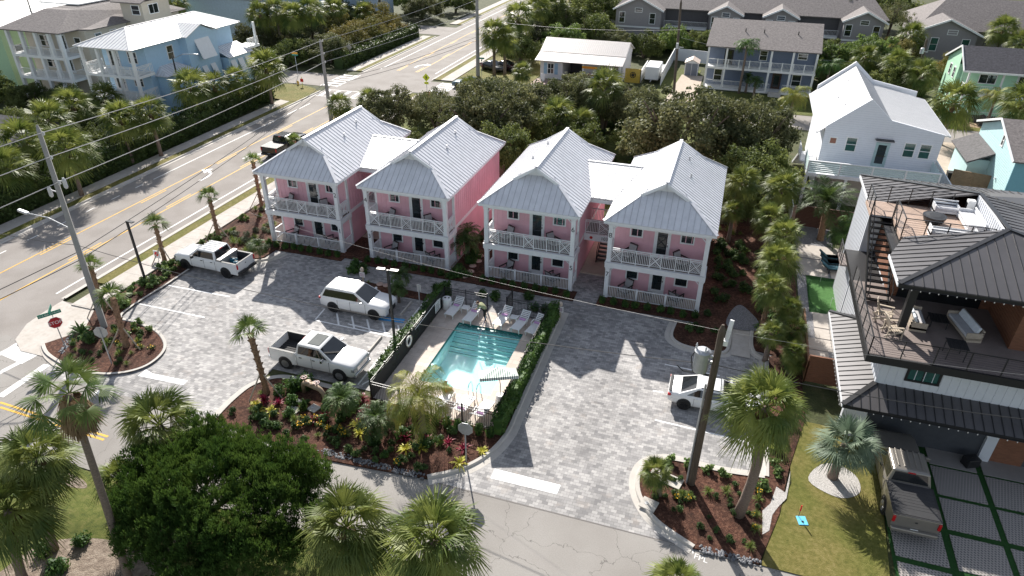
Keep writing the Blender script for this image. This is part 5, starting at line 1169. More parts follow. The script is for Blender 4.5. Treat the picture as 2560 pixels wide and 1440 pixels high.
def tree_crown(m, k, clumps=150, per=55, size=.055, flat=.7, dome=.62):
    rng = np.random.default_rng(200+k); d = nrm(rng.normal(size=(clumps, 3))); d[:, 2] = np.abs(d[:, 2])*1.2-.45; d = nrm(d)
    lump = 1+.22*np.sin(d[:, 0]*5+k)*np.cos(d[:, 1]*4+k*2)+.12*np.sin(d[:, 2]*9)
    rr = rng.uniform(.45, 1.0, clumps)**.5*lump*.86; c = d*rr[:, None]*np.array([1, 1, dome])
    return leafcloud('crown', m, c, rng.uniform(.10, .21, clumps), per, size, rng, flat=flat)
TREEV = {'oak': (L_oak, 190, 110, .033), 'scrub': (L_scrub, 180, 95, .036), 'yel': (L_yel, 190, 75, .033), 'bush': (L_bushy, 150, 70, .045), 'sparse': (L_oak, 130, 40, .03)}
def tree(label, kind, x, y, h, r, group=None, cat='tree', z=0, name='broadleaf_tree', dome=None):
    global _pn; _pn += 1; rg = random.Random(_pn*31); t = thing(name, label, cat, (x, y, z), 0, group)
    m = MB(); zt = max(.3, h-r*.75); bare = kind == 'sparse'
    for j in range(rg.choice((3, 4))):
        a = rg.uniform(0, 6.28); e = V((math.cos(a)*r*.45, math.sin(a)*r*.45, zt+r*.25)); m.tube([(0, 0, 0), (e.x*.2, e.y*.2, zt*.55), e], [.05*r+.03, .035*r+.02, .02*r], 6)
        for q in range(3): b_ = V((e.x*rg.uniform(.8, 1.9), e.y*rg.uniform(.8, 1.9), zt+r*rg.uniform(.3, .7))); m.tube([e*.8, b_], [.018*r, .008*r], 4)
    m.build('trunk', M_bark2, t)
    L_, cl, per, sz = TREEV[kind]; k = rg.randrange(3)
    o = tpl(('tree', kind, k), lambda: tree_crown(L_, k, cl, per, sz)); inst(o, 'crown', t, (0, 0, h-r*.62), (r, r, r*(dome or rg.uniform(.95, 1.2))), (0, 0, rg.uniform(0, 6.28))); return t
# --- hedges
def hedge(label, path, wd, h, m=None, dens=90, size=.16, z=0, lump=.25, name='hedge', core=None, group=None):
    """leafy hedge along a path of points (x, y)"""
    rng = np.random.default_rng(int(abs(path[0][0]*13+path[0][1]*7))+5); P = [V((a, b, 0)) for a, b in path]; O = P[0].copy()
    t = thing(name, label, 'hedge', (O.x, O.y, z), 0, group); cb = MB(); pts = []; 
    for a, b in zip(P[:-1], P[1:]):
        d = b-a; L = d.length; d.normalize(); s = V((-d.y, d.x, 0)); n = int(L*dens*(wd+2*h)*.5)
        u = rng.uniform(0, L, n); v = rng.uniform(-1, 1, n); ww = rng.uniform(0, 1, n)
        top = rng.uniform(size=n) < wd/(wd+2*h*.9); hh = h*(1+lump*(.5*np.sin(u*1.3+a.x)+.5*np.sin(u*2.9+v*2)))
        V_ = np.where(top, v*wd/2, np.sign(v)*wd/2*(1+.12*np.sin(u*2.1+ww*3))*rng.uniform(.8, 1.08, n)); Z = np.where(top, hh*rng.uniform(.86, 1.06, n), ww*hh)
        pts.append(np.stack([a.x-O.x+d.x*u+s.x*V_, a.y-O.y+d.y*u+s.y*V_, Z], 1))
        cb.beam(a-O+V((0,0,h*.42)), b-O+V((0,0,h*.42)), wd*.72, h*.84)
    p = np.concatenate(pts); n = len(p); nn = nrm(rng.normal(size=(n, 3))+np.array([0, 0, .5])); a = nrm(np.cross(nn, rng.normal(size=(n, 3)))); b = np.cross(nn, a); s = size*rng.uniform(.6, 1.3, (n, 1))
    npmesh('leaves', np.stack([p-a*s*.8, p-b*s*.45, p+a*s*.8, p+b*s*.45], 1).reshape(-1, 3), 4, m or L_hedge, t)
    cb.build('inner_growth', core or m or L_hedge, t); return t
# --- small plants (templates of unit height/radius ~1)
def blades(name, m, n, seed, L=1.0, w=.03, lo=25, hi=85, bend=.5):
    rng = np.random.default_rng(seed); a = rng.uniform(0, 2*PI, n); e = np.radians(rng.uniform(lo, hi, n)); l = L*rng.uniform(.7, 1.1, n)
    D = np.stack([np.cos(a)*np.cos(e), np.sin(a)*np.cos(e), np.sin(e)], 1); s = np.stack([-np.sin(a), np.cos(a), 0*a], 1)*w
    m1 = D*(l*.55)[:, None]; t = D*l[:, None]; t[:, 2] -= bend*l*np.cos(e); t[:, :2] *= 1.08
    o = D*.02; return npmesh(name, np.concatenate([np.stack([o-s*.5, o+s*.5, m1+s, m1-s], 1), np.stack([m1-s, m1+s, t+s*.1, t-s*.1], 1)]).reshape(-1, 3), 4, m)
def ballbush(name, m, seed, n=14, per=26, size=.16, asp=1.5, flat=.8):
    rng = np.random.default_rng(seed); c = nrm(rng.normal(size=(n, 3)))*rng.uniform(.25, .62, (n, 1)); c[:, 2] = np.abs(c[:, 2])*1.1+.2
    return leafcloud(name, m, c, np.full(n, .36), per, size, rng, asp, .4, flat)
PLT = dict(grass=lambda: blades('blades', L_grassy, 90, 1, 1, .022, 25, 88), cord=lambda: blades('leaves', L_cord, 30, 2, 1, .07, 5, 80, .45), brom=lambda: blades('leaves', L_brom, 32, 3, 1, .07, 5, 70, .4),
           shrub=lambda: ballbush('leaves', L_shrub, 4), bush=lambda: ballbush('leaves', L_bush, 5, size=.13), grape=lambda: ballbush('leaves', L_grape, 6, 12, 12, .34, 1.0), pod=lambda: ballbush('leaves', L_pod, 7, 26, 26, .14, 2.2, 1.6),
           fern=lambda: blades('fronds', L_pod, 40, 8, 1, .06, 10, 75, .6), flower=lambda: ballbush('leaves', L_shrub, 9, 10, 22, .15))
NM = dict(grass='grass_clump', cord='cordyline', brom='bromeliad', shrub='shrub', bush='bush', grape='sea_grape_bush', pod='podocarpus_shrub', fern='fern', flower='flowering_plant')
def plant(kind, x, y, s, label, group, z=.09, sz=None):
    global _pn; _pn += 1; rg = random.Random(_pn*7)
    t = thing(NM[kind], label, 'plant', (x, y, z), rg.uniform(0, 6.28), group); inst(tpl(kind, PLT[kind]), 'leaves' if kind not in ('grass', 'fern') else 'blades', t, (0, 0, 0), (s, s, sz or s))
    if kind == 'flower':
        o = tpl('flowers', lambda: leafcloud('flowers', M_fl, np.array([[.3, .1, .7], [-.2, .3, .75], [0, -.3, .7], [-.35, -.2, .6], [.1, 0, .85]]), np.full(5, .2), 7, .14, np.random.default_rng(2), 1.1)); inst(o, 'flowers', t, (0, 0, 0), s)
    return t
def plants(kind, pix, s, label, group, z=.09, jit=.15):
    for (x, y) in pix:
        p = G(x, y, z); k = random.uniform(1-jit, 1+jit); plant(kind, p.x, p.y, s*k, label, group, z)
def inside(p, poly):
    c = False; n = len(poly)
    for i in range(n):
        a, b = poly[i], poly[i-1]
        if (a[1] > p[1]) != (b[1] > p[1]) and p[0] < (b[0]-a[0])*(p[1]-a[1])/(b[1]-a[1])+a[0]: c = not c
    return c
def scatter(kind, poly, n, s, label, group, z=.09, jit=.3, seed=0):
    rg = random.Random(seed+len(label)); xs = [p[0] for p in poly]; ys = [p[1] for p in poly]; k = 0; tr_ = 0
    while k < n and tr_ < 5000:
        tr_ += 1; x, y = rg.uniform(min(xs), max(xs)), rg.uniform(min(ys), max(ys))
        if inside((x, y), poly): plant(kind, x, y, s*rg.uniform(1-jit, 1+jit), label, group, z); k += 1

# ================= placement =================
# foreground
palm('tall skinny palm with brown skirt leaning over the bottom left street', 'wash', 1.5, (172, 985), (330, 1470), tr=.15, skirt=2.0, name='fan_palm', curve=.15)
palm('bushy sabal palm at the left edge beside the tall leaning palm', 'sabal_hi', 1.65, (95, 1145), (135, 1375), tr=.2, skirt=1.4)
palm('bushy sabal palm in the bottom left corner', 'sabal_hi', 1.8, (20, 1275), (62, 1460), tr=.2, skirt=1.4)
palm('spiky sabal palm behind the big cedar above the street', 'sabal_hi', 1.9, (400, 1065), h=4.0, tr=.18)
palm('low sabal palm at the foot of the tall leaning palm', 'sabal', 1.2, (335, 1300), h=1.8, tr=.16)
palm('low sabal palm half hidden by the left flank of the big cedar', 'sabal', 1.15, (300, 1200), h=3.0, tr=.16)
palm('large sabal palm at the bottom, left of the two beside the cedar', 'sabal_hi', 1.9, (868, 1320), h=4.4, tr=.2, skirt=1.4)
palm('large sabal palm at the bottom, right of the two beside the cedar', 'sabal_hi', 1.95, (1085, 1350), h=4.6, tr=.2, skirt=1.4)
palm('tall leaning sabal palm on the right mulch island by the white sedan', 'sabal_hi', 1.85, (1912, 1015), (1845, 1290), tr=.24, skirt=1.0, curve=.25)
palm('small sabal palm at the left end of the right mulch island', 'sabal', .85, (1640, 1180), (1648, 1240), tr=.14)
palm('silvery fan palm in a ring of white gravel on the neighbour lawn', 'bis', 1.75, (2115, 1110), (2080, 1195), tr=.24, skirt=.7)
palm('tips of a palm crown rising over the bottom edge on the right', 'sabal', 1.2, (1690, 1462), h=2.2, tr=.16)
# cedar
def cedar():
    rng = np.random.default_rng(77); B = G(425, 1385); t = thing('cedar_tree', 'huge dense dark green cedar filling the bottom left foreground', 'tree', (B.x, B.y, 0))
    m = MB(); m.tube([(0,0,0), (.1,.2,.8), (.7,.5,2.2), (1.6,.6,3.4)], [.36, .28, .22, .1], 9)
    for k in range(7): a = k*.9; m.tube([(.2,.2,1.0), (1.2+math.cos(a)*1.6, .5+math.sin(a)*1.5, 2.3), (1.8+math.cos(a)*3.3, .6+math.sin(a)*2.8, 3.2)], [.14, .09, .04], 6)
    m.build('trunk', M_bark2, t)
    n = 780; C = G(548, 1238, 3.4); c0 = np.array([C.x-B.x, C.y-B.y, 2.9]); d = nrm(rng.normal(size=(n, 3))); d[:, 2] = np.abs(d[:, 2])-.3; d = nrm(d)
    lump = 1+.14*np.sin(d[:, 0]*6+1)*np.cos(d[:, 1]*5)+.08*np.sin(d[:, 1]*11); rr = rng.uniform(.25, 1, n)**.4*lump
    c = c0+d*rr[:, None]*np.array([4.4, 3.4, 2.2]); k_ = 190; c[:k_] = c0+np.stack([rng.uniform(-3.2, 3.2, k_), rng.uniform(-2.5, 2.5, k_), rng.uniform(.6, 1.7, k_)], 1); q = 15; d2 = nrm(rng.normal(size=(n*q, 3))+np.repeat(d, q, 0)*.6+np.array([0, 0, .5])); tc_ = np.repeat(c, q, 0)+d2*rng.uniform(.2, .55, (n*q, 1)); M_ = n*q
    per = 20; N = M_*per; cc = np.repeat(tc_, per, 0); ax = nrm(np.repeat(d2, per, 0)*.5+np.array([0, 0, 1.3])+rng.normal(size=(N, 3))*.4)
    p = cc+rng.normal(size=(N, 3))*.055; ln = rng.uniform(.07, .16, (N, 1)); s = nrm(np.cross(ax, rng.normal(size=(N, 3))))*rng.uniform(.012, .024, (N, 1))
    npmesh('crown', np.stack([p-s, p+s, p+ax*ln+s*.5, p+ax*ln-s*.5], 1).reshape(-1, 3), 4, L_cedar, t)
cedar()
for i, (x, y, s) in enumerate(((112, 1385, .62), (207, 1358, .62), (145, 1432, .8))):
    p = G(x, y); plant('pod', p.x, p.y, s*.8, ['clipped round shrub on dirt by the left palm trunk', 'clipped round shrub on dirt nearest the leaning trunk', 'clipped round shrub cut by the bottom edge'][i], 'clipped shrubs on the bare dirt', .03)
# staked new palms around the lot
palm('staked young palm with one side frond beside the bronze backflow pipes', 'new', 1.3, (625, 835), (668, 985), tr=.17, boots=True, stakes=True)
palm('staked young palm on the corner island in front of the lamp pole', 'new', 1.25, (282, 745), (318, 868), tr=.19, boots=True, stakes=True)
palm('staked young palm hidden behind the leaning concrete pole', 'new', 1.2, (226, 668), (262, 780), tr=.17, boots=True, stakes=True)
palm('staked young palm beside the sidewalk with a small round sign at its foot', 'new', 1.2, (388, 563), (413, 655), tr=.16, boots=True, stakes=True)
palm('staked young palm by the front of the white work pickup', 'new', 1.2, (523, 495), (548, 598), tr=.16, boots=True, stakes=True)
palm('staked young palm next to the corner of porch two', 'new', 1.15, (632, 405), (655, 520), tr=.16, boots=True, stakes=True)
palm('young palm top showing above the roof beside the black pickup', 'new', .9, (735, 352), h=5.3, tr=.15, boots=True)
palm('golden green feather palm in front of the pool fence', 'queen', 2.15, (1050, 995), (1058, 1090), tr=.2, tm=M_bark, name='feather_palm')
for i, (x, y, bx, by, r) in enumerate(((855, 1000, 858, 1045, 1.25), (942, 1050, 945, 1100, 1.35), (1000, 690, 1003, 722, 1.0), (1170, 585, 1172, 640, 1.2), (645, 618, 648, 640, .9), (995, 722, 998, 740, .8))):
    palm(['pygmy date palm nearest the backflow pipes', 'pygmy date palm left of the golden feather palm', 'pygmy date palm in front of the porch numbered 3', 'pygmy date palm between the two pink buildings', 'pygmy date palm behind the white work pickup', 'pygmy date palm in the strip with round stepping stones'][i], 'pygmy', r, (x, y), h=1.1 if i != 3 else 2.2, tr=.1, name='date_palm')
palm('date palm with upright fronds by the white house balcony', 'date', 2.6, (2068, 505), (2050, 600), tr=.26, boots=True, name='date_palm')
# right boundary row
RB = 'sabal palms along the right boundary'
for i, (x, y, h, r) in enumerate(((1858, 455, 4.6, 1.9), (1955, 470, 4.2, 2.0), (1925, 545, 3.2, 1.7), (1960, 590, 3.2, 1.8), (1945, 650, 3.8, 1.8), (1928, 720, 3.6, 1.6), (1975, 770, 2.2, 1.4), (1930, 830, 2.2, 1.2), (1985, 825, 2.0, 1.3), (1985, 880, 1.6, 1.1), (1985, 905, 1.0, 1.0), (1835, 525, 3.0, 1.3))):
    palm(['sabal palm at the back right corner of the last pink block', 'sabal palm beside the white house side stair', 'sabal palm below the white house stair, second down the boundary row', 'broad sabal palm left of the dark fence behind the blue loungers', 'sabal palm left of the blue sun loungers', 'sabal palm left of the putting green', 'low sabal palm beside the grey gravel strip', 'low sabal palm at the ramp end of the boundary row', 'low sabal palm by the first concrete slabs', 'low sabal palm by the last concrete slabs', 'lowest sabal palm beside the cedar fence corner', 'thin sabal palm touching the eave of the last pink block'][i],
         'sabal' if i not in (4, 5) else 'sabal_hi', r*(.86 if i < 5 else .74), (x, y), h=h, tr=.17, group=RB, boots=i in (0, 5), skirt=.6 if i > 5 else 0)
p_ = palm('dark broad-leaved clump behind the blue sun loungers', 'royal', 1.6, (2110, 590), h=1.6, tr=.1); palm('second dark clump against the white stair wall', 'royal', 1.5, (2135, 560), h=1.8, tr=.1)
# west side of the main road: sabals in front of the blue house
WB = 'sabal palms west of the main road'
wl = [((60, 352), 4.6, 2.3, 'sabal palm at the left edge above the concrete pole'), ((120, 300), 4.4, 2.2, 'sabal palm behind the concrete pole top'), ((180, 265), 4.4, 2.1, 'sabal palm below the cream house, left one'), ((165, 372), 4.6, 2.3, 'large sabal palm right of the concrete pole top'), ((262, 245), 3.6, 1.9, 'sabal palm below the blue house porch'),
      ((300, 300), 4.6, 2.1, 'sabal palm with a tall trunk in the hedge, left of a pair'), ((375, 285), 4.6, 1.9, 'sabal palm with a tall trunk in the hedge, right of a pair'), ((478, 222), 4.4, 2.3, 'sabal palm in front of the roadside lamp'), ((535, 215), 4.0, 1.8, 'sabal palm before the middle of the blue wall'), ((592, 200), 4.0, 1.8, 'sabal palm below the shuttered annex'), ((665, 172), 4.6, 2.6, 'broad sabal palm at the hedge end by the junction'), ((20, 420), 3.8, 2.0, 'sabal palm cut by the left edge below the others')]
for (q, h, r, lb) in wl: palm(lb, 'sabal', r*1.12, q, h=h, tr=.2, group=WB, skirt=.9)
hedge('long dark roadside hedge running below the blue house', [(-24.6, -16), (-24.6, 5), (-24.7, 22), (-25.4, 36.5)], 2.6, 2.5, dens=70, size=.22)
hedge('dark roadside hedge beyond the junction under the yellowing shrubs', [(-24.8, 54), (-24.6, 70), (-24.4, 81.5)], 2.0, 2.0, dens=42, size=.25)
k = 0
for (x, y, h, r, kd) in ((-27.5, -3, 3.2, 3.0, 'scrub'), (-29, 4, 3.4, 3.0, 'scrub'), (-28, 11, 3.2, 2.8, 'scrub'), (-29, 17.5, 3.0, 2.4, 'scrub'), (-33, 16, 3.0, 3.0, 'scrub'), (-38, 18, 3.0, 2.8, 'scrub'), (-44, 22, 3.5, 3.0, 'scrub'), (-36, 1, 3.6, 3.5, 'scrub'), (-34, -9, 3.6, 3.5, 'scrub'), (-30, -12, 3.5, 3.2, 'scrub'), (-50, 22, 3.2, 3.0, 'scrub'), (-58, 23, 3.4, 3.2, 'scrub'), (-42, 12, 3.4, 3.4, 'scrub')):
    tree('dense dark shrub mass in the garden west of the main road', kd, x, y, h, r, 'shrubs west of the main road', 'shrub', name='large_shrub')
for (x, y, h, r, kd, lb) in ((-28, 57, 4.6, 4.2, 'oak', 'brownish shrub behind the diamond road sign'), (-29, 64, 4.6, 4.2, 'yel', 'yellowing shrub above the second hedge, nearest the junction'), (-29, 71, 4.6, 4.2, 'yel', 'yellowing shrub above the second hedge, middle one'), (-28.5, 78, 4.2, 4.0, 'yel', 'yellowing shrub above the second hedge, far one'), (-35, 62, 4.5, 4.5, 'oak', 'brown leafed shrub behind the yellowing ones'), (-36, 72, 4.5, 4.5, 'yel', 'pale yellow shrub mass towards the distant road'), (-33, 54, 3.6, 3.6, 'scrub', 'dark shrub under the palms beyond the blue house'), (-38, 51, 3.8, 3.8, 'scrub', 'dark green shrub right of the blue house balcony'), (-44, 60, 4.6, 4.8, 'oak', 'brown shrub between the far palms'), (-42, 70, 5.0, 4.6, 'scrub', 'green tree beside the far carriageway'), (-33, 82, 5, 4.6, 'yel', 'yellowing thicket before the distant approach road'), (-30, 97, 5, 4.6, 'oak', 'brown thicket past the distant approach road'), (-40, 80, 5, 4.4, 'scrub', 'dark thicket left of the distant approach road'), (-36, 104, 6, 5, 'scrub', 'far dark tree at the top beside the carriageway'), (-27, 108, 5, 4.5, 'scrub', 'far dark tree nearest the carriageway at the top'), (-50, 76, 5.5, 4.6, 'scrub', 'dark tree before the far grey-blue house')):
    tree(lb, kd, x, y, h, r, 'roadside shrubs beyond the junction', 'shrub', name='large_shrub')
for (q, h, r, lb) in (((650, 35), 6.2, 2.6, 'far sabal palm left of a row of four at the top'), ((690, 30), 6.4, 2.6, 'far sabal palm, second of a row of four at the top'), ((730, 40), 6, 2.7, 'far sabal palm, third of a row of four at the top'), ((775, 28), 6.4, 2.8, 'far sabal palm, fourth of a row of four at the top'), ((835, 25), 5, 2.8, 'far low palm beside the distant parking'), ((905, 30), 4, 2.4, 'far low palm by the distant kerb'),
                   ((445, 5), 7, 2.2, 'lone palm before the brown roofed house'), ((1235, 85), 6.0, 2.6, 'palm of a trio beside the far concrete pole, left'), ((1262, 100), 5.2, 2.4, 'palm of a trio beside the far concrete pole, right'), ((1295, 45), 6.0, 3.0, 'palm behind the trio on the far verge'), ((1345, 20), 6.2, 3.0, 'far verge palm by the second concrete pole'), ((1390, 15), 6.0, 2.6, 'far verge palm left of the condominium garden')):
    palm(lb, 'sabal', r, q, h=h, tr=.24, skirt=1.1, group='far palms near the main road')
for i in range(14): palm('distant verge palm in the row along the main road', 'sabal', 2.2, (0, 0), h=5.2, xy=(-4.6+random.uniform(-.6, .6), 98+i*7.5), tr=.25, group='distant verge palms')
# block behind the pink buildings
BT = 'trees behind the pink buildings'
for (x, y, h, r, kd, lb) in ((-1.5, 26.5, 4.6, 3.0, 'oak', 'brownish tree behind the first pink roof'), (3.2, 27.5, 4.4, 2.4, 'sparse', 'thin multi-stem tree behind the stair roof'), (6.5, 28.5, 4.6, 2.6, 'sparse', 'thin leafed tree left of the dark thicket'), (10.0, 24.5, 6.0, 4.6, 'oak', 'big dark rounded tree behind the second roof peak'), (10.5, 33, 5.4, 4.4, 'oak', 'wide olive tree above the second pink block'), (14.0, 18.5, 4.6, 3.0, 'scrub', 'dark tree directly behind the gap between the pink buildings'), (6.5, 36, 4.2, 3.2, 'oak', 'grey green shrub by the pedestrian sign'), (16.8, 37.5, 5.2, 3.4, 'oak', 'tree left of the palm that hides the parked car'),
                             (20.5, 36.5, 5.0, 3.4, 'oak', 'tree right of the palm that hides the parked car'), (24.3, 35.0, 5.0, 3.2, 'oak', 'brownish tree above the third pink roof'), (30.2, 27.5, 7.0, 6.0, 'oak', 'very large domed grey green tree behind the fourth pink roof'), (36.6, 28.5, 6.0, 4.3, 'oak', 'rounded tree left of the white house'), (37.5, 21, 4.4, 3.4, 'scrub', 'dark tree behind the last pink roof corner'), (26, 28.5, 3.4, 2.8, 'scrub', 'low shrub left of the very large domed tree'), (19.5, 28, 3.2, 3.0, 'scrub', 'low dark shrub behind the third pink roof'), (15.5, 28.5, 3.6, 3.0, 'scrub', 'low dark shrub beside the second thicket'), (0, 34, 3.0, 2.8, 'oak', 'grey shrub at the corner of the crossing'), (3.2, 19.5, 3.0, 2.2, 'scrub', 'green shrub close behind the first pink roof'),
                             (36, 15.5, 2.8, 2.0, 'scrub', 'dark shrub beside the last pink wall'), (22.5, 20, 2.4, 2.2, 'yel', 'low yellow shrub seen over the stair roof'), (-3.6, 21.5, 3.4, 1.8, 'scrub', 'shrub at the sidewalk behind the first pink roof')):
    tree(lb, kd, x, y, h*1.18, r*1.14, BT)
for (q, h, r, lb) in (((925, 255), 3.0, 1.9, 'palm crown rising over the brownish tree by the crosswalk'), ((850, 265), 3.6, 1.7, 'small palm right of the second concrete pole'), ((1175, 220), 2.4, 1.8, 'low palm in front of the grey car'), ((1512, 225), 5.4, 2.7, 'tall sabal palm hiding the parked car at the crossing street'), ((1395, 290), 3.4, 2.3, 'low sabal palm in front of the parked car'), ((1455, 305), 3.0, 1.8, 'low sabal palm right of another behind the third roof'), ((1305, 180), 3.4, 1.6, 'banana like palm left of the shop')):
    palm(lb, 'sabal', r, q, h=h, tr=.2, group='palms behind the pink buildings')
# around shop, condos, right
for (x, y, h, r, kd, lb) in ((1, 66, 4.4, 3.6, 'scrub', 'dark green shrub left of the shop'), (-1.5, 76, 5, 4.4, 'oak', 'grey green tree behind the far trio of palms'), (5.5, 75.5, 5, 4.2, 'bush', 'pale leafed tree behind the shop roof'), (3, 86, 6.5, 5.2, 'scrub', 'dark tree left of the condominium'), (9, 84, 5.5, 4.6, 'scrub', 'dark green tree touching the condominium corner'), (14, 80, 3.6, 3.4, 'oak', 'low grey shrub behind the shop, left'), (19, 78, 3.8, 3.4, 'scrub', 'leafy shrub behind the shop, right'), (23.5, 82, 4.2, 3.6, 'bush', 'bright green shrub under the condominium gable'), (28, 84, 4.0, 3.6, 'scrub', 'dark shrub by the tall utility pole'), (47, 80, 4.6, 4.2, 'scrub', 'dark tree right of the slate blue house'),
                             (49, 72, 5.4, 4.2, 'bush', 'light green tree right of the slate blue roof'), (53, 77, 5.8, 4.8, 'bush', 'tall yellow green tree below the condominium'), (48.5, 64, 4.4, 3.4, 'scrub', 'green tree by the slate blue porch end'), (57, 80, 5.4, 4.2, 'yel', 'rust tinged tree left of the right condominium'), (58, 96, 8.0, 3.6, 'sparse', 'bare tall shrub at the foot of the distant road'), (55, 62, 4.8, 3.6, 'scrub', 'dark tree behind the leaning wooden pole'), (64, 72, 4.6, 3.6, 'yel', 'yellow green bamboo behind the mint house'), (70, 73, 4.6, 3.8, 'yel', 'yellow green thicket right behind the mint roof'), (55, 68, 5, 3.6, 'scrub', 'shadowed tree between the poles'), (72, 78, 5, 4, 'scrub', 'dark tree beneath the right condominium'), (44, 110, 7, 6, 'scrub', 'dark tree beyond the long condominium'), (30, 112, 7, 6, 'scrub', 'dark tree over the condominium ridge'), (60, 118, 8, 7, 'scrub', 'dark tree at the end of the distant road'), (6, 100, 7, 6, 'scrub', 'dark tree beside the far verge'), (3, 112, 7, 6, 'scrub', 'second dark tree beside the far verge')):
    tree(lb, kd, x, y, h, r, 'trees around the far houses')
for (q, h, r, kd, lb) in (((1868, 115), 6.4, 2.0, 'royal', 'slim bright palm in front of the slate blue porch'), ((1870, 195), 2.0, 1.2, 'pygmy', 'small dark palm on the slate blue lawn, left'), ((1890, 205), 2.2, 1.3, 'pygmy', 'small dark palm on the slate blue lawn, right'), ((1985, 245), 2.4, 2.4, 'queen', 'yellow fronded palm by the crossing street'), ((2075, 170), 4.2, 2.2, 'royal', 'feathery palm left of the white house peak'), ((2165, 145), 4.6, 2.2, 'sabal', 'shaggy palm right of the white house peak'), ((2280, 90), 5, 2.6, 'sabal', 'palm behind the grey transformer pole'), ((2245, 155), 5, 2.2, 'sabal', 'palm left of the grey transformer pole'), ((2305, 185), 4.4, 2.4, 'sabal', 'palm right of the grey transformer pole'),
                      ((2385, 260), 4.6, 3.0, 'sabal', 'large dark shaggy palm behind the white house eave'), ((2510, 75), 6, 2.6, 'sabal', 'palm before the top right condominium'), ((2555, 110), 5, 2.4, 'sabal', 'palm at the right edge above the mint roof'), ((2490, 245), 3.6, 2.2, 'queen', 'yellow green palm in front of the mint house'), ((2560, 260), 4.4, 2.8, 'sabal', 'big shaggy palm cut by the right edge'), ((1730, 20), 4.6, 2.0, 'sabal', 'palm beside the far left pole of the condominium'), ((2005, 50), 4.4, 1.8, 'bis', 'palm crown behind the slate blue ridge'), ((2130, 15), 7, 2.0, 'date', 'far palm beyond the long condominium roof')):
    palm(lb, kd, r, q, h=h, tr=.17 if kd in ('royal', 'queen', 'pygmy') else .22, skirt=.9 if kd == 'sabal' else 0, group='palms around the far houses', name='palm_tree')
# pool hedges and shrubs
hedge('clipped hedge along the left pool fence beside the parking bays', [(17.15, -2.9), (17.15, -14.0)], .6, 1.25, L_pod, dens=260, size=.11, z=.05, lump=.2)
hedge('clipped hedge along the right pool fence beside the kerb', [(25.2, -3.2), (25.2, -15.4)], .6, 1.2, L_pod, dens=260, size=.11, z=.05, lump=.2)
for i, x in enumerate(range(9)):
    plant('pod', 19.9+i*.62, -15.6, .33, 'slim upright shrub in the row below the pool fence', 'upright shrubs below the pool fence', .09, .62)
for (x, y, s, zz) in ((730, 975, .62, .8), (765, 968, .7, .9), (700, 985, .5, .6), (845, 985, .5, .7), (865, 1000, .45, .65), (760, 1025, .3, .7), (815, 1030, .3, .6), (730, 1010, .45, .6), (885, 1015, .45, .5)):
    p = G(x, y, .09); plant('pod', p.x, p.y, s, 'leafy green shrub around the bronze backflow pipes', 'shrubs around the backflow pipes', .09, zz)
MBD = 'planting in the mulch bed below the pool'
plants('brom', [(640, 1012), (645, 1030), (678, 1030), (900, 1085), (1015, 1125), (1052, 1122), (1149, 1160), (1205, 1130), (895, 1065)], .52, 'bright yellow bromeliad in the mulch below the pool', MBD)
plants('cord', [(660, 1003), (697, 1010), (786, 1055), (815, 1045), (1013, 1098), (1120, 1110), (1160, 1125), (912, 1045), (1070, 1105), (905, 1000)], .6, 'dark red cordyline in the mulch below the pool', MBD)
plants('flower', [(758, 1050), (775, 1062), (800, 1068), (750, 1068), (820, 1078), (860, 1092), (850, 1080), (995, 1160), (790, 1050)], .42, 'yellow flowering plant between cedar and street pebbles', MBD)
bedpoly = [(10.6, -18.6), (11, -16), (17, -15.4), (24.6, -16), (24.6, -17.2), (22.8, -19), (16.5, -19.5), (12, -19)]
scatter('shrub', bedpoly, 46, .36, 'small green shrub in the mulch below the pool', MBD, seed=3)
scatter('grass', bedpoly, 14, .42, 'small grass tuft in the mulch below the pool', MBD, seed=5)
scatter('pod', [(12, -18.6), (12.5, -16.2), (17.5, -16), (24, -16.4), (22.5, -18.6), (16.5, -19)], 16, .4, 'leafy green shrub scattered in the mulch below the pool', MBD, seed=14)
# left island and strip
ISL = 'planting on the left corner island'
p = G(205, 835, .1); plant('fern', p.x, p.y, 1.2, 'spiky dark green clump at the foot of the concrete pole', ISL); p = G(225, 855, .1); plant('shrub', p.x, p.y, .8, 'dark shrub right of the spiky clump on the island', ISL)
isl = [(-3.3, -16.2), (-3, -14.0), (0, -13.6), (2.3, -15), (2.2, -16.6), (.3, -17.4), (-2.2, -17.3)]
scatter('shrub', isl, 22, .28, 'small round plant on the left mulch island', ISL, seed=8); scatter('grass', isl, 13, .42, 'grass tuft on the left mulch island', ISL, seed=9); scatter('flower', isl, 6, .3, 'yellow flowering plant on the left mulch island', ISL, seed=10)
plants('grape', [(340, 822), (372, 828), (352, 808), (318, 835)], .42, 'round leafed sea grape on the left island kerb', ISL)
scatter('grape', [(-4.7, -12), (-3.2, -12), (-3.2, -5.6), (-4.7, -5.4)], 26, .48, 'round leafed sea grape in the strip beside the sidewalk', 'sea grapes beside the sidewalk', seed=4)
scatter('grape', [(-4.8, -4.6), (-3.2, -4.6), (-3.4, 3), (-4.8, 3)], 14, .42, 'round leafed sea grape in front of the white pickup', 'sea grapes beside the sidewalk', seed=6)
scatter('grass', [(-4.6, -2.8), (-.3, -2.4), (-.4, 8), (-4.6, 9)], 26, .55, 'grass clump in the bed left of porch one', 'planting left of porch one', seed=12)
scatter('bush', [(-4.6, -3), (1.4, -1.0), (.2, 1), (-.4, 8), (-4.6, 9)], 26, .5, 'grey green shrub in the bed left of porch one', 'planting left of porch one', seed=13)
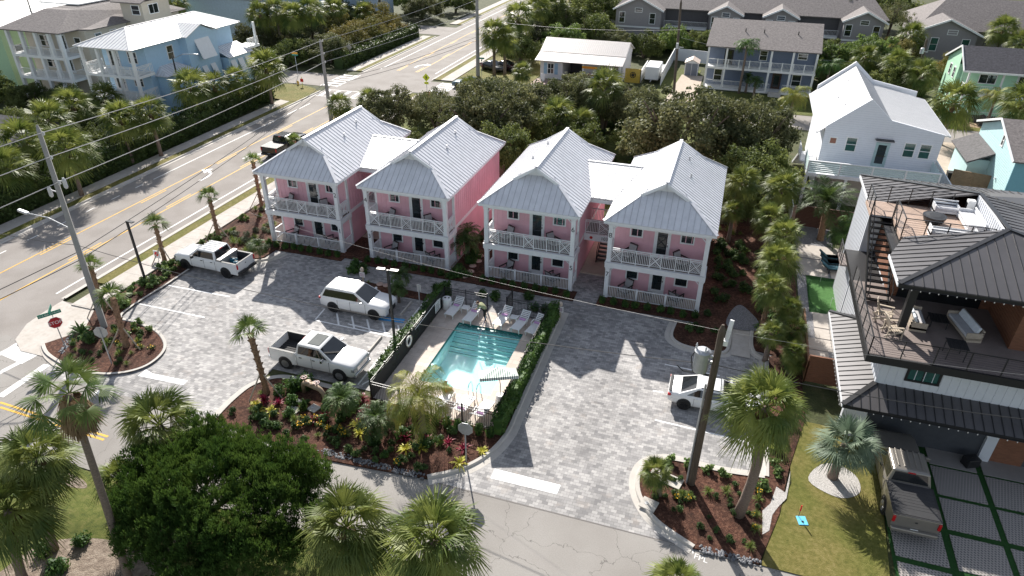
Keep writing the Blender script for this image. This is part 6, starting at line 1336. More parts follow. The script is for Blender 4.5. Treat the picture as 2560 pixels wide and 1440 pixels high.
for x0 in (0, 8.9366, 18.4638, 27.4056):
    nb = {0: 'one', 8.9366: 'three', 18.4638: 'five', 27.4056: 'seven'}[x0]
    for i in range(9): plant('pod', x0+.5+i*.78+random.uniform(-.1, .1), -.42+random.uniform(-.15, .1), .34, 'small shrub in the row in front of porch '+nb, 'shrub rows in front of the lower porches', .08, .5)
scatter('pod', [(16.2, -.8), (18.4, -.8), (18.3, 6), (16.4, 6)], 9, .6, 'leafy shrub between the two pink buildings', 'shrubs between the pink buildings', seed=2)
palm('feathery palm beside the salmon wall between the pink buildings', 'pygmy', 1.3, (1165, 610), h=1.5, tr=.1, name='date_palm')
for i, (x, y, s) in enumerate(((9.2, -2.2, .65), (9.9, -1.9, .6), (8.8, -1.2, .5), (20.6, -2.4, .55), (19.6, -2.3, .45), (23.6, -2.9, .5), (24.4, -2.8, .5), (22.8, -1.6, .5), (16.2, -2.6, .5))):
    plant('pod', x, y, s, 'leafy shrub by the paved walk between porches and pool', 'shrubs by the paved walk', .05, s*1.1)
scatter('grass', [(10.8, -2.9), (16, -3.6), (16, -3.9), (10.8, -3.3)], 6, .3, 'small tuft in the strip of stepping stones', 'tufts by the stepping stones', .05, seed=1)
# right bed beside the last building and the ramp
RBD = 'planting right of the last pink block'
scatter('grass', [(35, 6), (37.5, 6), (37.5, 14), (35, 14)], 12, .5, 'grass clump on the mulch right of the last pink block', RBD, seed=21)
scatter('shrub', [(34.9, -1), (36.2, -1), (37.6, 4), (37.2, 12), (35, 12)], 34, .55, 'shrub on the mulch right of the last pink block', RBD, seed=22)
scatter('fern', [(38.2, -2.4), (40.4, -2.5), (40.4, 12), (38.2, 12)], 26, .75, 'low fern like palm beneath the boundary row', RBD, seed=23)
scatter('shrub', [(33.8, -3.3), (36.2, -3.4), (36.3, -1.2), (33.8, -1.2)], 6, .4, 'small shrub on the kerbed corner bed by the ramp', RBD, seed=24)
# right island
RI = 'planting on the right mulch island'
plants('grape', [(1675, 1160), (1725, 1170), (1770, 1180), (1810, 1188), (1885, 1215), (1915, 1222), (1945, 1190), (1935, 1160)], .45, 'round leafed sea grape along the upper edge of the right island', RI)
plants('grass', [(1725, 1245), (1770, 1232), (1815, 1230), (1895, 1250), (1890, 1290), (1890, 1325), (1875, 1370), (1705, 1240)], .52, 'feathery grass clump on the right mulch island', RI)
ri = [(33.4, -15.2), (38.6, -15.0), (38.3, -18.8), (36.2, -19.0), (34.2, -18), (33.4, -16.6)]
scatter('shrub', ri, 34, .25, 'small low plant on the right mulch island', RI, seed=31); scatter('flower', ri, 5, .28, 'yellow flowering plant on the right mulch island', RI, seed=32)
scatter('shrub', [(39.1, -14), (40.2, -13), (40.6, -9), (39.2, -9)], 9, .5, 'shrub between the kerb and the neighbour lawn', RI, seed=33)
# scrub behind the units (tall grass and bushes)
scatter('bush', [(-4, 15), (40, 15), (40, 24), (-4, 24)], 60, 1.1, 'wild bush in the lot behind the pink buildings', 'wild bushes behind the pink buildings', .02, seed=41)
scatter('shrub', [(-4, 24), (40, 24), (40, 43), (-4, 43)], 90, 1.2, 'wild shrub in the lot behind the pink buildings', 'wild bushes behind the pink buildings', .02, seed=42)
scatter('bush', [(-60, 12), (-27, -10), (-27, 20), (-44, 24)], 50, 1.3, 'wild bush between the palms west of the main road', 'wild bushes west of the main road', .02, seed=43)
scatter('shrub', [(46, 62), (60, 62), (60, 88), (46, 88)], 40, 1.5, 'wild shrub among the trees right of the slate blue house', 'wild shrubs among the far trees', .02, seed=44)
scatter('shrub', [(10, 78), (30, 80), (30, 90), (2, 92)], 40, 1.5, 'wild shrub in the belt behind the shop', 'wild shrubs behind the shop', .02, seed=45)
# ---------------- vehicles (front towards -Y in local space: x = right, y = back) ----------------
P_white = mat('car_white', (.78, .78, .78), .16, var=.02, spec=.6); P_grey = mat('car_grey_blue', (.10, .15, .18), .2, .3, var=.05); P_black = mat('car_black', (.012, .013, .013), .15, var=.1, spec=.6)
P_silver = mat('car_warm_silver', (.27, .25, .225), .28, .5, var=.05); P_maroon = mat('car_maroon', (.04, .01, .015), .2, var=.1)
M_red = mat('tail_red', (.45, .01, .015), .2); M_lamp = mat('lamp_glass', (.35, .36, .38), .08, .3); M_plastic = mat('black_plastic', (.02, .02, .022), .5); M_rim = mat('alloy_rim', (.35, .35, .36), .3, .8); M_rimb = mat('black_rim', (.02, .02, .022), .35, .4)
M_spray = mat('bed_liner', (.03, .03, .032), .8, var=.2, scale=20)
def bil(P, u, v): a = P[0].lerp(P[1], u); b = P[3].lerp(P[2], u); return a.lerp(b, v)
def body_loft(st, n_=6):
    """st: list of (y, half width, z low, z shoulder, z centre, tuck)"""
    mb = MB(); secs = []
    for (y, hw, z0, zs, zc, tk) in st:
        h = [(hw*.90, z0), (hw*.985, z0+.12), (hw, z0+(zs-z0)*.45), (hw*.985, zs-.10), (hw*.93, zs-.01), (hw*tk, (zs+zc)/2+.012), (hw*tk*.5, zc-.005)]
        secs.append([(x, y, z) for x, z in h]+[(0, y, zc)]+[(-x, y, z) for x, z in h[::-1]])
    k = len(secs[0]); vs = [p for s in secs for p in s]; fs = []
    for i in range(len(secs)-1):
        for j in range(k-1): fs.append((i*k+j, i*k+j+1, (i+1)*k+j+1, (i+1)*k+j))
        fs.append((i*k+k-1, i*k, (i+1)*k, (i+1)*k+k-1))
    fs.append(tuple(range(k))[::-1]); fs.append(tuple((len(secs)-1)*k+j for j in range(k))); mb.add(vs, fs); return mb
def cabin(t, paint, y0, y1, yr0, yr1, zb, zr, hwb, hwr, glass=M_tglass, doors=2, rearglass=True, roofrack=False, sun=False, pillar=.07):
    """greenhouse: painted frustum, roof panel and proud glass panes"""
    B = [V((-hwb,y0,zb)), V((hwb,y0,zb)), V((hwb,y1,zb)), V((-hwb,y1,zb))]; T = [V((-hwr,yr0,zr)), V((hwr,yr0,zr)), V((hwr,yr1,zr)), V((-hwr,yr1,zr))]
    m = MB(); C = V((0,(yr0+yr1)/2,zr+.045)); ins = [p.lerp(C, .16)+V((0,0,.02)) for p in T]
    m.add(B+T+ins, [(0,1,5,4), (1,2,6,5), (2,3,7,6), (3,0,4,7), (4,5,9,8), (5,6,10,9), (6,7,11,10), (7,4,8,11), (8,9,10,11)])
    m.build('cabin', paint, t, bevel=.035)
    def pane(name, q, u0, u1, v0, v1, part=None):
        q = [V(a) for a in q]; n = (q[1]-q[0]).cross(q[3]-q[0]).normalized(); c = sum(q, V((0,0,0)))/4
        if n.dot(c-V((0,(yr0+yr1)/2,(zb+zr)/2))) < 0: n = -n
        a = [bil(q, u, v)+n*.012 for u, v in ((u0, v0), (u1, v0), (u1, v1), (u0, v1))]; mm = MB(); mm.slab([p for p in a], .008, n=n) if 0 else mm.add(a+[p-n*.01 for p in a], [(0,1,2,3), (7,6,5,4), (0,4,5,1), (1,5,6,2), (2,6,7,3), (3,7,4,0)]); return mm.build(name, glass, t)
    pane('windshield', [B[0],B[1],T[1],T[0]], .05, .95, .06, .93)
    if rearglass: pane('rear_window', [B[3],B[2],T[2],T[3]], .07, .93, .18, .9)
    L = y1-y0; cuts = {2: (.10, .93), 3: (.08, .95), 1: (.16, .86)}[doors]
    for s in (1, 2):
        q = [B[1],B[2],T[2],T[1]] if s == 1 else [B[0],B[3],T[3],T[0]]
        for k in range(0, len(cuts), 2): pane('side_window', q, cuts[k], cuts[k+1], .10, .84)
    if sun: m = MB(); m.box(-hwr*.72, yr0+.12, zr+.03, hwr*.72, yr1-.55, zr+.055); m.build('sunroof', mat('sunroof_glass', (.10, .11, .10), .05, spec=.9), t, bevel=.01)
    if roofrack:
        m = MB()
        for s in (-1, 1): m.beam((s*hwr*.92,yr0+.3,zr+.06), (s*hwr*.92,yr1-.2,zr+.06), .035, .04)
        parts(m, 'roof_rail', M_chrome, t)
def wheels(t, hw, ys, r, rim, wd=.24, arch=1.16, z=None):
    am = MB()
    for y in ys:
        for s in (-1, 1):
            am.tube([(s*(hw-.30), y, r+.03), (s*(hw+.008), y, r+.03)], r*arch, 22)
    parts(am, 'wheel_arch', M_plastic, t)
    for y in ys:
        for s in (-1, 1):
            x0, x1 = s*(hw-.16), s*(hw+.045); w_ = MB(); w_.tube([(x0,y,r), (x0+s*.02,y,r), (x1-s*.03,y,r), (x1,y,r)], [r*.9, r, r, r*.92], 22); o = w_.build('wheel', M_black, t)
            q = MB(); q.tube([(x1-s*.01,y,r), (x1+s*.008,y,r)], r*.62, 18)
            for k in range(6): a = k*PI/3; q.beam((x1+s*.014,y,r), (x1+s*.014,y+math.cos(a)*r*.6,r+math.sin(a)*r*.6), .05, .02, V((1,0,0)))
            q.build('rim', rim, o)
def lamps(t, hw, yf, yr, zf, zr_, head=(.22,.16), tail=(.12,.30), inset=.16, plate=True, zp=.75):
    for s in (-1, 1):
        m = MB(); m.box(s*(hw-inset)-head[0]/2, yf-.02, zf-head[1]/2, s*(hw-inset)+head[0]/2, yf+.2, zf+head[1]/2); m.build('headlight', M_lamp, t, bevel=.03)
        m = MB(); m.box(s*(hw-.07)-tail[0]/2, yr-.16, zr_-tail[1]/2, s*(hw-.07)+tail[0]/2, yr+.02, zr_+tail[1]/2); m.build('taillight', M_red, t, bevel=.02)
    if plate: m = MB(); m.box(-.16, yr+.0, zp-.08, .16, yr+.03, zp+.08); m.build('licence_plate', M_white, t)
def mirrors(t, hw, y, z, m_, big=1.0):
    for s in (-1, 1): m = MB(); m.box(s*(hw+.02)-.02, y-.03, z-.03, s*(hw+.02)+.04*s+.02, y+.03, z+.03); m.box(min(s*(hw+.05), s*(hw+.05+.2*big)), y-.06, z-.07*big, max(s*(hw+.05), s*(hw+.05+.2*big)), y+.08, z+.11*big); m.build('mirror', m_, t, bevel=.025)
def handles(t, hw, ys, z, m_):
    for y in ys:
        for s in (-1, 1): m = MB(); m.box(min(s*(hw-.01), s*(hw+.025)), y-.09, z-.018, max(s*(hw-.01), s*(hw+.025)), y+.09, z+.018); m.build('door_handle', m_, t)
def seams(t, hw, ys, z0, z1, m_=None):
    m = MB()
    for y in ys:
        for s in (-1, 1): m.box(min(s*(hw*.97), s*(hw+.003)), y-.007, z0, max(s*(hw*.97), s*(hw+.003)), y+.007, z1)
    parts(m, 'door_gap', M_plastic, t)
def pickup(name, label, loc, rz, paint, trim, rim, chest=False, cover=False, sun=False, L=5.85, hw=1.0, chrome=True, group='pickup trucks'):
    t = thing(name, label, 'pickup truck', loc, rz, group)
    body_loft([(0,.86,.48,1.02,1.06,.8), (.05,.93,.42,1.10,1.15,.82), (.3,.975,.38,1.17,1.23,.84), (1.5,.985,.36,1.23,1.30,.84), (1.75,.99,.36,1.25,1.3,.8), (3.85,.99,.36,1.27,1.3,.8), (3.95,.99,.36,1.27,1.29,.8)]).build('body', paint, t, smooth=True)
    m = MB(); z0, z1 = .42, 1.30
    for s in (-1, 1):
        a, b = sorted((s*.86, s*.99)); m.box(a, 3.95, z0, b, L-.06, z1)
    m.box(-.99, L-.14, z0+.12, .99, L-.04, z1+.01); m.box(-.86, 3.95, z0, .86, 4.0, z1-.02); m.build('cargo_box', paint, t, bevel=.03)
    m = MB(); m.box(-.86, 4.0, .70, .86, L-.14, .76)
    for k in range(9): m.box(-.8+k*.2, 4.0, .76, -.8+k*.2+.1, L-.14, .78)
    for s in (-1, 1): a, b = sorted((s*.84, s*.865)); m.box(a, 4.0, .76, b, L-.14, 1.29)
    m.build('bed_floor', M_spray, t)
    m = MB()
    for s in (-1, 1): m.beam((s*.93,3.97,1.315), (s*.93,L-.08,1.315), .14, .02)
    m.beam((-.9,L-.09,1.325), (.9,L-.09,1.325), .11, .02, ); m.build('bed_rail_caps', M_plastic, t)
    cabin(t, paint, 1.42, 3.93, 2.30, 3.76, 1.25, 1.90, .94, .78, doors=2, sun=sun)
    rm = MB()
    for k in range(5): rm.box(-.55+k*.26, 2.3, 1.955, -.55+k*.26+.07, 3.5, 1.972)
    if not sun: rm.build('roof_rib', paint, t, bevel=.008)
    wheels(t, .99, (.98, 4.70), .41, rim); lamps(t, .99, 0, L, .92, 1.08, (.24,.2), (.12,.36), zp=.6)
    m = MB(); m.box(-.58, -.03, .70, .58, .10, 1.02); m.build('grille', trim, t, bevel=.02)
    m = MB(); m.box(-.92, -.10, .42, .92, .16, .64); m.build('front_bumper', trim, t, bevel=.05)
    m = MB(); m.box(-.96, L-.06, .46, .96, L+.14, .66); m.build('rear_bumper', trim if chrome else M_plastic, t, bevel=.04)
    mirrors(t, .97, 1.95, 1.32, M_plastic if not chrome else trim, 1.15); handles(t, .99, (2.65, 3.55), 1.10, M_plastic); seams(t, .99, (1.62, 2.82, 3.84), .5, 1.2)
    m = MB(); m.box(-.05, L-.035, 1.02, .05, L-.02, 1.08); m.box(-.9, 3.7, 1.93, .9, 3.71, 1.94) if 0 else None; m.build('tailgate_handle', M_plastic, t)
    m = MB(); m.box(-.16, 3.74, 1.83, .16, 3.80, 1.88); m.build('brake_light', M_red, t)
    if chest:
        m = MB(); m.box(-.97, 4.02, 1.30, .97, 4.42, 1.44); m.box(-.84, 4.04, .80, .84, 4.40, 1.30); m.build('tool_chest', mat('diamond_plate', (.55, .53, .52), .35, .6), t, bevel=.015)
    if cover: m = MB(); m.box(-.90, 4.0, 1.30, .90, L-.12, 1.335); [m.box(-.9, 4.02+k*.19, 1.335, .9, 4.02+k*.19+.012, 1.341) for k in range(9)]; m.build('bed_cover', mat('bed_cover_black', (.03, .03, .032), .55), t)
    return t
WV = R(90)   # local -Y front; rz rotates: front to -X needs -90deg
t = pickup('pickup_truck', 'white work pickup with silver tool chest across its bed, parked by the porches', (-3.95, -4.75, .01), R(-92), P_white, M_plastic, M_rimb, chest=True, chrome=False)
t = pickup('pickup_truck', 'white crew cab pickup with glass sunroof and chrome grille beside the planting bed', (15.9, -13.0, .01), R(89), P_white, M_chrome, M_rim, sun=True, L=5.8)
t = pickup('pickup_truck', 'silver-brown pickup with black bed cover on the latticed driveway', (44.95, -9.85, .08), R(181), P_silver, P_silver, M_rim, cover=True, L=6.1)
t = pickup('pickup_truck', 'black pickup driving away on the main road beyond the first pink roof', (-10.85, 22.2, .01), R(178), P_black, M_plastic, M_rimb, cover=True)
# jerry cans in the work pickup bed
jc = []
for k in range(2):
    c = thing('fuel_can', ['blue fuel can at the tailgate of the white work pickup', 'blue fuel can nearer the tool chest of the white work pickup'][k], 'fuel can', (1.1-.55*k+.2, -5.2+.35*k, .80), R(20*k), 'fuel cans in the pickup bed'); m = MB(); m.box(-.26, -.15, 0, .26, .15, .34); m.build('body', mat('blue_can', (.02, .16, .24), .4), c, bevel=.05)
    m = MB(); m.beam((-.15,0,.42), (.12,0,.42), .05, .05); m.beam((-.15,0,.33), (-.15,0,.42), .05, .05); m.beam((.12,0,.33), (.12,0,.42), .05, .05); m.build('handle', M_plastic, c)
    m = MB(); m.tube([(.2,0,.33), (.2,0,.40)], .045, 8); m.build('cap', M_plastic, c)
def car(name, label, cat, loc, rz, paint, L, hw, suv=False, rim=M_rimb, group='cars', sun=False):
    t = thing(name, label, cat, loc, rz, group)
    if suv:
        st = [(0,.78,.42,.80,.86,.78), (.06,.88,.34,.92,.98,.82), (.4,.95,.30,1.01,1.06,.84), (1.35,.965,.28,1.09,1.13,.84), (1.6,hw,.28,1.12,1.14,.8), (L-.5,hw,.30,1.16,1.16,.8), (L-.1,.93,.36,1.12,1.12,.8), (L,.82,.45,1.0,1.02,.8)]
        cab = (1.25, L-.10, 2.35, L-.5, 1.09, 1.74, .93, .74)
    else:
        st = [(0,.76,.36,.62,.68,.78), (.06,.86,.28,.72,.77,.82), (.45,.92,.24,.82,.87,.84), (1.35,.93,.24,.90,.95,.84), (1.6,hw,.24,.93,.95,.8), (3.7,hw,.24,.97,.99,.8), (L-.45,.93,.28,.97,1.0,.8), (L-.06,.86,.36,.94,.97,.8), (L,.78,.42,.84,.86,.8)]
        cab = (1.2, L-.5, 2.2, L-1.6, .93, 1.43, .89, .66)
    body_loft(st).build('body', paint, t, smooth=True); cabin(t, paint, *cab, doors=3 if suv else 1, roofrack=suv, sun=sun)
    wheels(t, hw, (.92, L-.95 if not suv else L-1.05), .37 if suv else .34, rim); lamps(t, hw-.06, .06, L-.02, .78 if suv else .66, .98 if suv else .84, (.3,.11), (.2,.13), inset=.2)
    m = MB(); m.box(-.5, -.02, .38, .5, .08, .72 if suv else .56); m.build('grille', M_plastic, t, bevel=.03)
    mirrors(t, hw-.02, cab[0]+.45, cab[4]+.07, paint, .8); handles(t, hw, (2.45, 3.4), .86 if not suv else 1.0, paint); seams(t, hw, (1.5, 2.65, 3.6), .36, .88 if not suv else 1.05)
    return t
car('suv', 'white three-row SUV parked beside the hatched bay', 'SUV', (14.6, -6.5, .012), R(90), P_white, 5.05, .97, suv=True)
t = car('sedan', 'white sedan with black spoiler behind the transformer pole', 'car', (38.5, -9.1, .012), R(91), P_white, 5.05, .95)
m = MB(); m.box(-.75, 4.86, 1.0, .75, 5.02, 1.04); m.build('spoiler', M_plastic, t, bevel=.015)
m = MB(); m.box(-.62, 2.25, 1.425, .62, 3.3, 1.455); m.build('black_roof_panel', M_tglass, t)
car('sedan', 'grey blue sedan waiting at the crossing street behind the bushes', 'car', (-4.0, 50.3, .012), R(-90), P_grey, 4.7, .92)
car('sedan', 'black car parked at an angle beside the palm trio near the shop', 'car', (.3, 59.8, .03), R(60), P_black, 4.6, .92)
car('hatchback', 'dark maroon car partly hidden behind the black one near the shop', 'car', (2.3, 61.3, .03), R(75), P_maroon, 4.4, .9)
car('sedan', 'black car half hidden by the tall palm on the crossing street', 'car', (12.8, 47.3, .012), R(-90), P_black, 4.8, .92)
car('sedan', 'white car in the far parking lot beyond the roadside shrubs', 'car', (-47.5, 84.5, .012), R(70), P_white, 4.6, .92)
# ---------------- pool ----------------
PX0, PX1, PY0, PY1 = 19.25, 23.75, -12.45, -6.0
dk = [(17.45, -15.0), (25.0, -15.2), (25.0, -4.15), (17.45, -4.15)]
m = MB(); zz = .07
for (a, b, c, d) in ((17.45,-15.1,PX0,-4.15), (PX1,-15.1,25.0,-4.15), (PX0,-15.1,PX1,PY0), (PX0,PY1,PX1,-4.15)): m.box(a, b, 0, c, d, zz)
m.build('pool_deck', M_travert)['kind'] = 'structure'
pool = thing('swimming_pool', 'rectangular turquoise swimming pool with striped entry steps', 'swimming pool')
M_plaster = mat('pool_plaster', (.50, .78, .77), .5, var=.05); M_tile = mat('pool_tile', (.02, .16, .15), .25, var=.3, scale=8)
m = MB(); zb = -1.25
m.add([(PX0,PY0,zb), (PX1,PY0,zb), (PX1,PY1,zb+.3), (PX0,PY1,zb+.3)], [(0,1,2,3)])
for a, b in (((PX0,PY0), (PX1,PY0)), ((PX1,PY0), (PX1,PY1)), ((PX1,PY1), (PX0,PY1)), ((PX0,PY1), (PX0,PY0))): m.poly([(a[0],a[1],-1.3), (b[0],b[1],-1.3), (b[0],b[1],.0), (a[0],a[1],.0)])
m.build('basin', M_plaster, pool)
m = MB(); e = .003
for a, b in (((PX0+e,PY0+e), (PX1-e,PY0+e)), ((PX1-e,PY0+e), (PX1-e,PY1-e)), ((PX1-e,PY1-e), (PX0+e,PY1-e)), ((PX0+e,PY1-e), (PX0+e,PY0+e))): m.poly([(a[0],a[1],-.16), (b[0],b[1],-.16), (b[0],b[1],.066), (a[0],a[1],.066)])
for k in range(14): x = PX0+.16+k*.32; m.lathe([(.14, 0), (.14, .01)], (x, PY1-.12, -.015), 10)
m.build('waterline_tile', M_tile, pool)
for k in range(6):
    m = MB(); y = PY1-(k+1)*.33; m.box(PX0+.01, y, -1.2, PX1-.01, PY1-.005-(k*.33), -.14-k*.16); o = m.build('pool_step', M_plaster, pool)
    m = MB(); m.box(PX0+.012, y-.006, -.155-k*.16, PX1-.012, y+.05, -.135-k*.16); m.build('step_edge', M_tile, o)
def watermat():
    m, nt, b = newmat('pool_water'); N = nt.nodes; L = nt.links
    b.inputs['Base Color'].default_value = (.80, .96, .97, 1); b.inputs['Transmission Weight'].default_value = 1; b.inputs['Roughness'].default_value = .02; b.inputs['IOR'].default_value = 1.33
    tp = N.new('ShaderNodeBsdfTransparent'); tp.inputs[0].default_value = (.80, .96, .97, 1); mx = N.new('ShaderNodeMixShader'); mx.inputs[0].default_value = .82
    L.new(b.outputs[0], mx.inputs[1]); L.new(tp.outputs[0], mx.inputs[2]); L.new(mx.outputs[0], N['Material Output'].inputs['Surface'])
    tc = N.new('ShaderNodeTexCoord'); nz = N.new('ShaderNodeTexNoise'); nz.inputs['Scale'].default_value = 2.4; nz.inputs['Detail'].default_value = 3; nz.inputs['Distortion'].default_value = .7
    L.new(tc.outputs['Object'], nz.inputs[0]); bp = N.new('ShaderNodeBump'); bp.inputs['Strength'].default_value = .35; bp.inputs['Distance'].default_value = .08; L.new(nz.outputs[0], bp.inputs['Height']); L.new(bp.outputs[0], b.inputs['Normal']); return m
m = MB(); m.poly([(PX0,PY0,-.035), (PX1,PY0,-.035), (PX1,PY1,-.035), (PX0,PY1,-.035)]); m.build('water', watermat(), pool)
m = MB(); m.tube([(21.15,-5.5,.07), (21.15,-5.55,.95), (21.2,-6.1,.98), (21.25,-7.6,.15), (21.25,-7.75,-.6)], .025, 8); m.build('hand_rail', M_chrome, pool)
ld = thing('pool_ladder', 'chrome pool ladder rails at the sunny end of the pool', 'ladder', (22.9, -12.6, .07))
for x in (-.25, .25): m = MB(); m.tube([(x,-.45,0), (x,-.45,.75), (x,-.3,.9), (x,.0,.86), (x,.22,.4), (x,.24,-.6)], .024, 8); m.build('rail', M_chrome, ld)
M_tx = mat('depth_marking', (.03, .04, .06))
mk_ = thing('depth_marker', 'small dark depth numerals set in the pool deck by the steps', 'marking', (21.5, -5.8, .072)); text('3 FT  NO DIVING', .12, M_tx, mk_, (0, 0, 0), rx=0, ext=.0005)
# aluminium fence
def picket(label, p, q, h=1.35, sp=.105, name='pool_fence', m_=None, z=.07, group=None):
    f = thing(name, label, 'fence', (p[0], p[1], z), 0, group); Q = V((q[0]-p[0], q[1]-p[1], 0)); L = Q.length; d = Q.normalized(); a = MB(); n = max(1, round(L/1.9))
    for zz_ in (.12, h-.22, h-.05): a.beam((0,0,zz_), Q+V((0,0,zz_)), .03, .035)
    k = .1
    while k < L: c = d*k; a.beam((c.x,c.y,.05), (c.x,c.y,h), .018, .018); k += sp
    a.build('pickets', m_ or M_dark, f); b = MB()
    for i in range(n+1): c = Q*(i/n); b.beam((c.x,c.y,0), (c.x,c.y,h+.06), .06, .06)
    b.build('posts', m_ or M_dark, f); return f
picket('black picket pool fence hidden along the left hedge', (17.48, -4.1), (17.48, -14.9)); picket('black picket pool fence along the right hedge', (24.95, -4.1), (24.95, -15.15))
picket('black picket pool fence behind the golden palm at the street end', (17.48, -14.9), (24.95, -15.15)); picket('black picket fence left of the pool gate behind the loungers', (17.48, -4.1), (20.6, -4.1)); picket('black picket fence right of the pool gate behind the loungers', (22.0, -4.1), (24.95, -4.1))
picket('open black picket gate swung in at the pool entrance', (22.0, -4.1), (22.05, -3.0), name='pool_gate')
M_mesh = mat('dark_screen', (.02, .022, .022), .8)
m = MB(); m.box(17.50, -14.9, .12, 17.52, -4.2, 1.25); sc_ = m.build('privacy_screen', M_mesh); tag(sc_, 'dark screen stretched along the inside of the left pool fence', 'screen')
# loungers
def make_lounger(name, mf, mc=None, arms=True):
    t = thing(name, 'x', 'sun lounger'); m = MB()   # head towards +Y
    for s in (-1, 1): m.beam((s*.30,-.95,.33), (s*.30,.35,.33), .05, .07); m.beam((s*.29,.35,.34), (s*.27,.92,.78), .05, .05)
    m.build('frame', mf, t)
    for x, y in ((-.28,-.85), (.28,-.85), (-.28,.3), (.28,.3)): l = MB(); l.beam((x,y,0), (x,y,.32), .05, .05); l.build('leg', mf, t)
    m = MB()
    for k in range(12): m.box(-.28, -.93+k*.108, .35, .28, -.93+k*.108+.085, .37)
    m.build('seat', mc or mf, t); m = MB()
    for k in range(6): a = k/6+.06; m.obox((0, .36+a*.56, .37+a*.44), .27, .036, .01, V((1,0,0)), V((0,.787,.617)), V((0,-.617,.787)))
    m.build('backrest', mc or mf, t)
    if arms:
        for s in (-1, 1): m = MB(); m.beam((s*.34,-.05,.55), (s*.34,.42,.55), .06, .03); m.beam((s*.33,-.02,.33), (s*.33,-.02,.55), .04, .04); m.build('armrest', mf, t)
    return t
M_towel = mat('pink_towel', (.62, .36, .62), .9)
Lg = make_lounger('pool_lounger', M_white); n_l = 0
LB = ['white slatted lounger nearest the white drum', 'white slatted lounger the bending woman leans over', 'white slatted lounger right of the gate, nearest the woman', 'white slatted lounger between the small table and the last one', 'white slatted lounger against the right hedge', 'white slatted lounger at the sunny end by the seated woman', 'white slatted lounger at the sunny end behind the ladder', 'white slatted lounger at the sunny end beside the parasol base']
for i, (x, y, rz) in enumerate(((18.55,-4.95,-6), (19.95,-5.25,-6), (22.05,-5.05,-8), (23.35,-5.2,-10), (24.4,-5.3,-12), (21.5,-14.1,172), (22.75,-14.15,172), (23.9,-14.2,172))):
    o = Lg if i == 0 else copy_tree(Lg); o.location = (x, y, .07); o.rotation_euler = (0, 0, R(rz)); tag(o, LB[i], 'sun lounger', 'white loungers around the pool')
    if i < 5 or i > 5:
        tw = thing('towel', 'rolled pink towel on the '+LB[i].replace('white slatted ', ''), 'towel', (x+.02, y+(.28 if i < 5 else -.28), .47), R(rz), 'pink towels on the loungers'); m = MB(); m.tube([(-.22,0,.02), (-.2,0,.02), (.2,0,.02), (.22,0,.02)], [.05, .075, .075, .05], 8); m.build('roll', M_towel, tw)
for i, (x, y) in enumerate(((19.25, -4.75), (22.75, -4.85))): tag(make_side_table('pool_side_table', ['small white side table between the two left loungers', 'small white side table between the right-hand loungers'][i], (x, y, .07), .5, .45, M_white), group='white side tables')
bb_ = make_lounger('sun_lounger', M_plastic, mat('teal_cushion', (.03, .10, .13), .8), arms=False)
for i, y in enumerate((9.3, 10.2, 11.1)):
    o = bb_ if i == 0 else copy_tree(bb_); o.location = (43.6, y, .05); o.rotation_euler = (0, 0, R(97)); tag(o, ['dark teal cushioned lounger nearest the putting green', 'dark teal cushioned lounger, middle of the three', 'dark teal cushioned lounger nearest the dark fence'][i], 'sun lounger', 'teal loungers in the side yard')
    m = MB(); m.box(-.29, -.92, .37, .29, .34, .46); m.build('seat_cushion', MATS['teal_cushion'], o, bevel=.02); m = MB(); m.obox((0,.62,.64), .28, .36, .045, V((1,0,0)), V((0,.787,.617)), V((0,-.617,.787))); m.build('back_cushion', MATS['teal_cushion'], o, bevel=.02)
# parasol
um = thing('parasol', 'green and white striped square parasol tilted over the pool edge', 'parasol', (24.55, -12.95, .07))
m = MB(); m.tube([(0,0,.3), (0,0,1.35), (-.12,-.02,2.35)], .022, 8); m.build('pole', M_dark, um)
m = MB(); m.lathe([(.30,0), (.33,.05), (.24,.62), (.2,.66), (.06,.66)], (0,0,0), 18); m.build('planter_base', M_white, um)
def stripemat():
    m, nt, b = newmat('striped_canvas'); N = nt.nodes; L = nt.links; tc = N.new('ShaderNodeTexCoord'); wv = N.new('ShaderNodeTexWave'); wv.bands_direction = 'X'; wv.inputs['Scale'].default_value = 2.6; wv.inputs['Distortion'].default_value = 0
    L.new(tc.outputs['Object'], wv.inputs[0]); rp = N.new('ShaderNodeValToRGB'); rp.color_ramp.interpolation = 'CONSTANT'; rp.color_ramp.elements[0].color = (.05, .13, .11, 1); rp.color_ramp.elements[1].position = .42; rp.color_ramp.elements[1].color = (.78, .77, .72, 1)
    L.new(wv.outputs[0], rp.inputs[0]); L.new(rp.outputs[0], b.inputs['Base Color']); b.inputs['Roughness'].default_value = .9; return m
M_str = stripemat(); hs_ = 1.05
cvs = bpy.data.objects.new('canopy_frame', None)
bpy.data.objects.remove(cvs)
for k in range(4):
    m = MB(); a = k*PI/2; c0, s0 = math.cos(a), math.sin(a)
    P4 = [(-hs_, -hs_, 0), (hs_, -hs_, 0), (0, 0, .34)]; m.slab(P4, .012); m.add([(-hs_,-hs_,0), (hs_,-hs_,0), (hs_,-hs_,-.16), (-hs_,-hs_,-.16)], [(0,1,2,3)])
    o = m.build('canopy_panel', M_str, um); o.location = (-.13, -.02, 2.15); o.rotation_mode = 'QUATERNION'
    from mathutils import Quaternion
    o.rotation_quaternion = Quaternion((1, 0, 0), R(-24)) @ Quaternion((0, 1, 0), R(-12)) @ Quaternion((0, 0, 1), R(20)) @ Quaternion((0, 0, 1), a)
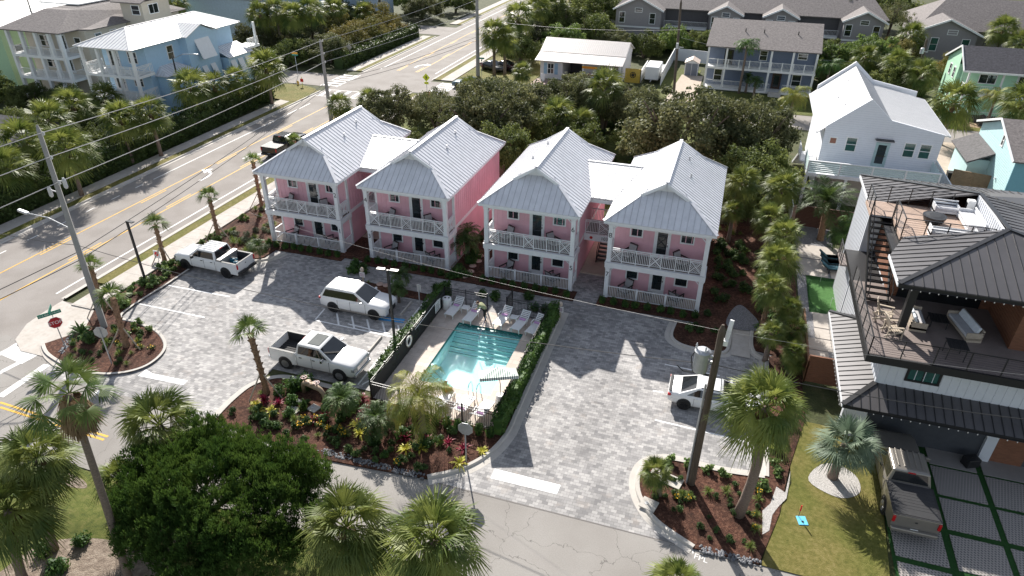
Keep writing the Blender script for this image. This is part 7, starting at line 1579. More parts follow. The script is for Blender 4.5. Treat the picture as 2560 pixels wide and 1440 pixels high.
# drum, ring, signs
dr = thing('towel_drum', 'white cylindrical towel bin at the corner of the pool deck', 'bin', (17.85, -4.65, .07)); m = MB(); m.lathe([(.30,0), (.32,.04), (.32,.80), (.30,.84)], n=20); m.build('body', M_white, dr, smooth=False); m = MB(); m.lathe([(.07,0), (.07,.02)], (-.12,0,.84), 10); m.lathe([(.06,0), (.06,.02)], (.13,.05,.84), 10); m.build('openings', M_dark, dr)
rg_ = thing('life_ring', 'white life ring hung on the left pool fence', 'life ring', (17.6, -10.2, 1.0)); m = MB()
m.tube([(0.03, .30*math.cos(k*PI/8), .30*math.sin(k*PI/8)) for k in range(17)], .06, 8, cap=False); m.build('ring', M_white, rg_); m = MB(); m.tube([(.08, .38*math.cos(k*PI/8), .38*math.sin(k*PI/8)) for k in range(17)], .015, 5, cap=False); m.build('rope', M_teak, rg_)
hk = thing('rescue_pole', 'long white rescue pole fixed along the left pool fence', 'pole', (17.6, -9.2, 1.2)); m = MB(); m.tube([(0,-.0,0), (0,3.6,.05)], .018, 6); m.tube([(0,3.6,.05), (.1,3.9,.05), (.2,3.7,.05)], .012, 5); m.build('shaft', M_white, hk)
ps = thing('pool_rules_sign', 'white pool rules board hung on the left fence near the gate', 'sign', (17.56, -5.6, .75)); m = MB(); m.box(0, -.4, -.35, .03, .4, .4); m.build('board', M_white, ps); m = MB(); [m.box(.03, -.32, .25-k*.09, .033, .3-(k % 3)*.08, .28-k*.09) for k in range(7)]; m.build('lettering', M_tx, ps)
# wheel stops
ws = None
for i, (x, y, lb) in enumerate(((15.15, -5.5, 'concrete wheel stop in front of the white SUV'), (15.1, -10.0, 'concrete wheel stop in the empty bay before the crew cab pickup'))):
    t = thing('wheel_stop', lb, 'wheel stop', (x, y, .01), 0, 'wheel stops'); m = MB(); m.add([(-.09,-.85,0), (.09,-.85,0), (.09,.85,0), (-.09,.85,0), (-.05,-.82,.13), (.05,-.82,.13), (.05,.82,.13), (-.05,.82,.13)], [(3,2,1,0), (4,5,6,7), (0,1,5,4), (1,2,6,5), (2,3,7,6), (3,0,4,7)]); m.build('block', M_concrete, t)
# lamp poles
def lamp_pole(label, x, y, h, heads, name='lamp_post'):
    t = thing(name, label, 'lamp post', (x, y, .05)); m = MB(); m.box(-.065,-.065,0,.065,.065,h); m.build('pole', M_plastic, t)
    for a in heads: d = V((math.cos(a), math.sin(a), 0)); s = V((-d.y, d.x, 0)); m = MB(); m.obox(d*.42+V((0,0,h+.02)), .26, .13, .035, d, s); m.beam((0,0,h-.05), d*.2+V((0,0,h)), .06, .05); m.build('lamp_head', M_dark, t, bevel=.01)
    return t
lamp_pole('thin black lamp post beside the sidewalk strip', -4.2, -8.55, 5.1, [R(-10)]); lamp_pole('black twin-headed lamp post by the hatched bay', 16.45, -9.85, 5.6, [R(5), R(185)])
sp2 = thing('sign_post', 'thin grey sign post between the SUV and the pool hedge', 'sign', (16.15, -5.4, .01)); m = MB(); m.box(-.03,-.03,0,.03,.03,2.1); m.build('post', M_galv, sp2); m = MB(); m.box(-.15,.03,1.5,.15,.045,2.05); m.build('plate', M_galv, sp2)
# small waste stations
for i, (x, y, lb) in enumerate(((909, 710, 'small pale statuette on a post with a sign, behind the white SUV'), (1400, 798, 'small pale dog statuette with a sign at the end of the pool hedge'))):
    p = G(x, y); t = thing('statuette_sign', lb, 'sign', (p.x, p.y, .02)); m = MB(); m.beam((0,0,0), (0,0,.75), .09, .07); m.build('post', M_teak, t); m = MB(); m.box(-.2,-.07,.6,.2,-.03,1.0); m.build('board', M_white, t); m = MB(); [m.box(-.15,-.076,.67+k*.07,.15,-.07,.70+k*.07) for k in range(4)]; m.build('lettering', mat('mauve_ink', (.3, .12, .22)), t)
    m = MB(); m.lathe([(.04,0), (.13,.08), (.15,.2), (.10,.33), (.03,.38)], (0,0,1.0), 12); m.lathe([(.03,0), (.05,.05), (.02,.1)], (.08,-.09,1.2), 8); m.build('figure', mat('plaster_pale', (.55, .46, .38)), t, smooth=True)
# stepping stones
for i, (x, y) in enumerate(((950, 712), (966, 715), (983, 718), (1000, 721))): p = G(x, y); m = MB(); m.lathe([(.26,0), (.27,.03), (.2,.05)], (0,0,0), 9); o = m.build('stepping_stone', mat('stone_pink', (.46, .33, .28), .9)); o.location = (p.x, p.y, .05); tag(o, 'round pinkish stepping stone in the dark mulch strip', 'stepping stone', 'stepping stones in the strip')
for i in range(5): m = MB(); m.lathe([(.28,0), (.29,.03), (.2,.05)], (0,0,0), 9); o = m.build('stepping_stone', MATS['stone_pink']); o.location = (17.4+.15*(i % 2), -.2+i*.85, .08); tag(o, 'round pinkish stepping stone between the pink buildings', 'stepping stone', 'stepping stones between the buildings')
# ---------------- utility poles and wires ----------------
M_conc = mat('pole_concrete', (.30, .29, .28), .85, var=.1, scale=2); M_wpole = mat('pole_wood', (.10, .075, .055), .85, var=.3, scale=3, stretch=(4, 4, .6))
M_ins = mat('insulator', (.55, .55, .56), .3)
def upole(name, label, base, top, h, w0, w1, m_, parts=None):
    B = V((base[0], base[1], 0)); T = V((top[0], top[1], h)); t = thing(name, label, 'utility pole', tuple(B)); D = T-B; m = MB(); m.tube([(0,0,0), D*.97, D], [w0*.72, w1*.75, w1*.3], 4 if m_ is M_conc else 10); o = m.build('pole', m_, t); return t, T
P1, T1 = upole('utility_pole', 'grey concrete pole rising from the left corner island', G(262, 820), G(92, 312, 12.9), 12.9, .36, .22, M_conc)
P2, T2 = upole('utility_pole', 'grey concrete pole beyond the first pink roof with three insulator levels', G(828, 300), G(800, 98, 9.6), 9.6, .40, .24, M_conc)
P3, T3 = upole('utility_pole', 'far concrete pole at the junction beside the palm trio', G(1195, 190), (-2.9, 57.5), 12.5, .45, .28, M_conc)
P4, T4 = upole('utility_pole', 'brown wooden pole with a grey transformer on the right mulch island', G(1727, 1212), G(1808, 812, 9.4), 9.4, .25, .2, M_wpole)
P5, T5 = upole('utility_pole', 'weathered pole left of the slate blue house', G(1684, 238), G(1703, 0, 11.8), 11.8, .26, .2, M_wpole)
P6, T6 = upole('utility_pole', 'leaning wooden pole with a small transformer near the mint house', G(2283, 230), G(2318, 97, 7.1), 7.1, .3, .22, M_wpole)
P7, T7 = upole('utility_pole', 'short grey pole on the lawn before the slate blue porch', G(1955, 222), G(1972, 135, 4.8), 4.8, .22, .18, M_galv)
P8, T8 = upole('utility_pole', 'second far concrete pole on the main road verge', G(1385, 30), (-4, 122), 13, .5, .3, M_conc)
def hardware(t, D, hs, side=1, arm=.5):
    for i, h in enumerate(hs):
        m = MB(); c = V((D.x*h/D.z, D.y*h/D.z, h)); m.beam(c, c+V((side*arm,0,.05)), .06, .06); m.lathe([(.05,0), (.08,.04), (.05,.08), (.08,.12), (.04,.2)], c+V((side*arm,0,.05)), 8); m.build('insulator', M_ins, t)
hardware(P1, T1-V((P1.location)), (12.3, 10.9, 9.4), 1, .3); hardware(P2, T2-V((P2.location)), (9.3, 7.9, 6.9), 1, .3); hardware(P3, T3-V(P3.location), (12, 10.6, 9.2), 1, .3)
c1 = T1-V(P1.location)
for k, (dx, z) in enumerate(((-.75, 8.9), (.7, 9.6))): c = V((c1.x*z/c1.z, c1.y*z/c1.z, z)); m = MB(); m.beam(c, c+V((dx,0,.1)), .06, .06); m.lathe([(.05,0), (.12,.1), (.12,.55), (.06,.7)], c+V((dx,0,-.4)), 9); m.build('fuse_cutout', M_ins, P1)
def dirz(t, z, D): return V(t.location)+V((D.x*z/D.z, D.y*z/D.z, z))
D1 = c1; m = MB(); b_ = V((D1.x*6.6/D1.z, D1.y*6.6/D1.z, 6.6)); tip = G(68, 533, 7.5)-V(P1.location); m.tube([b_, b_.lerp(tip, .5)+V((0,0,.25)), tip], .035, 8); m.build('lamp_arm', M_galv, P1); dd_ = (tip-b_).normalized(); m = MB(); m.obox(tip+dd_*.25, .33, .13, .08, dd_, dd_.cross(V((0,0,1))).normalized()); m.build('street_lamp_head', M_galv, P1, bevel=.05)
def wire(label, p, q, sag=.5, r=.016, m_=None, n=14, name='power_line'):
    p = V(p); q = V(q); t = thing(name, label, 'power line', tuple(p)); pts = [(p.lerp(q, i/n)-p)-V((0,0,sag*4*(i/n)*(1-i/n))) for i in range(n+1)]; m = MB(); m.tube(pts, r, 5); m.build('cable', m_ or mat('cable_bright', (.42, .41, .40), .5, .3), t)
M_cbd = mat('cable_dark', (.03, .03, .03), .6)
for i, (z1, z2, z3) in enumerate(((12.5, 9.5, 12.2), (11.1, 8.1, 10.8), (9.6, 7.1, 9.4))):
    a = dirz(P1, z1, D1)+V((.3,0,0)); D2 = T2-V(P2.location); b = dirz(P2, z2, D2)+V((.3,0,0)); c = V((-2.6, 57.5, z3)); nm = ['top', 'middle', 'lowest'][i]
    wire(nm+' bright power line between the two concrete poles', a, b, .3, .028); wire(nm+' bright power line beyond the second concrete pole', b, c, .3, .028); wire(nm+' bright power line leaving the left frame edge', a, a+(a-b)*.9+V((-3,0,0)), .3, .028)
D4 = T4-V(P4.location); e5 = dirz(P1, 5.6, D1)
wire('dark line from the concrete pole crossing the left lot to the wooden pole', e5, dirz(P4, 7.3, D4), 1.0, .018, M_cbd); wire('thin line crossing before the lower porches to the wooden pole top', dirz(P1, 6.9, D1)+V((0,9,-1)), dirz(P4, 9.1, D4), .8, .005)
wire('dark line from the wooden pole towards the right frame edge', dirz(P4, 7.3, D4), (57, -13, 7.0), .7, .018, M_cbd); wire('thin upper line from the wooden pole to the right frame edge', dirz(P4, 9.1, D4), (60, -11.5, 8.6), .6, .005)
wire('dark drooping line over the main road, upper one', e5, (-24, -12, 6.2), .8, .02, M_cbd)
for i, (za, zb_) in enumerate(((5.2, 4.6), (4.7, 4.1))): wire('dark roadside cable beside the sidewalk, '+['upper one', 'lower one'][i], dirz(P1, za, D1), V(P2.location)+V((0,0,zb_)), .4, .024, M_cbd); wire('dark roadside cable beyond the second concrete pole, '+['upper one', 'lower one'][i], V(P2.location)+V((0,0,zb_)), (-2.9, 57.5, zb_+1), .4, .024, M_cbd); wire('dark roadside cable leaving the left edge, '+['upper one', 'lower one'][i], dirz(P1, za, D1), dirz(P1, za, D1)+V((-5, -28, 0)), .4, .024, M_cbd)
wire('thin line between the weathered pole and the short grey pole', (26.5, 56.6, 7.5), (40.9, 64.4, 4.6), .4, .015); wire('thin line from the leaning wooden pole to the short grey pole', V(P6.location)+V((.6,.3,4.5)), (40.9, 64.4, 4.6), .6, .015); wire('thin line over the shop roof to the weathered pole', (26.5, 56.6, 8.5), (-2.9, 57.6, 8.0), .6, .015)
# transformer and lamp on the wooden pole
cz = V((D4.x*7.5/D4.z, D4.y*7.5/D4.z, 7.5))
m = MB(); m.lathe([(.30,0), (.33,.05), (.33,1.0), (.36,1.02), (.36,1.08), (.2,1.2)], cz+V((-.6,.05,-.7)), 18); m.beam(cz+V((-.35,0,-.2)), cz, .1, .1); m.beam(cz+V((-.35,0,.2)), cz+V((0,0,.2)), .1, .1); o = m.build('transformer', M_galv, P4)
m = MB(); [m.lathe([(.04,0), (.06,.06), (.03,.12), (.05,.2), (.02,.3)], cz+V((x,y,.45)), 8) for x, y in ((-.9,.05), (-.5,-.15))]; m.build('bushing', M_ins, o)
ct = V((D4.x*.93, D4.y*.93, D4.z*.93)); m = MB(); m.beam(ct+V((.25,.1,-.3)), ct+V((.35,.35,.75)), .16, .12); m.box(ct.x+.1, ct.y, ct.z-.4, ct.x+.34, ct.y+.25, ct.z-.15); m.build('antenna_box', M_white, P4)
m = MB(); m.tube([V((-.22,0,0)), V((D4.x*.66-.22, D4.y*.66, D4.z*.66))], .05, 8); m.build('conduit', M_galv, P4)
m = MB(); m.tube([cz+V((-1.6,0,-.6)), cz+V((-1.3,0,-.85)), cz+V((-.7,0,-.8)), cz+V((0,0,-.8))], .03, 6); m.tube([cz+V((-.9,0,.4)), cz+V((-1.05,0,0)), cz+V((-.9,0,-.75)), cz+V((-.2,0,-.85))], .025, 6); m.build('drip_loop', M_cbd, P4)
m = MB(); m.lathe([(.2,0), (.25,.04), (.25,.7), (.15,.8)], V((-.45,0,5.2)), 12); m.beam((-.3,0,5.5), (.3,0,5.5), .08, .08); m.build('transformer', M_ins, P6); m = MB(); m.box(-.5,-.2,6.2,-.2,.2,6.9); m.beam((-.3,0,6.4), (.5,0,6.4), .07, .07); m.build('transformer', M_ins, P5)
# roadside lamp in front of the blue house
t = thing('street_lamp', 'dark roadside lamp with long pale arm before the blue house', 'street lamp', tuple(G(467, 290))); m = MB(); m.tube([(0,0,0), (0,0,7.0)], [.12, .08], 8); m.build('pole', M_dark, t); m = MB(); m.tube([(0,0,6.9), (1.4,.2,7.5), (3.0,.3,7.6)], .04, 6); m.build('lamp_arm', M_galv, t); m = MB(); m.box(2.9,.2,7.52,3.5,.45,7.66); m.build('lamp_head', M_galv, t, bevel=.04)
# ---------------- signs ----------------
def octa(mb, r, y, z, t_=.012):
    pts = [(r*math.cos(R(22.5+45*k)), 0, r*math.sin(R(22.5+45*k))) for k in range(8)]; mb.add([(a, y, z+c) for a, b, c in pts]+[(a, y+t_, z+c) for a, b, c in pts], [tuple(range(8)), tuple(range(15, 7, -1))]+[(i, i+8, (i+1) % 8+8, (i+1) % 8) for i in range(8)])
M_stop = mat('stop_red', (.42, .01, .02), .4); M_green = mat('street_green', (.0, .20, .13), .4)
def stop_sign(label, p, rz, h=2.35, z=.05):
    t = thing('stop_sign', label, 'stop sign', (p[0], p[1], z), rz); m = MB(); m.box(-.03,.0,0,.03,.05,h+.3); m.build('post', M_galv, t)
    m = MB(); octa(m, .40, -.02, h); m.build('back_plate', M_galv, t); m = MB(); octa(m, .40, -.028, h, .006); m.build('rim', M_white, t); m = MB(); octa(m, .375, -.034, h, .006); m.build('red_plate', M_stop, t); text('STOP', .30, M_white, t, (0, -.037, h-.01)); return t
ss = stop_sign('red stop sign under green street name plates at the left corner', G(165, 872), R(58), 1.95)
for (rz, tx, z, wd, o_) in ((0, 'A1A BEACH BLVD', 2.62, 1.25, -.12), (R(72), '11TH ST', 2.9, .9, -.35)):
    m = MB(); m.box(-wd/2, -.012, -.12, wd/2, .012, .12); o = m.build('name_plate', M_green, ss); o.location = (o_ if rz == 0 else 0, 0, z); o.rotation_euler = (0, 0, rz)
    if rz == 0: text(tx, .145, M_white, o, (0, -.014, 0))
m = MB(); m.box(-.02,0,2.3,.02,.04,3.0); m.build('post_top', M_galv, ss)
stop_sign('pale back of a stop sign on the left mulch island', (.9, -16.9), R(205), 2.3, .09); stop_sign('pale back of a stop sign in the bed below the pool', (24.37, -17.8), R(183), 2.26, .09)
t = stop_sign('small red stop sign and street names beside the far palm trio', G(1205, 200), R(100), 2.2, .03); m = MB(); m.box(-.5,-.01,2.7,.5,.01,2.95); m.build('name_plate', M_green, t); m = MB(); m.box(-.01,-.4,2.97,.01,.4,3.2); m.build('name_plate', M_green, t)
M_fluo = mat('fluorescent_yellow', (.72, .80, .02), .5); M_dull = mat('dull_sign_back', (.42, .38, .34), .6)
t = thing('pedestrian_sign', 'fluorescent yellow pedestrian diamond above the crosswalk bushes', 'sign', tuple(G(1068, 238))); m = MB(); m.box(-.03,0,0,.03,.05,2.9); m.build('post', M_galv, t)
m = MB(); m.add([(0,-.02,1.9), (.5,-.02,2.4), (0,-.02,2.9), (-.5,-.02,2.4)], [(0,1,2,3)]); m.add([(0,-.018,1.85), (.55,-.018,2.4), (0,-.018,2.95), (-.55,-.018,2.4)], [(0,1,2,3)]); m.build('diamond', M_fluo, t); m = MB(); m.box(-.3,-.02,1.5,.3,-.005,1.82); m.build('arrow_plate', M_fluo, t)
m = MB(); m.lathe([(.05,0), (.05,.02)], (0,0,0), 8); o = m.build('pedestrian_symbol', M_tx, t); o.location = (.0,-.025,2.62); o.rotation_euler = (PI/2,0,0); m = MB(); m.beam((0,-.03,2.55), (0,-.03,2.32), .09, .02, V((0,1,0))); m.beam((0,-.03,2.35), (-.12,-.03,2.12), .05, .02, V((0,1,0))); m.beam((0,-.03,2.35), (.1,-.03,2.12), .05, .02, V((0,1,0))); m.beam((0,-.03,2.52), (.14,-.03,2.38), .04, .02, V((0,1,0))); m.beam((0,-.03,2.52), (-.13,-.03,2.4), .04, .02, V((0,1,0))); m.beam((.2,-.03,1.72), (-.15,-.03,1.58), .05, .02, V((0,1,0))); m.build('pedestrian_symbol', M_tx, t)
t = thing('diamond_sign', 'back of a grey diamond warning sign before the dark hedge', 'sign', tuple(G(878, 162))); m = MB(); m.box(-.03,0,0,.03,.05,3.2); m.build('post', M_galv, t); m = MB(); m.add([(0,-.02,2.2), (.5,-.02,2.7), (0,-.02,3.2), (-.5,-.02,2.7)], [(0,1,2,3)]); m.box(-.28,-.02,1.75,.28,-.01,2.05); m.build('plate', M_dull, t)
t = thing('hydrant', 'yellow fire hydrant on the grassy corner of the junction', 'hydrant', tuple(G(746, 214))); m = MB(); m.lathe([(.14,0), (.14,.06), (.1,.08), (.1,.5), (.14,.52), (.12,.62), (.04,.72)]); m.tube([(-.2,0,.42), (.2,0,.42)], .06, 8); m.build('body', mat('hydrant_yellow', (.8, .5, .02)), t)
t = thing('flag_marker', 'red flag on a yellow stake at the junction corner', 'flag', tuple(G(757, 218))); m = MB(); m.box(-.03,0,0,.03,.04,1.5); m.build('stake', M_fluo, t); m = MB(); m.box(-.25,-.02,.75,.25,0,1.2); m.build('flag', mat('flag_red', (.75, .02, .02)), t)
t = thing('street_name_sign', 'orange and green street name plates at the junction across the road', 'sign', tuple(G(745, 190))); m = MB(); m.box(-.03,0,0,.03,.05,3.4); m.build('post', M_galv, t); m = MB(); m.box(-.5,-.02,2.95,.5,0,3.15); m.build('name_plate', M_green, t); m = MB(); m.box(-.5,-.02,3.2,.5,0,3.45); m.build('orange_plate', mat('sign_orange', (.8, .35, .02)), t)
t = thing('flag_marker', 'small red utility cover marker by the pedestrian sign', 'marker', tuple(G(1072, 246))); m = MB(); m.box(-.25,-.02,.2,.25,0,.9); m.build('flag', MATS['flag_red'], t)
t = thing('round_sign', 'small white board with a red disc at the foot of a staked palm', 'sign', tuple(G(398, 655))); m = MB(); m.box(-.03,0,0,.03,.04,.9); m.build('post', M_white, t); m = MB(); m.box(-.28,-.03,.35,.28,0,1.0); m.build('board', M_white, t); m = MB(); m.lathe([(.18,0), (.18,.02)], n=14); o = m.build('disc', MATS['flag_red'], t); o.location = (0,-.03,.72); o.rotation_euler = (PI/2,0,0)
t = thing('lawn_sign', 'small red and white stake sign on the neighbour lawn', 'sign', tuple(G(1996, 1292, .05))); m = MB(); m.box(-.012,0,0,.012,.01,.5); m.build('stake', M_dark, t); m = MB(); m.box(-.03,-.01,.4,.03,.02,.75); m.build('plate', MATS['flag_red'], t)
t = thing('utility_box_cover', 'light blue square utility cover on the neighbour lawn', 'cover', tuple(G(2005, 1302, .05)), R(15)); m = MB(); m.box(-.22,-.26,0,.22,.26,.03); m.build('cover', mat('cover_blue', (.12, .5, .72)), t, bevel=.02); m = MB(); m.lathe([(.06,0), (.06,.012)], (0,-.08,.03), 8); m.build('cap', M_dark, t)
# backflow preventer
b0 = G(785, 990, .09); t = thing('backflow_preventer', 'tan backflow preventer pipes with two red handwheels in the shrubs', 'pipework', tuple(b0), R(-12)); M_bp = mat('tan_pipe', (.36, .27, .19), .45)
m = MB(); m.tube([(-.75,0,0), (-.75,0,.55), (-.6,0,.72), (-.3,0,.78), (.35,0,.78), (.62,0,.72), (.82,0,.5), (.85,0,0)], [.12, .12, .14, .17, .17, .14, .12, .12], 10); m.lathe([(.2,0), (.2,.08)], (-.3,0,.86), 10); m.lathe([(.18,0), (.18,.08)], (.1,0,.88), 10); m.build('pipes', M_bp, t, smooth=True)
for x in (-.55, .4):
    m = MB(); m.tube([(x,0,.7), (x,0,1.2)], .04, 8); o = m.build('valve_stem', M_dark, t); m = MB(); m.tube([(x+.17*math.cos(k*PI/6), .17*math.sin(k*PI/6), 1.15) for k in range(13)], .02, 6, cap=False); m.beam((x-.16,0,1.15), (x+.16,0,1.15), .03, .02); m.beam((x,-.16,1.15), (x,.16,1.15), .03, .02); m.build('handwheel', mat('handwheel_red', (.30, .10, .09), .4), o)
for i, (x, y, s) in enumerate(((733, 1027, .34), (785, 1022, .3), (744, 1005, .2), (1665, 1197, .8), (1622, 1262, .38))):
    p = G(x, y, .09); t = thing('utility_cover', ['square concrete utility cover left of the backflow pipes', 'square concrete utility cover below the backflow pipes', 'tiny white utility cover by the backflow pipes', 'long concrete pad by the small island palm', 'small square pad with round lid on the right island'][i], 'cover', tuple(p), R(-15)); m = MB(); m.box(-s, -s*(.45 if i == 3 else .9), 0, s, s*(.45 if i == 3 else .9), .06); m.build('slab', M_concrete, t); m = MB(); m.lathe([(.1,0), (.1,.012)], (-s*.3,0,.06), 10); m.build('lid', M_galv, t)
# pebbles and river stones along the beds
def pebbles(name, label, pts, n, s=.085, m_=None, wd=.35):
    rng = random.Random(len(label)); m = MB(); 
    for i in range(n):
        f = rng.uniform(0, len(pts)-1.001); k = int(f); a = V(pts[k]).lerp(V(pts[k+1]), f-k); x = a.x+rng.uniform(-wd, wd)*.5; y = a.y+rng.uniform(-wd, wd)*.5; r = s*rng.uniform(.6, 1.2); q = rng.uniform(0, 3)
        c, s_ = math.cos(q), math.sin(q); ring = [(x+(c*math.cos(t)*r-s_*math.sin(t)*r*.7), y+(s_*math.cos(t)*r+c*math.sin(t)*r*.7)) for t in [j*PI/3 for j in range(6)]]
        m.add([(u, v, .07) for u, v in ring]+[(x+(u-x)*.8, y+(v-y)*.8, .07+r*.5) for u, v in ring]+[(x, y, .07+r*.75)], [(j, (j+1) % 6, (j+1) % 6+6, j+6) for j in range(6)]+[(j+6, (j+1) % 6+6, 12) for j in range(6)])
    o = m.build(name, m_ or mat('river_stone', (.13, .135, .15), .6, var=.6, scale=4)); tag(o, label, 'pebbles', kind='stuff'); return o
pebbles('river_pebbles', 'grey river pebbles edging the bed below the pool', [tuple(G(x, y)) for x, y in ((800, 1128), (850, 1142), (900, 1155), (950, 1167), (1000, 1180), (1055, 1193))], 260)
pebbles('river_pebbles', 'grey river pebbles edging the right mulch island', [tuple(G(x, y)) for x, y in ((1742, 1372), (1790, 1385), (1840, 1397), (1895, 1412))], 130); pebbles('river_pebbles', 'blue grey pebbles along the left corner island', [tuple(G(x, y)) for x, y in ((178, 843), (168, 862), (155, 884))], 90)
# rocks
for i, (x, y, s) in enumerate(((2445, 306, .8), (2462, 316, .5))):
    p = G(x, y); bm = bmesh.new(); bmesh.ops.create_icosphere(bm, subdivisions=3, radius=1); rr_ = random.Random(i)
    for v in bm.verts: k = 1+.18*math.sin(v.co.x*5+i)+.12*math.cos(v.co.y*7); v.co = V((v.co.x*k*1.2, v.co.y*k*.7, max(-.1, v.co.z*k*1.0)))*s
    me = bpy.data.meshes.new('boulder'); bm.to_mesh(me); bm.free(); me.materials.append(mat('dark_rock', (.07, .06, .06), .9, var=.4)); o = bpy.data.objects.new('boulder', me); COL.objects.link(o); o.location = (p.x, p.y, .05); tag(o, ['larger dark boulder on tan chips before the mint house', 'smaller dark boulder on tan chips before the mint house'][i], 'boulder', 'boulders by the mint house')
# ---------------- deck furniture of the modern house ----------------
def adirondack(label, loc, rz):
    t = thing('adirondack_chair', label, 'chair', loc, rz, 'adirondack chairs on the corner deck'); m = MB()
    for k in range(6): m.obox((-.27+k*.108, .36, .78), .048, .015, .46-.03*abs(k-2.5), V((1,0,0)), V((0,.94,-.34)), V((0,.34,.94)))
    m.build('backrest', M_teak, t); m = MB(); [m.box(-.3, -.35+k*.11, .42-k*.008, .3, -.35+k*.11+.09, .44-k*.008) for k in range(6)]; m.build('seat', M_teak, t)
    for s in (-1, 1): m = MB(); m.beam((s*.36,-.42,.66), (s*.36,.42,.66), .12, .03); m.build('armrest', M_teak, t); m = MB(); m.beam((s*.33,-.36,0), (s*.33,-.36,.65), .09, .04); m.beam((s*.33,-.36,.42), (s*.33,.5,.1), .04, .09); m.beam((s*.33,.35,0), (s*.33,.35,.65), .07, .04); m.build('leg', M_teak, t)
adirondack('tan adirondack chair on the corner deck, nearer the stair', (43.75, -6.1, 5.5), R(80)); adirondack('tan adirondack chair on the corner deck, nearer the front rail', (44.0, -7.5, 5.5), R(100))
def sofa(name, label, loc, rz, L, pil=3, back=True, m_=None, dp=.8, group=None):
    t = thing(name, label, 'sofa', loc, rz, group); m = MB(); m.box(-L/2,-dp/2,.12,L/2,dp/2,.24)
    for x in (-L/2, L/2-.06): m.box(x, -dp/2, 0, x+.06, dp/2, .55)
    if back: m.box(-L/2, dp/2-.06, .24, L/2, dp/2, .36); m.box(-L/2, dp/2-.06, .44, L/2, dp/2, .54); m.box(-L/2, dp/2-.06, .62, L/2, dp/2, .70)
    m.build('frame', m_ or M_teak, t); m = MB(); m.box(-L/2+.07, -dp/2+.02, .24, L/2-.07, dp/2-.07, .40); m.build('seat_cushion', mat('pale_cushion', (.50, .50, .52), .9), t, bevel=.04)
    for k in range(pil): m = MB(); x = -L/2+.35+k*(L-.7)/max(1, pil-1); m.obox((x, dp/2-.22, .60), .22, .07, .2, V((1,0,0)), V((0,.92,-.38)), V((0,.38,.92))); m.build('pillow', mat('pale_pillow', (.62, .66, .70), .9), t, bevel=.06)
sofa('sofa', 'pale sofa with pillows against the black pillar on the covered deck', (45.3, -5.9, 5.5), R(90), 1.8, 3); sofa('sofa', 'larger pale sofa heaped with pillows on the covered deck', (47.6, -5.9, 5.5), R(-78), 2.2, 5)
make_side_table('coffee_table', 'dark low table between the two covered deck sofas', (46.4, -5.7, 5.5), .9, .42, M_dark); make_side_table('deck_table', 'folded table under a black cover by the front deck rail', (46.6, -8.6, 5.5), .9, .75, M_plastic)
sofa('sofa', 'white slatted roof terrace sofa seen from behind at the front rail', (46.9, -1.7, 8.8), R(180), 2.3, 0, m_=M_trim); sofa('sofa', 'white slatted roof terrace sofa along the terrace wall', (48.2, .3, 8.8), R(-90), 2.4, 0, m_=M_trim, dp=.85); sofa('sofa', 'short white slatted roof terrace sofa at the back rail', (47.2, 1.8, 8.8), R(0), 1.3, 0, m_=M_trim)
t = thing('fire_pit', 'round black fire pit table in the middle of the roof terrace', 'fire pit', (46.3, .1, 8.8)); m = MB(); m.lathe([(.35,0), (.5,.1), (.62,.38), (.62,.45)], n=20); m.build('bowl', M_dark, t); m = MB(); m.lathe([(.5,0), (.3,.03)], (0,0,.45), 14); m.build('cover', M_plastic, t)
t = thing('heat_pump', 'white heat pump unit in the roof terrace corner', 'heat pump', (48.45, 2.0, 8.8)); m = MB(); m.box(-.2,-.2,0,.2,.2,.9); m.build('case', M_white, t, bevel=.03); m = MB(); m.box(-.205,-.15,.15,-.2,.15,.75); m.build('grille', M_dark, t)
t = thing('equipment_box', 'dark box bag by the white pillar under the house', 'box', (48.75, -9.9, .07), R(25)); m = MB(); m.box(-.35,-.25,0,.35,.25,.5); m.build('case', M_dark, t, bevel=.03); m = MB(); m.beam((-.1,0,.52), (.1,0,.52), .03, .03); m.build('handle', M_plastic, t)
for i, (x, y, s, c) in enumerate(((2432, 1128, .2, 0), (2455, 1122, .24, 1), (2447, 1135, .2, 0), (2480, 1128, .16, 0), (2441, 1142, .14, 2))):
    p = G(x, y, .07); t = thing('pumpkin', ['orange pumpkin beside the dark box', 'largest deep orange pumpkin of the heap', 'orange pumpkin at the front of the heap', 'small orange pumpkin right of the heap', 'small pale pumpkin at the foot of the heap'][i], 'pumpkin', (p.x, p.y, .07)); m = MB(); m.lathe([(s*.3,0), (s*.9,s*.3), (s,s*.7), (s*.8,s*1.2), (s*.2,s*1.35)], n=14); m.build('fruit', mat(['pumpkin_orange', 'pumpkin_deep', 'pumpkin_pale'][c], [(.65, .25, .03), (.6, .12, .02), (.6, .5, .35)][c]), t, smooth=True); m = MB(); m.tube([(0,0,s*1.3), (s*.2,0,s*1.6)], s*.12, 6); m.build('stem', M_teak, t)
t = thing('surfboards', 'turquoise board leaning against the wall under the skirt roof', 'board', (42.55, -4.3, .05)); m = MB(); m.obox((.1,0,.85), .04, .35, .85, V((.97,0,-.2)), V((0,1,0)), V((.2,0,.97))); m.build('board', mat('turquoise', (.03, .42, .5), .3), t, bevel=.03); m = MB(); m.obox((.06,0,.85), .01, .03, .8, V((.97,0,-.2)), V((0,1,0)), V((.2,0,.97))); m.build('stripe', M_white, t)
for i, (x, y) in enumerate(((42.2, -3.9), (42.15, -4.5))): t = thing('plant_pot', ['grey bucket beside the turquoise board', 'second grey bucket near the fence'][i], 'bucket', (x, y, .05)); m = MB(); m.lathe([(.14,0), (.2,.35), (.21,.36), (.19,.36), (.12,.05)], n=14); m.build('body', M_galv, t)
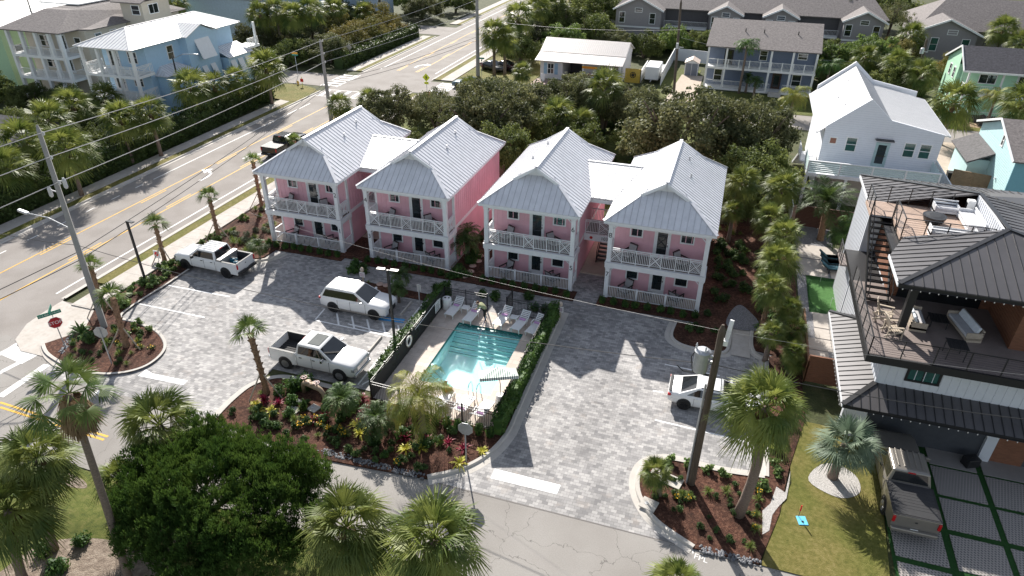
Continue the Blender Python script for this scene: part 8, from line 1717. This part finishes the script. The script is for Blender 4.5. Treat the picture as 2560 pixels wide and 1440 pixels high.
for i, (x, y) in enumerate(((2050, 705), (2093, 700), (2075, 765))): p = G(x, y, .05); t = thing('golf_flag', ['thin golf flag at the left of the putting green', 'thin golf flag at the right of the putting green', 'thin golf flag near the front of the putting green'][i], 'golf flag', tuple(p)); m = MB(); m.tube([(0,0,0), (0,0,.7)], .008, 5); m.build('stick', M_white, t); m = MB(); m.add([(0,0,.7), (.12,0,.65), (0,0,.6)], [(0,1,2)]); m.build('pennant', M_white, t)
t = thing('park_table', 'small planter of flowers hung on the porch numbered 7', 'planter', (27.95, .95, 1.0)) if 0 else None
# person by the shop
# ---------------- people ----------------
M_skin = mat('skin', (.50, .28, .20), .5, var=.05); M_hair = mat('brown_hair', (.10, .045, .02), .6); M_shirt = mat('olive_shirt', (.34, .36, .20), .9); M_legg = mat('black_leggings', (.012, .012, .014), .8); M_org = mat('orange_top', (.62, .22, .03), .8)
def skinned(name, m_, parent, J, edges, root=0, sub=2):
    me = bpy.data.meshes.new(name); me.from_pydata([j[:3] for j in J], edges, []); me.materials.append(m_); o = bpy.data.objects.new(name, me); COL.objects.link(o); o.parent = parent
    s = o.modifiers.new('s', 'SKIN'); s.use_smooth_shade = True
    for i, j in enumerate(J): d = me.skin_vertices[0].data[i]; r = j[3]; d.radius = (r, j[4] if len(j) > 4 else r); d.use_root = (i == root)
    u = o.modifiers.new('u', 'SUBSURF'); u.levels = u.render_levels = sub
    dg = bpy.context.evaluated_depsgraph_get(); nm = bpy.data.meshes.new_from_object(o.evaluated_get(dg)); o.modifiers.clear(); o.data = nm; return o
def person(label, loc, rz, J, hair, top=None, legs=None, shoes=True, hands=()):
    """J: dict of joints -> positions; one skinned body plus clothing shells"""
    t = thing('person', label, 'person', loc, rz)
    N_ = ['pelvis', 'belly', 'chest', 'neck', 'head', 'crown', 'lsh', 'lel', 'lwr', 'lha', 'rsh', 'rel', 'rwr', 'rha', 'lhip', 'lkn', 'lan', 'lto', 'rhip', 'rkn', 'ran', 'rto']
    Rr = dict(pelvis=.13, belly=.115, chest=.135, neck=.05, head=.085, crown=.075, lsh=.055, lel=.04, lwr=.028, lha=.034, lhip=.085, lkn=.055, lan=.038, lto=.035)
    I = {k: i for i, k in enumerate(N_)}; JJ = [tuple(J[k])+(Rr.get(k, Rr.get('l'+k[1:], .05)),) for k in N_]
    E = [('pelvis','belly'), ('belly','chest'), ('chest','neck'), ('neck','head'), ('head','crown'), ('chest','lsh'), ('lsh','lel'), ('lel','lwr'), ('lwr','lha'), ('chest','rsh'), ('rsh','rel'), ('rel','rwr'), ('rwr','rha'), ('pelvis','lhip'), ('lhip','lkn'), ('lkn','lan'), ('lan','lto'), ('pelvis','rhip'), ('rhip','rkn'), ('rkn','ran'), ('ran','rto')]
    V_ = list(JJ); ED = [(I[a], I[b]) for a, b in E]
    for sd in 'lr':      # five fingers from each palm
        h = V(J[sd+'ha']); w_ = V(J[sd+'wr']); d = (h-w_).normalized(); s = d.cross(V((0,0,1))); s = s.normalized() if s.length > .1 else V((1,0,0))
        for k in range(5):
            off = s*((k-2)*.018) if k else s*-.035; L1 = (.045, .04, .045, .04, .034)[k]; a = h+off+d*(.02 if k else -.02); b = a+d*L1*(1 if k else .5)+(s*-.03 if k == 0 else V((0,0,-.012))); i = len(V_); V_ += [tuple(a)+(.011,), tuple(b)+(.008,)]; ED += [(I[sd+'ha'], i), (i, i+1)]
    skinned('body', M_skin, t, V_, ED)
    H = V(J['head']); C = V(J['crown']); up = (C-H).normalized(); f = V(J['face']).normalized(); r = up.cross(f).normalized(); hc = (H+C)/2
    fm = MB(); fm.add([hc+f*.075+up*.03-r*.012, hc+f*.075+up*.03+r*.012, hc+f*.105-up*.01, hc+f*.078-up*.02-r*.016, hc+f*.078-up*.02+r*.016], [(0,1,2), (0,2,3), (1,4,2), (3,2,4)]); fm.build('nose', M_skin, t)
    for s in (-1, 1): e = MB(); e.obox(hc+f*.078+up*.025+r*(s*.032), .012, .004, .007, r, f, up); e.build('eye', M_legg, t)
    e = MB(); e.obox(hc+f*.08-up*.045, .022, .004, .005, r, f, up); e.build('mouth', mat('lips', (.4, .12, .1)), t)
    if hair: skinned('hair', M_hair, t, [tuple(a) for a in hair], [(i, i+1) for i in range(len(hair)-1)])
    if top: skinned('shirt', top[0], t, [tuple(J[k])+(Rr.get(k, Rr.get('l'+k[1:], .05))*1.0+g,) for k, g in top[1]], [(a, b) for a, b in top[2]])
    if legs: skinned('leggings', legs, t, [tuple(J['pelvis'])+(.14,)]+[tuple(J[k])+(x,) for k, x in (('lhip', .098), ('lkn', .065), ('lan', .046), ('rhip', .098), ('rkn', .065), ('ran', .046))], [(0,1), (1,2), (2,3), (0,4), (4,5), (5,6)])
    return t
# standing woman bent forward over a lounger (local: facing -X)
J = dict(pelvis=(.12,0,.92), belly=(.02,0,1.06), chest=(-.18,0,1.20), neck=(-.34,0,1.27), head=(-.44,0,1.27), crown=(-.54,0,1.24), face=(-.3,0,-1),
         lsh=(-.22,.17,1.20), lel=(-.34,.2,.95), lwr=(-.52,.12,.76), lha=(-.60,.10,.70), rsh=(-.22,-.17,1.20), rel=(-.36,-.2,.96), rwr=(-.54,-.1,.78), rha=(-.62,-.08,.71),
         lhip=(.12,.1,.86), lkn=(.06,.12,.47), lan=(.12,.12,.09), lto=(-.05,.13,.04), rhip=(.12,-.1,.86), rkn=(.1,-.14,.47), ran=(.22,-.14,.09), rto=(.05,-.15,.04))
person('woman in an olive shirt and black leggings bending over a lounger', (20.75, -5.25, .07), R(-5), J, [(-.50,0,1.30,.10), (-.42,0,1.36,.09), (-.36,.02,1.28,.08), (-.42,.04,1.08,.06), (-.45,.05,.92,.03)],
       (M_shirt, [('pelvis', .035), ('belly', .04), ('chest', .03), ('lsh', .022), ('lel', .018), ('rsh', .022), ('rel', .018), ('neck', .02), ('lhip', .03), ('rhip', .03)], [(0,1), (1,2), (2,3), (3,4), (2,5), (5,6), (2,7), (0,8), (0,9)]), M_legg)
# seated woman at the sunny end, on the lounger end
J = dict(pelvis=(0,0,.48), belly=(0,.02,.62), chest=(.02,-.03,.84), neck=(.05,-.06,.98), head=(.08,-.08,1.06), crown=(.11,-.09,1.17), face=(1,-.2,-.2),
         lsh=(.02,.13,.86), lel=(.12,.2,.64), lwr=(.3,.15,.56), lha=(.37,.12,.54), rsh=(.02,-.2,.86), rel=(.14,-.26,.64), rwr=(.32,-.2,.56), rha=(.39,-.17,.54),
         lhip=(.06,.1,.47), lkn=(.44,.12,.46), lan=(.46,.12,.10), lto=(.6,.13,.05), rhip=(.06,-.1,.47), rkn=(.44,-.12,.46), ran=(.5,-.12,.10), rto=(.64,-.13,.05))
person('woman with brown hair in an orange cover-up sitting at the sunny pool end', (21.35, -13.4, .07), R(70), J, [(.09,-.08,1.16,.10), (.03,-.07,1.12,.09), (-.03,-.04,1.0,.07), (-.05,-.02,.88,.05)],
       (M_org, [('pelvis', .04), ('belly', .035), ('chest', .02), ('lhip', .04), ('rhip', .04), ('lkn', .03), ('rkn', .03)], [(0,1), (1,2), (0,3), (3,5), (0,4), (4,6)]), None)
J = dict(pelvis=(0,0,.95), belly=(0,0,1.08), chest=(0,0,1.32), neck=(0,0,1.48), head=(0,-.01,1.56), crown=(0,-.01,1.68), face=(0,-1,0), lsh=(.18,0,1.38), lel=(.24,0,1.12), lwr=(.22,-.14,.95), lha=(.2,-.2,.9), rsh=(-.18,0,1.38), rel=(-.24,0,1.12), rwr=(-.24,-.05,.88), rha=(-.24,-.06,.80),
         lhip=(.1,0,.9), lkn=(.11,-.02,.5), lan=(.11,.02,.09), lto=(.12,-.12,.04), rhip=(-.1,0,.9), rkn=(-.11,-.02,.5), ran=(-.11,.02,.09), rto=(-.12,-.12,.04))
person('distant person in dark clothes standing before the shop counter', (14.2, 57.6, .02), R(10), J, [(0,.0,1.67,.10), (0,.05,1.6,.09)], (M_legg, [('pelvis', .03), ('belly', .03), ('chest', .03), ('lsh', .02), ('lel', .015), ('rsh', .02), ('rel', .015)], [(0,1), (1,2), (2,3), (3,4), (2,5), (5,6)]), M_legg)
cs = thing('red_counter', 'low counter with red and blue goods in the shop bay', 'counter', (14.2, 58.9, .02)); m = MB(); m.box(-1.0,-.3,0,1.0,.3,.85); m.build('table', MATS['shutter_blue'], cs); m = MB(); [m.box(-.95+k*.2,-.25,.85,-.8+k*.2,.2,1.0+.05*(k % 3)) for k in range(9)]; m.build('goods', mat('goods_red', (.45, .06, .08)), cs)
# ---- give every assembled thing an origin at its own base (children keep their place) ----
bpy.context.view_layer.update()
for o in list(SC.objects):
    if o.type == 'EMPTY' and o.parent is None and o.location.length < 1e-6 and o.children and o.rotation_euler[2] == 0 and o.scale[0] == 1:
        lo = V((1e9,)*3); hi = V((-1e9,)*3)
        for c in o.children_recursive:
            if c.type == 'MESH':
                for b in c.bound_box:
                    p = c.matrix_world @ V(b); lo = V(map(min, lo, p)); hi = V(map(max, hi, p))
        if lo.x > 1e8: continue
        q = V(((lo.x+hi.x)/2, (lo.y+hi.y)/2, max(0, lo.z))); o.location = q
        for c in o.children: c.location = c.location-q
